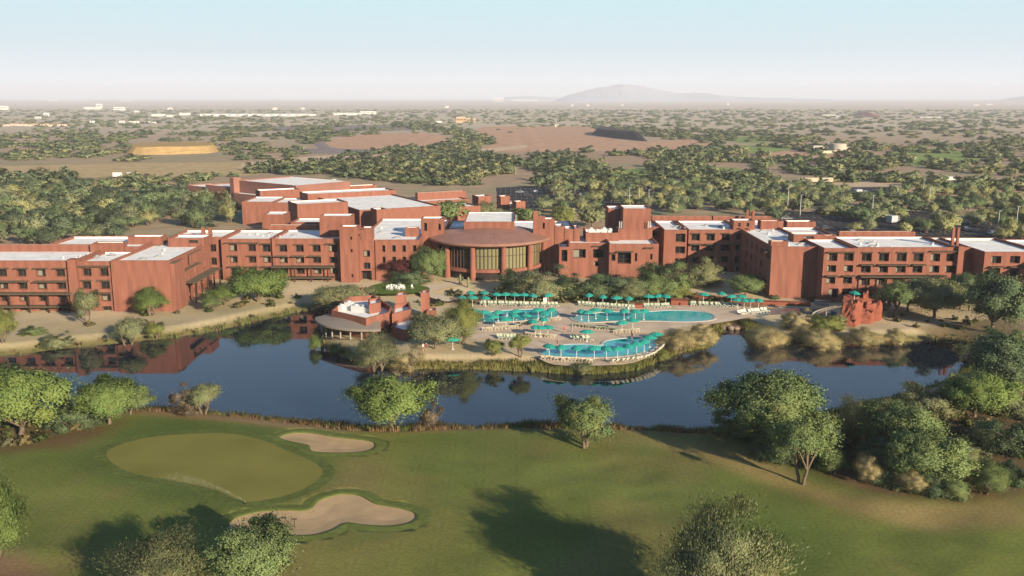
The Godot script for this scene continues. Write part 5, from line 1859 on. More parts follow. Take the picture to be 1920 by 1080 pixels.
func hotel_grounds() -> void:
	saguaro(Vector3(-13.55, 2.5, -239.72), 2.8, "pale saguaro cactus before the rotunda's left column")
	saguaro(Vector3(-11.35, 2.5, -237.58), 2.5, "shorter saguaro cactus before the rotunda's second column")
	saguaro(Vector3(106.9, 2, -212.75), 3.2, "lone saguaro cactus in the gap between trees beyond the slide tower")
	# reeds and dry grass along the shore
	var tuft := MB.new()
	var r := RandomNumberGenerator.new()
	r.seed = 21
	for i in 26:
		var a := r.randf() * TAU
		var d := Vector3(cos(a), 0, sin(a))
		var foot := d * r.randf() * 0.45
		var tip := foot + d * r.randf_range(0.1, 0.5) + Vector3(0, r.randf_range(0.5, 1.1), 0)
		var s := d.cross(Vector3.UP) * 0.035
		var tone := r.randf_range(0.75, 1.2)
		tuft.col = Color(tone, tone, tone)
		var nl := (d * 0.6 + Vector3.UP).normalized()
		tuft.tri3(foot + s, foot - s, tip, nl, nl, nl)
	var tm := tuft.mesh()
	var places := []
	var tint := []
	for i in lake.size():
		var a := lake[i]
		var b := lake[(i + 1) % lake.size()]
		var mid := (a + b) / 2
		var e := b - a
		var out2 := Vector2(e.y, -e.x).normalized()
		if Geometry2D.is_point_in_polygon(mid + out2 * 0.5, lake):
			out2 = -out2
		var near_side := mid.y > -158.0
		var south_island := mid.x > -26.0 and mid.x < 55.0 and not near_side
		var per := 30.0 if near_side else (20.0 if south_island else 3.0)
		if mid.x < -75.0 and not near_side:
			per = 1.5
		var cnt := int(e.length() * per * 0.5)
		for q in cnt:
			var off := r.randf_range(-0.5, 2.4 if near_side else 1.9)
			if near_side and r.randf() < 0.25:
				off += 1.8
			var p := a.lerp(b, r.randf()) + out2 * off
			var g := g_noise.get_noise_2d(p.x * 5.0, p.y * 5.0)
			var sc := r.randf_range(0.55, 1.3) * (1.0 + 0.8 * g) * (1.25 if south_island else 1.0)
			if sc < 0.25 or (near_side and g < -0.36):
				continue
			places.append(Transform3D(Basis(Vector3.UP, r.randf() * TAU).scaled(Vector3(sc * 1.3, sc, sc * 1.3)), Vector3(p.x, ground_at(p.x, p.y) - 0.05, p.y)))
			var c := Color(0.5, 0.46, 0.17).lerp(Color(0.25, 0.32, 0.09), clampf(0.5 + g * 1.6, 0, 1))
			if south_island:
				c = Color(0.5, 0.44, 0.15).lerp(Color(0.26, 0.28, 0.08), clampf(0.3 + g * 1.4, 0, 1))
			elif r.randf() < 0.12 or off > 2.9:
				c = Color(0.45, 0.29, 0.15)
			tint.append(c)
	mass("shore_reeds", tm, mats.leaf_mass, places, tint)
	# low scrub on the left bank and the desert beds
	var sh := kind_mesh("f40")
	places = []
	tint = []
	for z in [
		[[-112.91, 200.09, -91.99, 206.19, -79.13, 214.33, -72.37, 229.36, -49.58, 229.36, -47.67, 220.11, -58.66, 208.3, -67.27, 197.17, -79.58, 190.2, -93.25, 183.69, -102.54, 180.8], 6.5, 0.35],
		[[-16.28, 232.47, 0, 234.5, 5.25, 224.68, -14.21, 220.97], 2.2, 0.7],
		[[-4.02, 229.82, 17.35, 228.51, 39.6, 225.95, 45.61, 229.82, 60.07, 223.43, 59.12, 219.76, 43.09, 223.43, 28.27, 219.76, 5.22, 223.43], 2.0, 0.6],
		[[-35.68, 226.28, -22.47, 226.28, -16.73, 220.05, -17.59, 214.72, -26.15, 223.75, -35.11, 222.5], 2.2, 0.55],
		[[68.98, 227.02, 95.76, 209.39, 112.29, 199.03, 104.85, 185.2, 86.84, 194.21, 82.86, 201.53, 73.63, 220.84], 4.0, 0.4],
		[[49.23, 136.7, 63.9, 144.37, 89.11, 155.94, 64.8, 110.72, 54.97, 109.9, 47.57, 111.55, 42.84, 117.67], 2.6, 0.55],
		[[-86.56, 141.72, -73.24, 135.49, -61.85, 135.49, -66.17, 127.59, -77.28, 125.48], 2.4, 0.5],
		[[-75.23, 234.5, -55.49, 237.96, -47.26, 224.68, -59.06, 209.96, -70.47, 207.24], 4.0, 0.5],
	]:
		for p in scatter(pv(z[0]), z[1], 31, z[2]):
			if shore(p) < 1.0:
				continue
			var s := r.randf_range(0.12, 0.34)
			places.append(Transform3D(Basis(Vector3.UP, r.randf() * TAU).scaled(Vector3(s, s * r.randf_range(0.6, 1.0), s)), Vector3(p.x, ground_at(p.x, p.y) - 0.1, p.y)))
			tint.append([Color(0.16, 0.17, 0.06), Color(0.1, 0.13, 0.04), Color(0.27, 0.22, 0.1), Color(0.2, 0.19, 0.1)][r.randi() % 4])
	mass("desert_scrub", sh[0], mats.leaf_mass, places, tint)
	# stones at the inlet
	var st := []
	for i in 34:
		var f := 0.0
		var p := Vector3(46.76, 0.3, -202.95).lerp(Vector3(52.25, 0.3, -202.95), r.randf()) + Vector3(r.randfn() * 0.8, 0, r.randfn() * 1.2)
		var m := MB.new()
		var s := r.randf_range(0.4, 1.0)
		var ph := r.randf() * 6.0
		m.lathe(Vector3.ZERO, [Vector2(0.8 * s, -0.4), Vector2(s, 0.1), Vector2(0.8 * s, 0.45 * s), Vector2(0.3 * s, 0.7 * s), Vector2(0, 0.72 * s)], ph, ph + TAU, 7)
		var o := obj("boulder", m, mat("boulder_%d" % (i % 3), [lin(0.216, 0.108, 0.072), lin(0.259, 0.194, 0.144), lin(0.158, 0.108, 0.086)][i % 3], 0.95, noise_tex("stucco_broad", 0.008, 0.82, 1.0), 0.5))
		o.position = p
		o.scale = Vector3(1, r.randf_range(0.6, 1.0), r.randf_range(0.7, 1.0))
		tag(o, "x", "boulder", "boulders at the inlet")
		st.append(o)
	rank(st, "boulders lining the inlet beside the pool")

func near_trees() -> void:
	for t in [
		["olive_tree", "big grey-olive feathery tree cut by the lower frame edge, casting the longest shadow", "tree", "n10", 19.24, 78.28, 14.06, 12.57, "leaf_grey", 0.4, "trees on the golf side of the lake"],
		["olive_tree", "grey-olive feathery tree at the lower edge left of the bright green one", "tree", "n11", -34.45, 83.39, 12.26, 7.42, "leaf_grey", 1.1, "trees on the golf side of the lake"],
		["mesquite_tree", "bright green tree beside the lower bunker's left end", "tree", "n00", -25.78, 85.71, 8.29, 7.36, "leaf_green", 2, "trees on the golf side of the lake"],
		["mesquite_tree", "yellow-green tree cut by the frame beside the bare corner patch", "tree", "n12", -53.33, 88.58, 8.26, 11.88, "leaf_bright", 0.3, "trees on the golf side of the lake"],
		["mesquite_tree", "broad spreading green tree with leaning trunks on the left shore", "tree", "n20", -72.14, 130.2, 14.9, 11.06, "leaf_bright", 0.5, "trees on the golf side of the lake"],
		["mesquite_tree", "leaning green tree left of the half-bare shore tree", "tree", "n21", -61.44, 135.49, 9.77, 7.36, "leaf_bright", 2.2, "trees on the golf side of the lake"],
		["mesquite_tree", "small green tree close behind the leaning shore tree", "tree", "n01", -60.02, 140.03, 6.3, 5.07, "leaf_green", 1.4, "trees on the golf side of the lake"],
		["shore_bush", "dark green bush between two trees on the left shore", "bush", "n40", -66.59, 135.14, 7.31, 5.09, "leaf_dark", 0.7, "trees on the golf side of the lake"],
		["half_bare_tree", "half-bare tree with pale twigs standing alone on the near shore", "tree", "n50", -51.16, 140.44, 6.56, 6.04, "leaf_dry", 0, "trees on the golf side of the lake"],
		["half_bare_tree", "grey-green small tree close right of the bare twigs", "tree", "n30", -48.64, 140.44, 6.56, 5.52, "leaf_grey", 0.9, "trees on the golf side of the lake"],
		["mesquite_tree", "round bright green tree with forked trunk, central on the near shore", "tree", "n02", -18.26, 133.19, 11.37, 9.07, "leaf_bright", 0.2, "trees on the golf side of the lake"],
		["dry_bush", "pale dry bush right of the round bright green shore tree", "bush", "n51", -12.51, 135.14, 5.85, 5.26, "leaf_dry", 0.6, "trees on the golf side of the lake"],
		["dry_bush", "straw-coloured low bush behind the lone fairway tree", "bush", "n41", 8.76, 134.98, 3.25, 3.23, "leaf_yellow", 0.6, "trees on the golf side of the lake"],
		["mesquite_tree", "lone airy green tree on the fairway with a thin long shadow", "tree", "n31", 10.41, 125.9, 9.27, 8.09, "leaf_green", 1.7, "trees on the golf side of the lake"],
		["mesquite_tree", "thin dark-trunked tree at the fairway edge before the thicket", "tree", "n32", 37.35, 113.24, 7.72, 10.03, "leaf_green", 2.6, "trees on the golf side of the lake"],
		["mesquite_tree", "tallest dark green tree at the left end of the right-shore thicket", "tree", "n03", 36.34, 126.79, 14.15, 10.89, "leaf_green", 0.1, "thicket at the lake's right shore"],
		["shore_bush", "pale green bush under the tallest tree of the thicket, on the water side", "bush", "n42", 33.46, 130.65, 6.69, 5.52, "leaf_green", 0.4, "thicket at the lake's right shore"],
		["shore_bush", "dark bush filling the thicket behind the thin-trunked tree", "bush", "n40", 41.88, 123.7, 9.72, 6.66, "leaf_dark", 0.9, "thicket at the lake's right shore"],
		["shore_bush", "straw-topped bush standing highest at the thicket's middle", "bush", "n10", 50.87, 125.74, 9.11, 7.77, "leaf_olive", 1.9, "thicket at the lake's right shore"],
		["mesquite_tree", "green tree in the thicket right of the straw-topped bush", "tree", "n00", 53.78, 121.71, 9.58, 8.09, "leaf_green", 2.9, "thicket at the lake's right shore"],
		["mesquite_tree", "dark green tree at the thicket's front edge", "tree", "n01", 53, 112.28, 9.57, 7.7, "leaf_green", 0.8, "thicket at the lake's right shore"],
		["shore_bush", "dark low bush at the thicket's front between yellow shrubs", "bush", "n41", 48.34, 113.47, 6.56, 5.1, "leaf_dark", 0.2, "thicket at the lake's right shore"],
		["dry_bush", "yellow-straw shrub at the front left of the thicket", "bush", "n10", 45.92, 113.47, 4.14, 4.02, "leaf_straw", 0.5, "thicket at the lake's right shore"],
		["dry_bush", "straw shrub at the front right of the thicket", "bush", "n11", 50.05, 110.13, 4.03, 3.35, "leaf_straw", 1.5, "thicket at the lake's right shore"],
		["shore_bush", "green feathery bush at the thicket's right end by the red soil", "bush", "n11", 59.45, 110.13, 7.05, 4.48, "leaf_green", 1, "thicket at the lake's right shore"],
		["shore_bush", "green bush low in the thicket left of the feathery one", "bush", "n42", 55.09, 110.13, 5.37, 3.78, "leaf_green", 2, "thicket at the lake's right shore"],
		["shore_bush", "grey-olive dome bush alone at the lake's lower right bend", "bush", "n40", 65.53, 140.54, 8.42, 6.13, "leaf_olive", 0.3, "thicket at the lake's right shore"],
		["mesquite_tree", "yellow-green tree behind the grey-olive dome bush", "tree", "n02", 72.08, 138.95, 9.58, 7.36, "leaf_bright", 1, "thicket at the lake's right shore"],
		["mesquite_tree", "dark tree at the right frame edge above the yellow-green one", "tree", "n00", 82.63, 149.68, 13.4, 10.31, "leaf_dark", 2, "thicket at the lake's right shore"],
		["shore_bush", "brownish bush under the dark tree at the right frame edge", "bush", "n41", 78.42, 140.72, 9.27, 6.14, "leaf_olive", 0, "thicket at the lake's right shore"],
		["shore_bush", "dark bush at the right frame edge above the dirt track", "bush", "n42", 70.29, 123.7, 8.97, 6.66, "leaf_dark", 0.6, "thicket at the lake's right shore"],
		["shore_bush", "dark bush under the tallest thicket tree on the lawn side", "bush", "n41", 36.73, 121.32, 6.61, 4.79, "leaf_dark", 0.5, "thicket at the lake's right shore"],
		["shore_bush", "dark green bush behind the thicket's straw-topped bush", "bush", "n42", 49.94, 131.68, 7.53, 4.4, "leaf_green", 1.5, "thicket at the lake's right shore"],
		["shore_bush", "dark bush filling the thicket's centre under the green trees", "bush", "n40", 51.85, 117, 9.23, 5.24, "leaf_dark", 2.5, "thicket at the lake's right shore"],
		["shore_bush", "dark bush at the foot of the thicket's front edge tree", "bush", "n41", 53.63, 110.62, 6.07, 3.86, "leaf_dark", 1.2, "thicket at the lake's right shore"],
		["shore_bush", "green bush behind the thicket's thin-trunked tree, low", "bush", "n12", 42.31, 116.1, 4.94, 3.36, "leaf_green", 0.2, "thicket at the lake's right shore"],
		["shore_bush", "bush of mid green behind the thicket beside the water", "bush", "n40", 57.73, 136.33, 7.37, 4.28, "leaf_green", 0.9, "thicket at the lake's right shore"],
		["shore_bush", "straw-green bush where the thicket meets the dirt track", "bush", "n13", 60.1, 117.92, 5.01, 3.78, "leaf_olive", 0.9, "thicket at the lake's right shore"],
		["shore_bush", "dark bush by the frame edge under the bend of the dirt track", "bush", "n42", 65.25, 113.47, 4.83, 3.29, "leaf_dark", 2.9, "thicket at the lake's right shore"],
		["shore_bush", "olive bush between the dome bush and the dirt track", "bush", "n40", 68.09, 126.79, 5.36, 4.02, "leaf_olive", 1.6, "thicket at the lake's right shore"],
	]:
		plant(t[0], t[1], t[2], t[3], Vector3(t[4], ground_at(t[4], -t[5]) - 0.1, -t[5]), t[6], t[7], t[8], t[9], t[10])

func resort_trees() -> void:
	for t in [
		["willow_tree", "big grey-green tree hiding the lakeside bar's right side", "tree", "n12", -25.35, 169.67, 10.56, 7.86, "leaf_olive", 0.4, "trees and brush on the pool peninsula"],
		["dry_bush", "pale straggly bush between the bar and the peninsula shore", "bush", "n51", -19.61, 169.7, 7.04, 5.6, "leaf_straw", 0.1, "trees and brush on the pool peninsula"],
		["dry_bush", "grey dry bush at the waterline below the straggly one", "bush", "n50", -22.07, 167.49, 4.97, 3.29, "leaf_dry", 0.8, "trees and brush on the pool peninsula"],
		["mesquite_tree", "broad olive tree between the bar and the pool terrace", "tree", "n00", -15.36, 179.36, 10.06, 7.17, "leaf_olive", 0.7, "trees and brush on the pool peninsula"],
		["palo_verde_tree", "tall yellow-green tree at the left end of the pool terrace", "tree", "n11", -10.15, 183.07, 9.18, 9.39, "leaf_yellow", 1.2, "trees and brush on the pool peninsula"],
		["willow_bush", "bright green bush in the water left of the bar's veranda", "bush", "n12", -40.14, 184.16, 3.26, 3.7, "leaf_bright", 0.1, "trees and brush on the pool peninsula"],
		["willow_bush", "smaller bright green bush below the bar's veranda", "bush", "n41", -35.19, 180.89, 2.14, 2.54, "leaf_bright", 0.9, "trees and brush on the pool peninsula"],
		["mesquite_tree", "small dark-trunked tree near the peninsula's south shore", "tree", "n30", 1.54, 173.85, 4.94, 5.08, "leaf_yellow", 0, "trees and brush on the pool peninsula"],
		["palo_verde_tree", "thin yellow tree left of the dark-trunked tree on the peninsula", "tree", "n31", -3.51, 174.62, 4.75, 3.41, "leaf_yellow", 1.3, "trees and brush on the pool peninsula"],
		["reed_brush", "wide golden brush at the peninsula's right tip", "bush", "n11", 33.54, 182.03, 9.89, 4.97, "leaf_straw", 0, "trees and brush on the pool peninsula"],
		["reed_brush", "golden brush leaning over the water beside the inlet", "bush", "n10", 39.5, 187.11, 6.84, 4.53, "leaf_straw", 1, "trees and brush on the pool peninsula"],
		["reed_brush", "olive brush below the near pool's right end", "bush", "n12", 29.22, 176.36, 4.17, 2.37, "leaf_yellow", 2, "trees and brush on the pool peninsula"],
		["reed_brush", "tall green reeds on the shore below the near pool", "bush", "n13", 12.89, 167.17, 4.76, 2.46, "leaf_olive", 2, "trees and brush on the pool peninsula"],
		["reed_brush", "first big straw-coloured bush right of the inlet", "bush", "n13", 52.85, 187.88, 9.97, 6.14, "leaf_straw", 0.2, "trees and brush on the pool peninsula"],
		["reed_brush", "second straw-coloured bush, left of the slide chute's shadow", "bush", "n10", 62.79, 187.44, 9.95, 5.79, "leaf_straw", 1.2, "trees and brush on the pool peninsula"],
		["reed_brush", "yellow bush top between the second straw bush and the slide", "bush", "n40", 67.6, 195.41, 6.32, 4.13, "leaf_yellow", 0.5, "trees and brush on the pool peninsula"],
		["reed_brush", "straw-coloured bush hiding the slide's lower bend", "bush", "n41", 62.03, 196.36, 6.7, 4.73, "leaf_straw", 1.1, "trees and brush on the pool peninsula"],
		["shore_bush", "olive bush at the foot of the slide tower's left side", "bush", "n42", 70.98, 199.27, 4.22, 3.12, "leaf_olive", 0.4, "trees and brush on the pool peninsula"],
		["reed_brush", "third straw-coloured bush below the red slide tower", "bush", "n11", 72.9, 187.88, 8.86, 4.78, "leaf_straw", 2.2, "trees and brush on the pool peninsula"],
		["reed_brush", "rightmost straw-coloured bush on the shore below the slide tower", "bush", "n12", 79.73, 188.31, 6.66, 4.22, "leaf_straw", 0.9, "trees and brush on the pool peninsula"],
		["mesquite_tree", "airy green tree with visible trunk right of the slide tower", "tree", "n30", 86.44, 207.02, 10.32, 9.14, "leaf_green", 0.9, "trees before the hotel fronts"],
		["mesquite_tree", "wide olive tree before the forward wing's right half", "tree", "n00", 95.76, 206.16, 13.3, 9.59, "leaf_olive", 1.9, "trees before the hotel fronts"],
		["mesquite_tree", "large dark tree at the right edge before the last wing", "tree", "n01", 101.96, 192.08, 12.43, 13.55, "leaf_dark", 2.9, "trees before the hotel fronts"],
		["mesquite_tree", "dark tree between the slide tower and the forward wing", "tree", "n02", 92.2, 212.75, 8.72, 8.24, "leaf_dark", 0.5, "trees before the hotel fronts"],
		["mesquite_tree", "dark leafy tree left of the saguaro in the gap", "tree", "n03", 106.01, 215.62, 7.57, 8.98, "leaf_dark", 0.1, "trees before the hotel fronts"],
		["shore_bush", "low green bush on the bank below the last wing", "bush", "n40", 98.4, 180.06, 8.51, 5.14, "leaf_green", 0.5, "trees before the hotel fronts"],
		["mesquite_tree", "green tree left of the rotunda's first column", "tree", "n00", -22.31, 244.11, 8.24, 9.62, "leaf_green", 0.3, "trees before the hotel fronts"],
		["plum_tree", "maroon-leaved tree left of the rotunda", "tree", "n03", -30.48, 247.12, 8.91, 6.7, "leaf_maroon", 0.8, "trees before the hotel fronts"],
		["mesquite_tree", "dark green shrub tree under the maroon one", "tree", "n40", -27.55, 242.63, 8.48, 5.16, "leaf_dark", 0.2, "trees before the hotel fronts"],
		["mesquite_tree", "grey-olive tree behind the bar, before the stair tower", "tree", "n20", -41.09, 219.59, 12.2, 6.79, "leaf_olive", 1.3, "trees before the hotel fronts"],
		["mesquite_tree", "large light green tree before the second wing", "tree", "n00", -62.29, 223.43, 12.8, 8.62, "leaf_bright", 0.9, "trees on the left bank"],
		["shore_bush", "light green bush left of the large tree before the second wing", "bush", "n11", -69.66, 219.76, 7.71, 5.24, "leaf_bright", 0.1, "trees on the left bank"],
		["shore_bush", "small green bush at the foot of the left wing's receding side", "bush", "n12", -70.69, 213.64, 5.63, 4.09, "leaf_green", 0.6, "trees on the left bank"],
		["plum_tree", "maroon bush at the second wing's left corner", "bush", "n41", -77.18, 247.91, 3.75, 3.66, "leaf_maroon", 0, "trees on the left bank"],
		["mesquite_tree", "olive tree with pale trunk before the left wing's windows", "tree", "n31", -93.5, 200.09, 6.35, 8.4, "leaf_olive", 0.4, "trees on the left bank"],
		["willow_tree", "rounded light green tree before the blank end wall", "tree", "n12", -82.69, 208.52, 9.05, 6.61, "leaf_bright", 0.7, "trees on the left bank"],
		["plum_tree", "maroon shrub before the blank end wall", "bush", "n42", -92.18, 217.46, 3.31, 3.9, "leaf_maroon", 0.2, "trees on the left bank"],
		["mesquite_tree", "pale green tree leaning toward the lake on the left bank", "tree", "n30", -79.77, 187.88, 8.31, 7.49, "leaf_olive", 1.4, "trees on the left bank"],
		["mesquite_tree", "yellow-olive bush right of the leaning tree on the left bank", "bush", "n31", -75.91, 192.34, 5.1, 3.96, "leaf_yellow", 0.5, "trees on the left bank"],
		["mesquite_tree", "yellow-green tree cut by the left frame edge on the bank", "tree", "n11", -103.62, 184.35, 6.53, 7.14, "leaf_yellow", 0.5, "trees on the left bank"],
		["shore_bush", "round green bush on the sandy left bank", "bush", "n40", -101.28, 191.43, 4.51, 2.09, "leaf_green", 0.3, "trees on the left bank"],
		["shore_bush", "grey-green bush on the sandy left bank, nearer the leaning tree", "bush", "n41", -93.35, 185.67, 5.7, 3.38, "leaf_olive", 1.3, "trees on the left bank"],
		["dry_bush", "brown dry tree before the red wall behind the bar", "bush", "n50", -46.3, 217.38, 3.82, 5.44, "leaf_dry", 0.9, "trees on the left bank"],
		["mesquite_tree", "grey-green tree at the hedge's left end by the rotunda", "tree", "n40", 1.09, 233.04, 8.43, 7.58, "leaf_green", 0.3, "trees before the hotel fronts"],
		["mesquite_tree", "broad grey-green hedge tree right of the rotunda", "tree", "n41", 8.28, 228.86, 15.76, 8.27, "leaf_olive", 1.3, "trees before the hotel fronts"],
		["mesquite_tree", "dark hedge tree before the restaurant block's left windows", "tree", "n42", 18.65, 228.21, 13.06, 7.17, "leaf_dark", 0.6, "trees before the hotel fronts"],
		["mesquite_tree", "dark hedge tree before the restaurant balcony", "tree", "n40", 26.65, 228.21, 14.92, 7.71, "leaf_dark", 2.6, "trees before the hotel fronts"],
		["mesquite_tree", "dark shrub tree filling the hedge between the windows and the balcony", "bush", "n41", 14.51, 230.18, 9.4, 5.73, "leaf_dark", 1.6, "trees before the hotel fronts"],
		["mesquite_tree", "mid-green shrub tree in the hedge just right of the balcony", "bush", "n42", 32.73, 228.86, 10.69, 7.05, "leaf_green", 0.6, "trees before the hotel fronts"],
		["palo_verde_tree", "light feathery tree at the hedge's foot below the balcony", "tree", "n12", 28.79, 223.9, 10.21, 5.86, "leaf_olive", 1.6, "trees before the hotel fronts"],
		["mesquite_tree", "tall green hedge tree right of the balcony", "tree", "n41", 37.34, 230.18, 13.16, 9.8, "leaf_green", 0.1, "trees before the hotel fronts"],
		["palo_verde_tree", "bright yellow-green tree at the hedge's right end", "tree", "n40", 40.69, 228.51, 7.74, 6.51, "leaf_yellow", 0.9, "trees before the hotel fronts"],
		["mesquite_tree", "large grey-green tree before the shaded court", "tree", "n42", 47.82, 240.01, 11.75, 8.92, "leaf_olive", 0.7, "trees before the hotel fronts"],
		["mesquite_tree", "round green tree before the blank forward wall", "tree", "n00", 58.76, 229.82, 9.39, 5.46, "leaf_green", 1.7, "trees before the hotel fronts"],
		["shore_bush", "small dark round bush at the foot of the blank forward wall", "bush", "n40", 65.11, 226.58, 2.38, 1.35, "leaf_dark", 0.7, "trees before the hotel fronts"],
		["courtyard_tree", "green tree in the court left of the rotunda tower", "tree", "m00", -43.77, 353.89, 10.18, 7.55, "leaf_green", 0.7, "trees in the courts behind the hotel"],
		["courtyard_tree", "light green tree along the court's diagonal wall", "tree", "m10", -37.67, 353.89, 11.2, 5.92, "leaf_bright", 0.1, "trees in the courts behind the hotel"],
		["courtyard_tree", "tall green tree before the far end of the halls", "tree", "m01", -24.12, 364.91, 13.84, 9.24, "leaf_green", 1.7, "trees in the courts behind the hotel"],
		["courtyard_tree", "yellow-green tree behind the rotunda's roof box", "tree", "m11", -11.84, 374.9, 15.08, 7.76, "leaf_olive", 0.4, "trees in the courts behind the hotel"],
		["courtyard_tree", "green tree left of the rotunda's right tower", "tree", "m20", 5.15, 358.53, 10.31, 7.03, "leaf_green", 0.4, "trees in the courts behind the hotel"],
		["courtyard_tree", "bright yellow-green tree behind the rotunda's right tower", "tree", "m10", 19.1, 349.37, 12.06, 8.67, "leaf_yellow", 0.9, "trees in the courts behind the hotel"],
		["courtyard_tree", "olive tree behind the restaurant machines", "tree", "m00", 30.54, 353.89, 12.22, 7.96, "leaf_olive", 1.9, "trees in the courts behind the hotel"],
	]:
		plant(t[0], t[1], t[2], t[3], Vector3(t[4], ground_at(t[4], -t[5]) - 0.1, -t[5]), t[6], t[7], t[8], t[9], t[10])

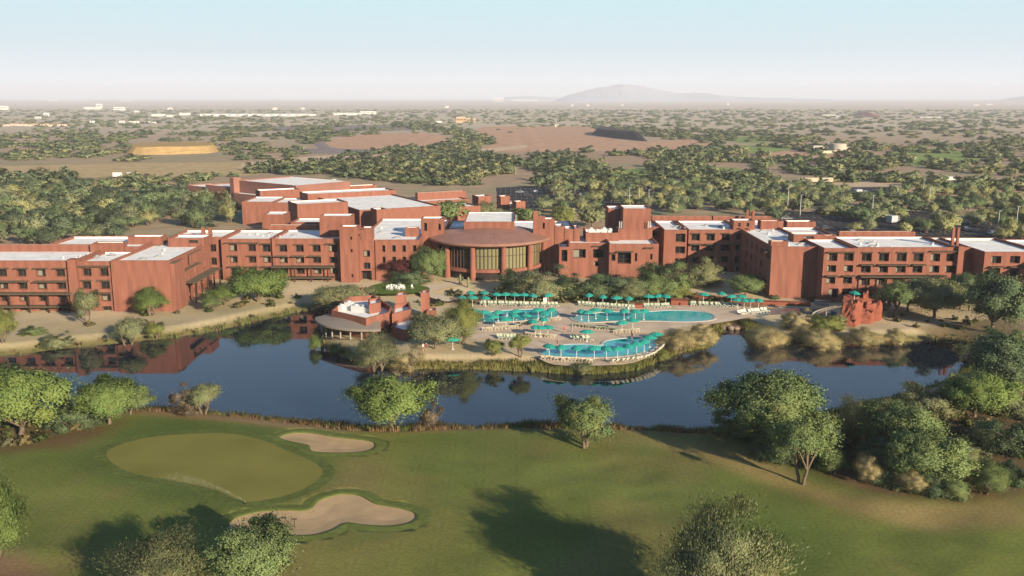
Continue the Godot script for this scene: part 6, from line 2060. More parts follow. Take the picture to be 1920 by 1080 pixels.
# ---------------------------------------------------------------- the desert behind
func desert_trees() -> void:
	var r := RandomNumberGenerator.new()
	r.seed = 77
	var keep := [
		pv([-158.09, 453.2, -134.77, 453.2, -105.98, 357.89, 8.23, 357.89, 9.94, 434.03, -17.44, 509.29, -97.11, 532.27, -174.35, 589.1, -185.11, 532.27]),
		pv([-14.03, 408.06, 11.93, 416.37, 16.76, 589.1, -20.12, 589.1]),
	]
	var lots := [pv([0, 505.34, 20.56, 514.7, 20.95, 458.03, 1.29, 450.56]), pv([33.23, 484.75, 78.43, 490.46, 75.96, 458.03, 32.22, 450.56]), pv([108.92, 387.24, 134.6, 390.92, 134.49, 343.51, 114.92, 332.34]), pv([156.45, 378.34, 172.29, 374.9, 180.04, 332.34, 166.63, 332.34]), pv([176.72, 499.28, 209.31, 502.3, 199.21, 471.01, 166.82, 463.14]), pv([-229.53, 496.31, -180.64, 502.3, -168.66, 468.36, -212.16, 458.03])]
	keep.append_array(lots)
	var zones := [
		["mesquite_tree", [-289.04, 496.31, -237.88, 514.7, -176.46, 490.46, -136.2, 458.03, -109.4, 374.9, -113.54, 352.37, -125.63, 346.42, -138.17, 337.84, -129.39, 300.48, -177.15, 300.48], 9.0, 0.86, "trees of the wood behind the left wing", ["leaf_olive", "leaf_green", "leaf_olive", "leaf_yellow", "leaf_dark", "leaf_green", "leaf_dark"], [6.0, 12.5], [4.5, 8.5]],
		["palo_verde_tree", [-16.15, 514.7, 101.08, 521.14, 265.82, 484.75, 232.05, 396.56, 175.89, 298.27, 169.12, 329.66, 114.92, 332.34, 115.27, 371.51, 99.96, 378.34, 61.39, 381.85, 62.9, 406.32, 42.55, 412.41, 24.96, 361.69, 16.44, 381.85, 11.82, 412.41, -13.46, 427.32], 8.6, 0.66, "trees in the car parks behind the hotel", ["leaf_yellow", "leaf_olive", "leaf_yellow", "leaf_olive", "leaf_green", "leaf_dark", "leaf_green"], [5.0, 9.5], [3.8, 7.0]],
	]
	for z in zones:
		var poly := pv(z[1])
		var groups := {}
		for p in scatter(poly, z[2], 5, z[3]):
			if not clear_of(p, keep):
				continue
			var leaf: String = z[5][r.randi() % z[5].size()]
			var wide: float = r.randf_range(z[6][0], z[6][1])
			var tall: float = r.randf_range(z[7][0], z[7][1])
			var key: String = ["m00", "m10", "m20", "m01", "m11", "m40", "m30", "m12"][r.randi() % 8]
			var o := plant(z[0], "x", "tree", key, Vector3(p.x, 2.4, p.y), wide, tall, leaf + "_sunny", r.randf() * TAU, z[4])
			var tone: String = {"leaf_olive": "olive", "leaf_green": "mid-green", "leaf_yellow": "yellow-green", "leaf_dark": "dark green"}[leaf]
			var size := "broad" if wide > (z[6][0] + z[6][1]) / 2 else "small"
			var gk: String = size + " " + tone + " " + z[4]
			if not groups.has(gk):
				groups[gk] = []
			groups[gk].append(o)
		for gk in groups:
			rank(groups[gk], gk)
	var fields := [pv([-219.67, 1143.85, -193.83, 1321.3, -123.06, 1363.55, -71.07, 1143.85, -89.12, 984.75, -135.47, 920.6, -185.12, 962.41]), pv([-52.26, 1686.64, 142.52, 1686.64, 119.39, 1244.15, 147.21, 1085.45, 219.67, 1143.85, 209.24, 973.46, 122.42, 901.02, 0, 873.15, -30.6, 901.02, -18.64, 1099.49]), pv([-396.81, 671.58, -202.94, 729.8, -177.55, 650.78, -176.21, 595.36, -349.97, 591.16]), pv([-338.73, 830.29, -263.45, 830.29, -307.07, 962.41, -383.84, 962.41])]
	# past what can be told apart: one mass of tree crowns on the plain
	var places := []
	var tint := []
	var tones := [Color(0.29, 0.34, 0.17), Color(0.21, 0.265, 0.135), Color(0.35, 0.375, 0.19), Color(0.38, 0.385, 0.195), Color(0.19, 0.24, 0.13)]
	for z in [
		[[-176.05, 612.77, -189.95, 682.48, -131.41, 723.53, -102.92, 755.97, -8.73, 769.76, 0, 514.7, -16.15, 514.7, -48.16, 527.73, -83.44, 563.31, -137.47, 603.95], 10, 0.8, 10.5, 7, 0.85, 0.0],
		[[-289.04, 496.31, -336.23, 578.9, -270.3, 578.9, -240.8, 521.14], 9, 0.9, 11, 7, 1.0, 0.0],
		[[-237.88, 514.7, -234.15, 571, -207.67, 578.9, -187.08, 537.93, -170.25, 574.93, -181.28, 612.77, -210.09, 595.36, -202.41, 537.93, -180.64, 502.3], 9, 0.6, 9, 5, 1.0, 0.0],
		[[-17.62, 514.7, -23.59, 755.97, 0, 830.29, 115.14, 846.93, 156.91, 814.3, 231.56, 755.97, 286.86, 682.48, 437.4, 755.97, 282.43, 484.75, 178.37, 521.14, 102.33, 527.73], 11.5, 0.62, 11, 7, 0.9, 0.38],
		[[0, 830.29, 111.05, 891.54, 227.69, 1032.67, 348.89, 1143.85, 408.67, 1032.67, 726.85, 1262.58, 437.4, 755.97, 286.86, 682.48, 231.56, 755.97, 110.76, 814.3], 13, 0.55, 12, 6.5, 0.9, 0.44],
		[[109.71, 1622.63, 171.02, 1686.64, 279.24, 1456.64, 353.81, 1363.55, 348.89, 1143.85, 222.33, 1008.15, 187.37, 1143.85, 150.15, 1208.83], 14, 0.5, 13, 6, 0.85, 0.3],
		[[-437.4, 755.97, -659.01, 1143.85, -661.47, 1363.55, -536.75, 1321.3, -329.97, 814.3, -288.12, 769.76, -298.2, 729.8], 12, 0.6, 12, 5.5, 1.05, 0.42],
		[[-536.75, 1321.3, -512, 1622.63, -316.45, 1755.87, -180.69, 1456.64, -206.75, 1143.85, -222.79, 984.75, -304.9, 962.41, -329.86, 1032.67, -461.95, 1143.85], 15, 0.5, 13, 5.5, 0.95, 0.42],
		[[-260.74, 814.3, -315.26, 1032.67, -233.53, 1032.67, -178, 873.15, -174.62, 769.76, -206.47, 742.66], 13, 0.4, 11, 5, 1.0, 0.4],
		[[-236.9, 1912.8, -158.23, 1755.87, -82.13, 1456.64, -22.61, 1143.85, -21.78, 962.41, -54.95, 882.25, -94.09, 830.29, -142.26, 784.06, -150.55, 830.29, -86.15, 951.61, -65.81, 1058.41, -77.25, 1244.15, -144.52, 1508.09, -213.78, 1686.64], 14, 0.7, 13, 7, 0.9, 0.0],
		[[-139.7, 769.76, -122.32, 830.29, -76.76, 846.93, -29.37, 864.23, 0, 814.3, -8.58, 755.97, -101.13, 742.66], 11, 0.6, 11, 6, 1.0, 0.35],
		[[-815.3, 1363.55, -1141.42, 1912.8, -775.31, 2462.05, -83.07, 2462.05, -41.24, 1831, -226.82, 1831, -532.07, 1686.64, -683.16, 1408.57], 26, 0.4, 12, 5, 1.0, 0.5],
		[[133.02, 1686.64, 581.48, 1912.8, 1326.18, 2266.92, 730.36, 1244.15, 348.89, 1143.85, 161.52, 1508.09], 22, 0.42, 12, 5, 0.9, 0.5],
		[[55.38, 2462.05, 949.75, 3450.71, 581.48, 1912.8, 133.02, 1686.64, 0, 1831], 32, 0.4, 14, 5, 0.95, 0.5],
		[[930.37, 3450.71, 1956.22, 3194.39, 1173.73, 1912.8, 534.01, 1755.87], 42, 0.4, 13, 4.5, 0.95, 0.5],
		[[-853.76, 1363.55, 876.84, 1363.55, 1534.46, 2393.4, -1494.08, 2393.4], 22, 0.45, 9, 3.2, 1.25, 0.42],
		[[-1494.08, 2393.4, 1534.46, 2393.4, 2907.4, 4543.43, -2830.89, 4543.43], 42, 0.5, 16, 4.0, 1.3, 0.42],
		[[-1536.77, 2462.05, -126.41, 3751.6, 1319.1, 4796.38, 879.4, 3194.39, -78.58, 2328.45, -1144.4, 1831], 66, 0.35, 20, 6, 1.0, 0.5],
	]:
		# outline, spacing, share, width, height, darkness of tone
		for p in scatter(pv(z[0]), z[1], int(z[1] * 100.0), z[2]):
			if not clear_of(p, keep) or not clear_of(p, fields) and r.randf() < 0.93:
				continue
			if z[6] > 0.0 and g_noise.get_noise_2d(p.x * 0.9, p.y * 0.5) < z[6] - 0.5:
				continue
			var s: float = r.randf_range(0.6, 1.3) * z[3] / 8.0
			places.append(Transform3D(Basis(Vector3.UP, r.randf() * TAU).scaled(Vector3(s, s * z[4] / z[3] * r.randf_range(0.8, 1.2), s)), Vector3(p.x, 2.4, p.y)))
			var c: Color = tones[r.randi() % 5]
			tint.append(c * z[5])
	var third := places.size() / 2
	mass("distant_trees", kind_mesh("f40")[0], mats.leaf_mass, places.slice(0, third), tint.slice(0, third))
	mass("distant_trees", kind_mesh("f41")[0], mats.leaf_mass, places.slice(third), tint.slice(third))

func car(called: String, label: String, at: Vector3, turn: float, paint: Material, van: bool) -> void:
	var w := thing(called, label, "truck" if van else "car", at, turn, "parked vehicles")
	var m := MB.new()
	var prof: PackedVector2Array
	if van:
		prof = PackedVector2Array([Vector2(-2.9, 0.45), Vector2(2.9, 0.45), Vector2(2.9, 1.3), Vector2(2.3, 1.45), Vector2(1.9, 2.2), Vector2(1.2, 2.3), Vector2(1.1, 3.0), Vector2(-2.9, 3.0)])
	else:
		prof = PackedVector2Array([Vector2(-2.2, 0.35), Vector2(2.2, 0.35), Vector2(2.25, 0.75), Vector2(1.2, 0.95), Vector2(0.6, 1.45), Vector2(-1.1, 1.48), Vector2(-1.9, 1.0), Vector2(-2.25, 0.9)])
	var half := 0.9 if not van else 1.15
	for i in prof.size():
		var a := prof[i]
		var b := prof[(i + 1) % prof.size()]
		m.quad(Vector3(a.x, a.y, -half), Vector3(b.x, b.y, -half), Vector3(b.x, b.y, half), Vector3(a.x, a.y, half), Vector3((b - a).y, -(b - a).x, 0))
	var ix := Geometry2D.triangulate_polygon(prof)
	for s in [-half, half]:
		for i in range(0, ix.size(), 3):
			m.tri(Vector3(prof[ix[i]].x, prof[ix[i]].y, s), Vector3(prof[ix[i + 1]].x, prof[ix[i + 1]].y, s), Vector3(prof[ix[i + 2]].x, prof[ix[i + 2]].y, s), Vector3(0, 0, s))
	obj("body", m, paint, w)
	for s in [-1.0, 1.0]:
		var g := MB.new()
		var zz: float = s * (half + 0.006)
		if van:
			g.quad(Vector3(1.2, 1.5, zz), Vector3(2.1, 1.5, zz), Vector3(1.85, 2.1, zz), Vector3(1.2, 2.1, zz), Vector3(0, 0, s))
		else:
			g.quad(Vector3(-1.6, 0.98, zz), Vector3(1.0, 0.98, zz), Vector3(0.55, 1.38, zz), Vector3(-1.05, 1.4, zz), Vector3(0, 0, s))
		obj("side_window", g, mats.dark_glass, w)
	for x in [-1.35, 1.35]:
		for s in [-1.0, 1.0]:
			var t := MB.new()
			t.tube(Vector3(x * (1.3 if van else 1.0), 0.34, s * (half - 0.2)), Vector3(x * (1.3 if van else 1.0), 0.34, s * (half + 0.03)), 0.34, 0.34, 10)
			obj("wheel", t, mats.iron, w)

func building(called: String, label: String, category: String, at: Vector3, w: float, dep: float, h: float, wall: Material, roof: Material, group: String, pitched: bool, turn: float = 0.0) -> void:
	var o := thing(called, label, category, at, turn, group)
	var m := MB.new()
	m.box(-w / 2, w / 2, 0, h, -dep, 0)
	obj("wall", m, wall, o)
	var r := MB.new()
	if pitched:
		var e := 0.4
		var y := h + 0.005
		var t := h + minf(w, dep) * 0.22
		var i := minf(w, dep) / 2
		var a := Vector3(-w / 2 - e, y, e)
		var b := Vector3(w / 2 + e, y, e)
		var c := Vector3(w / 2 + e, y, -dep - e)
		var d := Vector3(-w / 2 - e, y, -dep - e)
		var p := Vector3(-w / 2 + i, t, -dep / 2)
		var q := Vector3(w / 2 - i, t, -dep / 2)
		if w <= dep:
			p = Vector3(0, t, -i); q = Vector3(0, t, -dep + i)
			r.tri(a, b, p, Vector3(0, 1, 1)); r.tri(c, d, q, Vector3(0, 1, -1))
			r.quad(b, c, q, p, Vector3(1, 1, 0)); r.quad(d, a, p, q, Vector3(-1, 1, 0))
		else:
			r.quad(a, b, q, p, Vector3(0, 1, 1)); r.quad(c, d, p, q, Vector3(0, 1, -1))
			r.tri(b, c, q, Vector3(1, 1, 0)); r.tri(d, a, p, Vector3(-1, 1, 0))
	else:
		r.box(-w / 2 - 0.2, w / 2 + 0.2, h + 0.003, h + 0.4, -dep - 0.2, 0.2)
	obj("roof", r, roof, o)
	var k := clampi(int(w / 4.0), 1, 12)
	var g := MB.new()
	for i in k:
		var x := -w / 2 + w * (i + 0.5) / k
		g.quad(Vector3(x - w / k * 0.25, h * 0.4, 0.02), Vector3(x + w / k * 0.25, h * 0.4, 0.02), Vector3(x + w / k * 0.25, h * 0.75, 0.02), Vector3(x - w / k * 0.25, h * 0.75, 0.02), Vector3(0, 0, 1))
		obj("window", g, mats.dark_glass, o)
		g = MB.new()

func far_plain() -> void:
	# fields, tracks and lawns on the plain
	var gold := mat("dry_field_soil", lin(0.46, 0.345, 0.18), 1.0, noise_tex("ground_fine", 0.02, 0.72, 1.0), 0.012, 0.1)
	var dirt := mat("bare_dirt", lin(0.5, 0.31, 0.2), 1.0, noise_tex("ground_fine", 0.02, 0.72, 1.0), 0.008, 0.1)
	var track := mat("track_dirt", lin(0.56, 0.42, 0.29), 1.0, noise_tex("ground_fine", 0.02, 0.72, 1.0), 0.02, 0.1)
	var tar := mat("old_asphalt", lin(0.25, 0.21, 0.2), 1.0, noise_tex("ground_fine", 0.02, 0.72, 1.0), 0.01, 0.1)
	var turf := mat("far_turf", lin(0.22, 0.29, 0.09), 1.0, noise_tex("ground_fine", 0.02, 0.72, 1.0), 0.02, 0.1)
	for q in [
		["field", [-396.81, 671.58, -202.94, 729.8, -177.55, 650.78, -176.21, 595.36, -349.97, 591.16], 2.56, gold],
		["field", [-219.67, 1143.85, -193.83, 1321.3, -123.06, 1363.55, -71.07, 1143.85, -89.12, 984.75, -135.47, 920.6, -185.12, 962.41], 2.6, dirt],
		["field", [-52.26, 1686.64, 142.52, 1686.64, 119.39, 1244.15, 147.21, 1085.45, 219.67, 1143.85, 209.24, 973.46, 122.42, 901.02, 0, 873.15, -30.6, 901.02, -18.64, 1099.49], 2.6, dirt],
		["path", [-202.94, 729.8, -150.55, 830.29, -64.28, 873.15, -10.89, 962.41, 14.25, 1008.15, 13.46, 951.61, -14.99, 882.25, -59.99, 814.3, -139.7, 769.76, -180.3, 661.02], 2.62, track],
		["road", [-210.68, 930.71, -110.13, 973.46, -82.48, 910.71, -163.12, 846.93, -198.23, 864.23], 2.58, tar],
		["road", [-437.06, 1686.64, -185.58, 1831, -148.77, 1508.09, -361.37, 1456.64], 2.58, tar],
		["road", [-260.71, 1208.83, -254.74, 1226.24, -186.2, 962.41, -192.76, 941.05], 2.66, tar],
		["fairway", [170.11, 910.71, 262.24, 1008.15, 294.01, 962.41, 234.94, 864.23, 167.73, 822.22], 2.58, turf],
		["fairway", [279.82, 1208.83, 393.71, 1342.09, 334.73, 1128.67, 257.24, 1058.41], 2.58, turf],
		["fairway", [335.84, 846.93, 400.29, 930.71, 424, 891.54, 398.52, 798.9, 346.12, 717.37, 296.99, 688.06, 283.35, 723.53], 2.58, turf],
		["fairway", [50.25, 631.21, 131.8, 682.48, 160.31, 640.85, 96.91, 587.02, 46.79, 587.02], 2.57, turf],
		["field", [232.59, 855.49, 290.74, 901.02, 324.61, 830.29, 285.04, 717.37, 236.37, 693.73, 218.7, 755.97], 2.59, dirt],
		["field", [217.01, 521.14, 323.04, 555.83, 267.17, 458.03, 213.86, 473.7], 2.57, dirt],
		["field", [99.85, 514.7, 164.69, 555.83, 307.77, 574.93, 286.47, 534.49, 158.59, 514.7, 102.45, 484.75], 2.555, track],
	]:
		sheet(q[0], smooth(pv(q[1]), 4), q[2], q[3])
	# long ochre stockpile, and the dark gravel bank
	var sp := mound([-336.84, 830.29, -273.3, 855.49, -301.39, 941.05, -368.69, 930.71], 6.5, 0.86, mat("ochre_soil", lin(0.42, 0.285, 0.12), 1.0, noise_tex("ground_fine", 0.02, 0.72, 1.0), 0.02, 0.1))
	tag(sp, "long flat-topped ochre earth stockpile beyond the golden field", "stockpile")
	var gb := mound([111.6, 1301.13, 149.78, 1113.89, 158.94, 1143.85, 137.29, 1432.21], 9.0, 0.75, mat("dark_gravel", lin(0.086, 0.072, 0.072), 1.0, noise_tex("ground_fine", 0.02, 0.72, 1.0), 0.03, 0.1))
	tag(gb, "dark gravel bank lying across the brown field", "gravel bank")
	var hill := mound([1066.05, 2973.43, 1016.03, 2780.97, 1013.19, 2611.85, 1220.39, 3194.39, 1259.87, 3450.71], 11.0, 0.2, mat("red_rock", lin(0.216, 0.094, 0.072), 1.0))
	tag(hill, "small reddish mound far out on the plain", "mound")
	# water tank in its walled yard
	var tk := thing("water_tank", "pale cylindrical water tank on the walled dirt rise", "water tank", Vector3(298.44, 3, -863.95))
	var m := MB.new()
	m.lathe(Vector3.ZERO, [Vector2(7.6, 0), Vector2(7.6, 7.4), Vector2(7.4, 7.6), Vector2(0, 8.2)], 0, TAU, 28)
	obj("wall", m, mat("tank_paint", lin(0.360, 0.317, 0.259), 0.7), tk)
	m = MB.new()
	m.box(-9.0, -8.7, 0, 9.0, -0.2, 0.2)
	m.box(-8.3, -8.0, 0, 9.0, -0.2, 0.2)
	for i in 16:
		m.box(-8.7, -8.3, 0.4 + i * 0.5, 0.5 + i * 0.5, -0.1, 0.1)
	obj("ladder", m, mats.grey_metal, tk)
	var yw := thing("yard_wall", "low cream wall round the water tank's yard", "wall", Vector3.ZERO)
	var ring_pts := pv([276.82, 910.71, 278.27, 846.93, 318.15, 864.23, 333.47, 920.6])
	m = MB.new()
	m.poly_side(ring_pts, 2.4, 5.0)
	var inn: PackedVector2Array = Geometry2D.offset_polygon(ring_pts, -1.0)[0]
	m.poly_side(inn, 2.4, 5.0, true)
	ring(m, ring_pts, inn, 5.0)
	obj("wall", m, mat("cream_wall", lin(0.396, 0.346, 0.238), 0.9), yw)
	building("pump_house", "small cream pump house left of the water tank", "building", Vector3(286.14, 2.6, -880.39), 9.0, 7.0, 5.0, mats.cream_wall, mats.grey_metal, "", false)
	# parked vehicles
	var paints := [mats.white_paint, mat("grey_paint", lin(0.180, 0.187, 0.194), 0.3, null, 0.1, 0.6), mat("black_paint", lin(0.022, 0.022, 0.025), 0.3, null, 0.1, 0.6), mat("red_paint", lin(0.288, 0.022, 0.014), 0.3, null, 0.1, 0.6), mat("blue_paint", lin(0.022, 0.058, 0.144), 0.3, null, 0.1, 0.6), mat("silver_paint", lin(0.360, 0.367, 0.374), 0.3, null, 0.1, 0.6)]
	var pn := ["white", "grey", "black", "red", "blue", "silver"]
	car("parked_car", "first from left of the grey cars in the car park left of the flagpoles", Vector3(4.15, 2.53, -484.44), -0.16, paints[1], false)
	car("parked_car", "second from left of the grey cars in the car park left of the flagpoles", Vector3(34.78, 2.53, -468.06), 1.49, paints[1], false)
	car("parked_car", "first from left of the black cars in the car park left of the flagpoles", Vector3(8.03, 2.53, -468.06), 0.08, paints[2], false)
	car("parked_car", "second from left of the black cars in the car park left of the flagpoles", Vector3(12.88, 2.53, -450.28), 1.63, paints[2], false)
	car("parked_car", "first from left of the white cars in the car park left of the flagpoles", Vector3(0, 2.53, -431.51), -0.14, paints[0], false)
	car("parked_car", "second from left of the white cars in the car park left of the flagpoles", Vector3(12.45, 2.53, -484.44), 1.39, paints[0], false)
	car("parked_car", "first from left of the black cars in the car park behind the square tower", Vector3(40.58, 2.53, -473.4), 1.59, paints[2], false)
	car("parked_car", "second from left of the black cars in the car park behind the square tower", Vector3(89, 2.53, -457.74), -0.06, paints[2], false)
	car("parked_car", "only white car in the car park behind the square tower", Vector3(48.7, 2.53, -473.4), -0.16, paints[0], false)
	car("parked_car", "only silver car in the car park behind the square tower", Vector3(50.55, 2.53, -465.44), 1.79, paints[5], false)
	car("parked_car", "only grey car in the car park behind the square tower", Vector3(58.54, 2.53, -465.44), 0.14, paints[1], false)
	car("parked_car", "only blue car in the car park behind the square tower", Vector3(70.9, 2.53, -468.06), -0.20, paints[4], false)
	car("parked_car", "first from left of the grey cars in the car park behind the right wings", Vector3(110.84, 2.53, -374.66), -0.12, paints[1], false)
	car("parked_car", "second from left of the grey cars in the car park behind the right wings", Vector3(122.51, 2.53, -334.86), 1.76, paints[1], false)
	car("parked_car", "third from left of the grey cars in the car park behind the right wings", Vector3(168.01, 2.53, -343.29), 1.55, paints[1], false)
	car("parked_car", "first from left of the white cars in the car park behind the right wings", Vector3(112.23, 2.53, -361.47), 1.70, paints[0], false)
	car("parked_car", "second from left of the white cars in the car park behind the right wings", Vector3(172.27, 2.53, -332.13), 1.51, paints[0], false)
	car("parked_car", "first from left of the black cars in the car park behind the right wings", Vector3(117.18, 2.53, -346.2), 0.28, paints[2], false)
	car("parked_car", "second from left of the black cars in the car park behind the right wings", Vector3(159.72, 2.53, -353.67), 0.23, paints[2], false)
	car("parked_car", "only silver car in the car park behind the right wings", Vector3(155.13, 2.53, -364.68), 1.29, paints[5], false)
	car("parked_car", "first from left of the grey cars in the far car park", Vector3(129.04, 2.53, -508.1), 1.40, paints[1], false)
	car("parked_car", "second from left of the grey cars in the far car park", Vector3(182.64, 2.53, -484.44), 1.74, paints[1], false)
	car("parked_car", "first from left of the white cars in the far car park", Vector3(131.69, 2.53, -496), 1.52, paints[0], false)
	car("parked_car", "second from left of the white cars in the far car park", Vector3(191.75, 2.53, -490.15), 1.61, paints[0], false)
	car("parked_car", "only black car in the far car park", Vector3(190.98, 2.53, -476.11), 1.62, paints[2], false)
	car("parked_car", "first from left of the black cars in the clearing behind the left wood", Vector3(-213.72, 2.53, -473.4), 0.11, paints[2], false)
	car("parked_car", "second from left of the black cars in the clearing behind the left wood", Vector3(-180.57, 2.53, -478.86), 0.21, paints[2], false)
	car("parked_car", "only grey car in the clearing behind the left wood", Vector3(-199.32, 2.53, -468.06), 1.69, paints[1], false)
	car("parked_car", "only silver car in the clearing behind the left wood", Vector3(-182.59, 2.53, -462.84), 0.28, paints[5], false)
	car("parked_car", "only silver car in the car park left of the flagpoles", Vector3(19.67, 2.53, -429.27), 0.13, paints[5], false)
	car("van", "grey van parked between trees right of the flagpoles", Vector3(129.6, 2.53, -490.15), 0.4, paints[1], true)
	car("van", "silver truck in the far car park behind the right wings", Vector3(175.85, 2.53, -473.4), 0.5, paints[5], true)
	car("van", "large silver truck shaded by a tree behind the right wings", Vector3(149.89, 2.53, -364.68), 0.6, paints[5], true)
	# cargo trailers and vans
	for q in [
		["long cream trailer, left one of two beyond the car park", Vector3(172.53, 2.5, -541.42), 10.19, 3.28, "cream_wall"],
		["shorter cream trailer, right one of two beyond the car park", Vector3(182.72, 2.5, -541.42), 6.17, 3.28, "cream_wall"],
		["cream box trailer alone at the dirt road's middle", Vector3(218.21, 2.5, -548.53), 5.63, 3, "cream_wall"],
		["white-grey box trailer at the dirt road's right", Vector3(258.96, 2.5, -552.15), 5.03, 3.02, "white_paint"],
		["left white box trailer on the golden field's edge", Vector3(-244.26, 2.5, -578.9), 4.94, 3.47, "white_paint"],
		["right white box trailer on the golden field's edge", Vector3(-235.36, 2.5, -578.9), 4.94, 3.47, "white_paint"],
	]:
		trailer(q[0], q[1], q[2], q[3], q[4])
	# lamp posts
	var lamps := []
	for q in [[53.04, 420.8], [56.81, 416.56], [60.51, 412.41], [126.53, 427.32], [120.58, 389.07], [201.68, 458.03], [190.42, 425.13], [188.44, 346.42], [174.29, 332.34], [150.04, 387.24]]:
		var w := thing("lamp_post", "x", "lamp post", Vector3(q[0], 2.5, -q[1]), 0, "car park lamp posts")
		m = MB.new()
		m.tube(Vector3.ZERO, Vector3(0, 8.5, 0), 0.14, 0.09, 8)
		obj("pole", m, mats.pale_metal, w)
		m = MB.new()
		m.box(-0.25, 0.9, 8.5, 8.65, -0.18, 0.18)
		obj("lamp_head", m, mats.grey_metal, w)
		lamps.append(w)
	rank(lamps, "tall pale lamp posts among the trees behind the right wing")
	# town and houses far out
	var cols := [mat("town_white", lin(0.576, 0.560, 0.528), 0.8), mat("town_cream", lin(0.6, 0.5, 0.38), 0.85), mat("town_grey", lin(0.45, 0.44, 0.43), 0.8), mat("town_tan", lin(0.45, 0.29, 0.17), 0.85)]
	var roofs := [mat("town_roof_white", lin(0.600, 0.592, 0.576), 0.8), mat("town_roof_red", lin(0.36, 0.16, 0.1), 0.9), mat("town_roof_grey", lin(0.4, 0.39, 0.38), 0.8)]
	var groups := {}
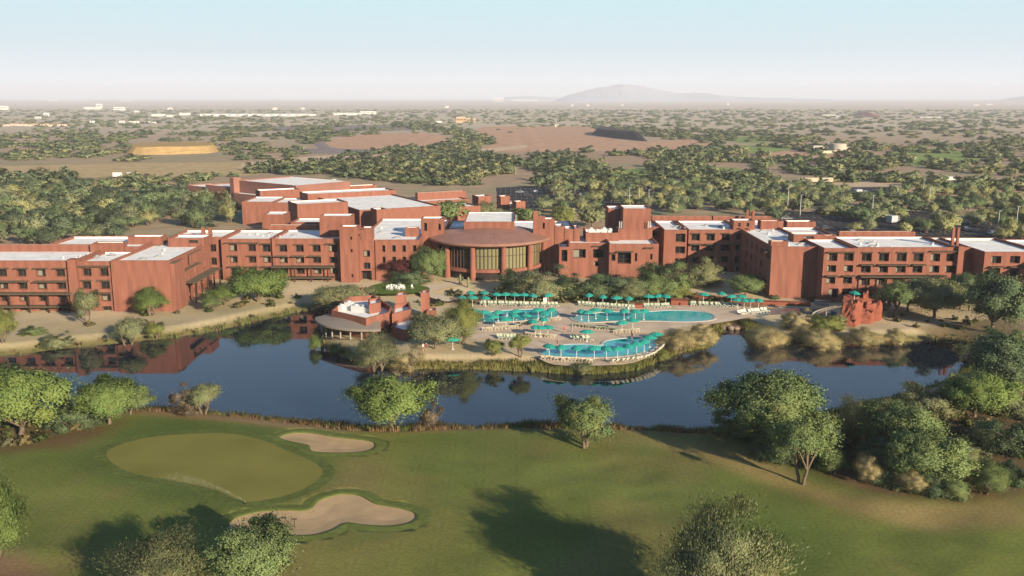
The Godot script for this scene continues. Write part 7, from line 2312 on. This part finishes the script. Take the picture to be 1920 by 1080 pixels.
	for q in [
		["row_house", "tan row houses under red roofs at the far left", -930, 1727, 5.8, 8.0, 3.1, 1, 1, true],
		["row_house", "tan row houses under red roofs at the far left", -932, 1745, 5.9, 8.0, 3.1, 1, 1, true],
		["row_house", "tan row houses under red roofs at the far left", -942, 1778, 6.0, 8.0, 3.2, 1, 1, true],
		["row_house", "tan row houses under red roofs at the far left", -933, 1781, 6.0, 8.0, 3.2, 1, 1, true],
		["row_house", "tan row houses under red roofs at the far left", -916, 1763, 5.9, 8.0, 3.2, 1, 1, true],
		["row_house", "tan row houses under red roofs at the far left", -907, 1760, 5.9, 8.0, 3.2, 1, 1, true],
		["row_house", "tan row houses under red roofs at the far left", -887, 1736, 5.8, 8.0, 3.1, 1, 1, true],
		["row_house", "tan row houses under red roofs at the far left", -901, 1779, 6.0, 8.0, 3.2, 1, 1, true],
		["row_house", "tan row houses under red roofs at the far left", -892, 1777, 6.0, 8.0, 3.2, 1, 1, true],
		["row_house", "tan row houses under red roofs at the far left", -860, 1731, 5.8, 8.0, 3.1, 1, 1, true],
		["row_house", "tan row houses under red roofs at the far left", -880, 1788, 6.0, 8.0, 3.2, 1, 1, true],
		["row_house", "tan row houses under red roofs at the far left", -842, 1725, 5.8, 8.0, 3.1, 1, 1, true],
		["row_house", "tan row houses under red roofs at the far left", -847, 1751, 5.9, 8.0, 3.1, 1, 1, true],
		["row_house", "tan row houses under red roofs at the far left", -837, 1748, 5.9, 8.0, 3.1, 1, 1, true],
		["row_house", "tan row houses under red roofs at the far left", -827, 1746, 5.9, 8.0, 3.1, 1, 1, true],
		["shed", "white sheds scattered on the hazy plain at far left", -1286, 2617, 13.2, 8.0, 11.7, 0, 0, false],
		["shed", "white sheds scattered on the hazy plain at far left", -2352, 5408, 30.3, 18.2, 24.2, 0, 0, false],
		["shed", "white sheds scattered on the hazy plain at far left", -2131, 4806, 70.0, 42.0, 10.8, 0, 0, false],
		["shed", "white sheds scattered on the hazy plain at far left", -1792, 4325, 43.6, 26.2, 14.5, 0, 0, false],
		["shed", "white sheds scattered on the hazy plain at far left", -2441, 4553, 35.7, 21.4, 17.9, 0, 0, false],
		["shed", "white sheds scattered on the hazy plain at far left", -1369, 3458, 15.5, 9.3, 7.7, 0, 0, false],
		["shed", "white sheds scattered on the hazy plain at far left", -1042, 2787, 34.3, 20.6, 6.2, 0, 0, false],
		["shed", "white sheds scattered on the hazy plain at far left", -1641, 4553, 20.4, 12.2, 10.2, 0, 0, false],
		["shed", "white sheds scattered on the hazy plain at far left", -1030, 2980, 30.0, 18.0, 6.7, 0, 0, false],
		["shed", "white sheds scattered on the hazy plain at far left", -971, 2699, 24.2, 14.5, 4.5, 0, 0, false],
		["shed", "white sheds scattered on the hazy plain at far left", -1235, 2467, 13.8, 8.3, 4.1, 0, 0, false],
		["shed", "white sheds scattered on the hazy plain at far left", -870, 1961, 7.7, 8.0, 4.4, 0, 0, false],
		["shed", "white sheds scattered on the hazy plain at far left", -827, 2006, 9.0, 8.0, 3.4, 0, 0, false],
		["shed", "white sheds scattered on the hazy plain at far left", -784, 1961, 17.6, 10.5, 3.3, 0, 0, false],
		["shed", "white sheds scattered on the hazy plain at far left", -756, 1961, 8.8, 8.0, 3.3, 0, 0, false],
		["shed", "white sheds scattered on the hazy plain at far left", -742, 1961, 6.6, 8.0, 2.2, 0, 0, false],
		["warehouse", "long white warehouses on the plain left of centre", -768, 2787, 296.6, 59.3, 6.2, 0, 0, false],
		["warehouse", "long white warehouses on the plain left of centre", -647, 2880, 96.8, 19.4, 4.8, 0, 0, false],
		["warehouse", "long white warehouses on the plain left of centre", -519, 2980, 83.5, 16.7, 6.7, 0, 0, false],
		["warehouse", "long white warehouses on the plain left of centre", -486, 3201, 53.8, 10.8, 9.0, 0, 0, false],
		["building", "white low blocks along the horizon at far left", -7446, 14439, 113.2, 56.6, 16.2, 0, 0, false],
		["building", "white low blocks along the horizon at far left", -6976, 14439, 129.4, 64.7, 40.4, 0, 0, false],
		["building", "white low blocks along the horizon at far left", -6717, 14439, 323.5, 161.8, 24.3, 0, 0, false],
		["building", "white low blocks along the horizon at far left", -6474, 14439, 161.8, 80.9, 24.3, 0, 0, false],
		["building", "white low blocks along the horizon at far left", -5868, 14439, 177.9, 89.0, 32.4, 0, 0, false],
		["building", "white low blocks along the horizon at far left", -3723, 14439, 80.9, 40.4, 16.2, 0, 0, false],
		["building", "white low blocks along the horizon at far left", -3278, 14439, 113.2, 56.6, 16.2, 0, 0, false],
		["building", "white low blocks along the horizon at far left", -2833, 14439, 161.8, 80.9, 16.2, 0, 0, false],
		["building", "white low blocks along the horizon at far left", -1821, 14439, 48.5, 24.3, 24.3, 0, 0, false],
		["building", "white low blocks along the horizon at far left", -1137, 4553, 20.4, 10.2, 10.2, 0, 0, false],
		["building", "white low blocks along the horizon at far left", -1058, 4806, 16.2, 8.1, 8.1, 0, 0, false],
		["building", "white tall blocks on the horizon at centre", -890, 14439, 242.6, 97.1, 24.3, 0, 0, false],
		["building", "white tall blocks on the horizon at centre", -202, 14439, 161.8, 64.7, 72.8, 0, 0, false],
		["building", "white tall blocks on the horizon at centre", 202, 14439, 388.2, 155.3, 48.5, 0, 0, false],
		["building", "white tall blocks on the horizon at centre", 526, 14439, 129.4, 51.8, 32.4, 0, 0, false],
		["building", "white tall blocks on the horizon at centre", 914, 7871, 17.6, 8.0, 13.2, 0, 0, false],
		["building", "white tall blocks on the horizon at centre", 1967, 8659, 19.4, 8.0, 19.4, 0, 0, false],
		["building", "white tall blocks on the horizon at centre", 575, 7215, 20.2, 8.1, 12.1, 0, 0, false],
		["building", "white tall blocks on the horizon at centre", 457, 7215, 16.2, 8.0, 12.1, 0, 0, false],
		["building", "tan buildings beyond the brown field at centre", -108, 2006, 20.2, 10.1, 11.2, 3, 0, false],
		["building", "tan buildings beyond the brown field at centre", -93, 2006, 6.7, 8.0, 9.0, 3, 0, false],
		["building", "tan buildings beyond the brown field at centre", -80, 2006, 4.5, 8.0, 7.9, 3, 0, false],
		["building", "tan buildings beyond the brown field at centre", -155, 2006, 12.4, 8.0, 3.4, 0, 0, false],
		["building", "tan buildings beyond the brown field at centre", 80, 1690, 6.6, 8.0, 3.8, 1, 0, false],
		["building", "tan buildings beyond the brown field at centre", -395, 5770, 22.6, 11.3, 9.7, 0, 0, false],
		["building", "small buildings far out at right", 901, 2617, 11.7, 8.0, 4.4, 0, 2, false],
		["building", "small buildings far out at right", 963, 2880, 41.9, 21.0, 3.2, 2, 2, false],
		["building", "small buildings far out at right", 1121, 2540, 56.9, 28.5, 2.8, 2, 2, false],
		["building", "small buildings far out at right", 4346, 8659, 58.2, 29.1, 9.7, 0, 2, false],
		["building", "small buildings far out at right", 3841, 7871, 44.1, 22.0, 8.8, 0, 2, false],
	]:
		building(q[0], "x", q[0].replace("_", " ").replace("row house", "house"), Vector3(q[2], 2.4, -q[3]), q[4], q[5], q[6], cols[q[7]], roofs[q[8]], q[1], q[9])
		if not groups.has(q[1]):
			groups[q[1]] = []
		groups[q[1]].append(get_child(get_child_count() - 1))
	for g in groups:
		rank(groups[g], g)

func trailer(label: String, at: Vector3, length: float, h: float, paint: String) -> void:
	var w := thing("cargo_trailer", label, "trailer", at, 0.0, "parked trailers")
	var m := MB.new()
	m.box(-length / 2, length / 2, 0.9, h, -2.5, 0)
	obj("box", m, mats[paint], w)
	m = MB.new()
	for i in int(length):
		m.box(-length / 2 + i + 0.4, -length / 2 + i + 0.48, 0.95, h - 0.05, -0.01, 0.04)
	obj("rib", m, mats.pale_metal, w)
	for x in [-length * 0.32, -length * 0.2, length * 0.3]:
		var t := MB.new()
		t.tube(Vector3(x, 0.48, -0.5), Vector3(x, 0.48, 0.0), 0.48, 0.48, 12)
		obj("wheel", t, mats.iron, w)

func mound(flat: Array, h: float, taper: float, mt: Material) -> MeshInstance3D:
	var q := smooth(pv(flat), 6)
	var n2 := FastNoiseLite.new()
	n2.seed = 9
	n2.frequency = 0.05
	var ctr := Vector2.ZERO
	for p in q:
		ctr += p / q.size()
	var m := MB.new()
	var rows2 := []
	for j in 6:
		var t := j / 5.0
		var row := []
		for p in q:
			var k := lerpf(1.0, taper, t) + 0.02 * n2.get_noise_2d(p.x * 2.0, p.y + t * 40)
			var z := ctr + (p - ctr) * k
			row.append(Vector3(z.x, 2.3 + h * t * (1.0 + 0.12 * n2.get_noise_2d(p.x, p.y)), z.y))
		rows2.append(row)
	for j in 5:
		for i in q.size():
			var k := (i + 1) % q.size()
			m.quad(rows2[j][i], rows2[j][k], rows2[j + 1][k], rows2[j + 1][i], Vector3(rows2[j][i].x - ctr.x, 0.1, rows2[j][i].z - ctr.y))
	for i in q.size():
		m.tri(rows2[5][i], rows2[5][(i + 1) % q.size()], Vector3(ctr.x, 2.3 + h, ctr.y), Vector3.UP)
	return obj("earth_mound", m, mt)

func mountains() -> void:
	var mt := mat("hazed_rock", lin(0.42, 0.44, 0.5), 1.0)  # haze put into the rock colour, pale and bluish
	var nz := FastNoiseLite.new()
	nz.seed = 4
	nz.frequency = 0.0011
	nz.fractal_octaves = 5
	nz.fractal_type = FastNoiseLite.FRACTAL_RIDGED
	for q in [
		["mountain", [600, 0.0, 857, 124.9, 1071, 183.1, 1243, 226.9, 1414, 263.3, 1586, 292.4, 1714, 314.3, 1886, 299.7, 2057, 277.9, 2229, 234.1, 2400, 197.7, 2571, 161.3, 2829, 168.6, 3043, 168.6, 3300, 124.9, 3600, 103.0, 3943, 88.4, 4200, 88.4, 4543, 73.9, 4886, 66.6, 5143, 0.0], 15000.0, 2300.0],
		["mountain", [8060, 0.0, 8281, 97.2, 8459, 134.8, 8724, 164.9, 9123, 187.5, 9743, 127.3, 10274, 0.0], 15500.0, 1500.0],
		["hills", [-549, 0.0, -91, 106.4, 274, 121.9, 731, 98.6, 1189, 0.0], 16000.0, 1000.0],
	]:
		var m := MB.new()
		var prof: Array = q[1]
		var n2 := 90
		var k := 14
		var grid := []
		for i in n2 + 1:
			var t := float(i) / n2
			var x := lerpf(prof[0], prof[prof.size() - 2], t)
			var h := 0.0
			for s in range(0, prof.size() - 2, 2):
				if x >= prof[s] and x <= prof[s + 2]:
					h = lerpf(prof[s + 1], prof[s + 3], (x - prof[s]) / (prof[s + 2] - prof[s]))
			var row := []
			for j in k + 1:
				var u := float(j) / k * 2.0 - 1.0
				var z: float = -q[2] - u * q[3]
				var g := exp(-u * u * 3.2) - exp(-3.2)
				var bump := 0.92 + 0.16 * nz.get_noise_2d(x * 2.0, z * 2.0) * (1.0 - absf(1.0 - absf(u)) * 0.6)
				row.append(Vector3(x, -2.0 + h * 1.04 * g * bump, z))
			grid.append(row)
		for i in n2:
			for j in k:
				m.quad(grid[i][j], grid[i + 1][j], grid[i + 1][j + 1], grid[i][j + 1], Vector3.UP)
		struct(q[0], m, mt)
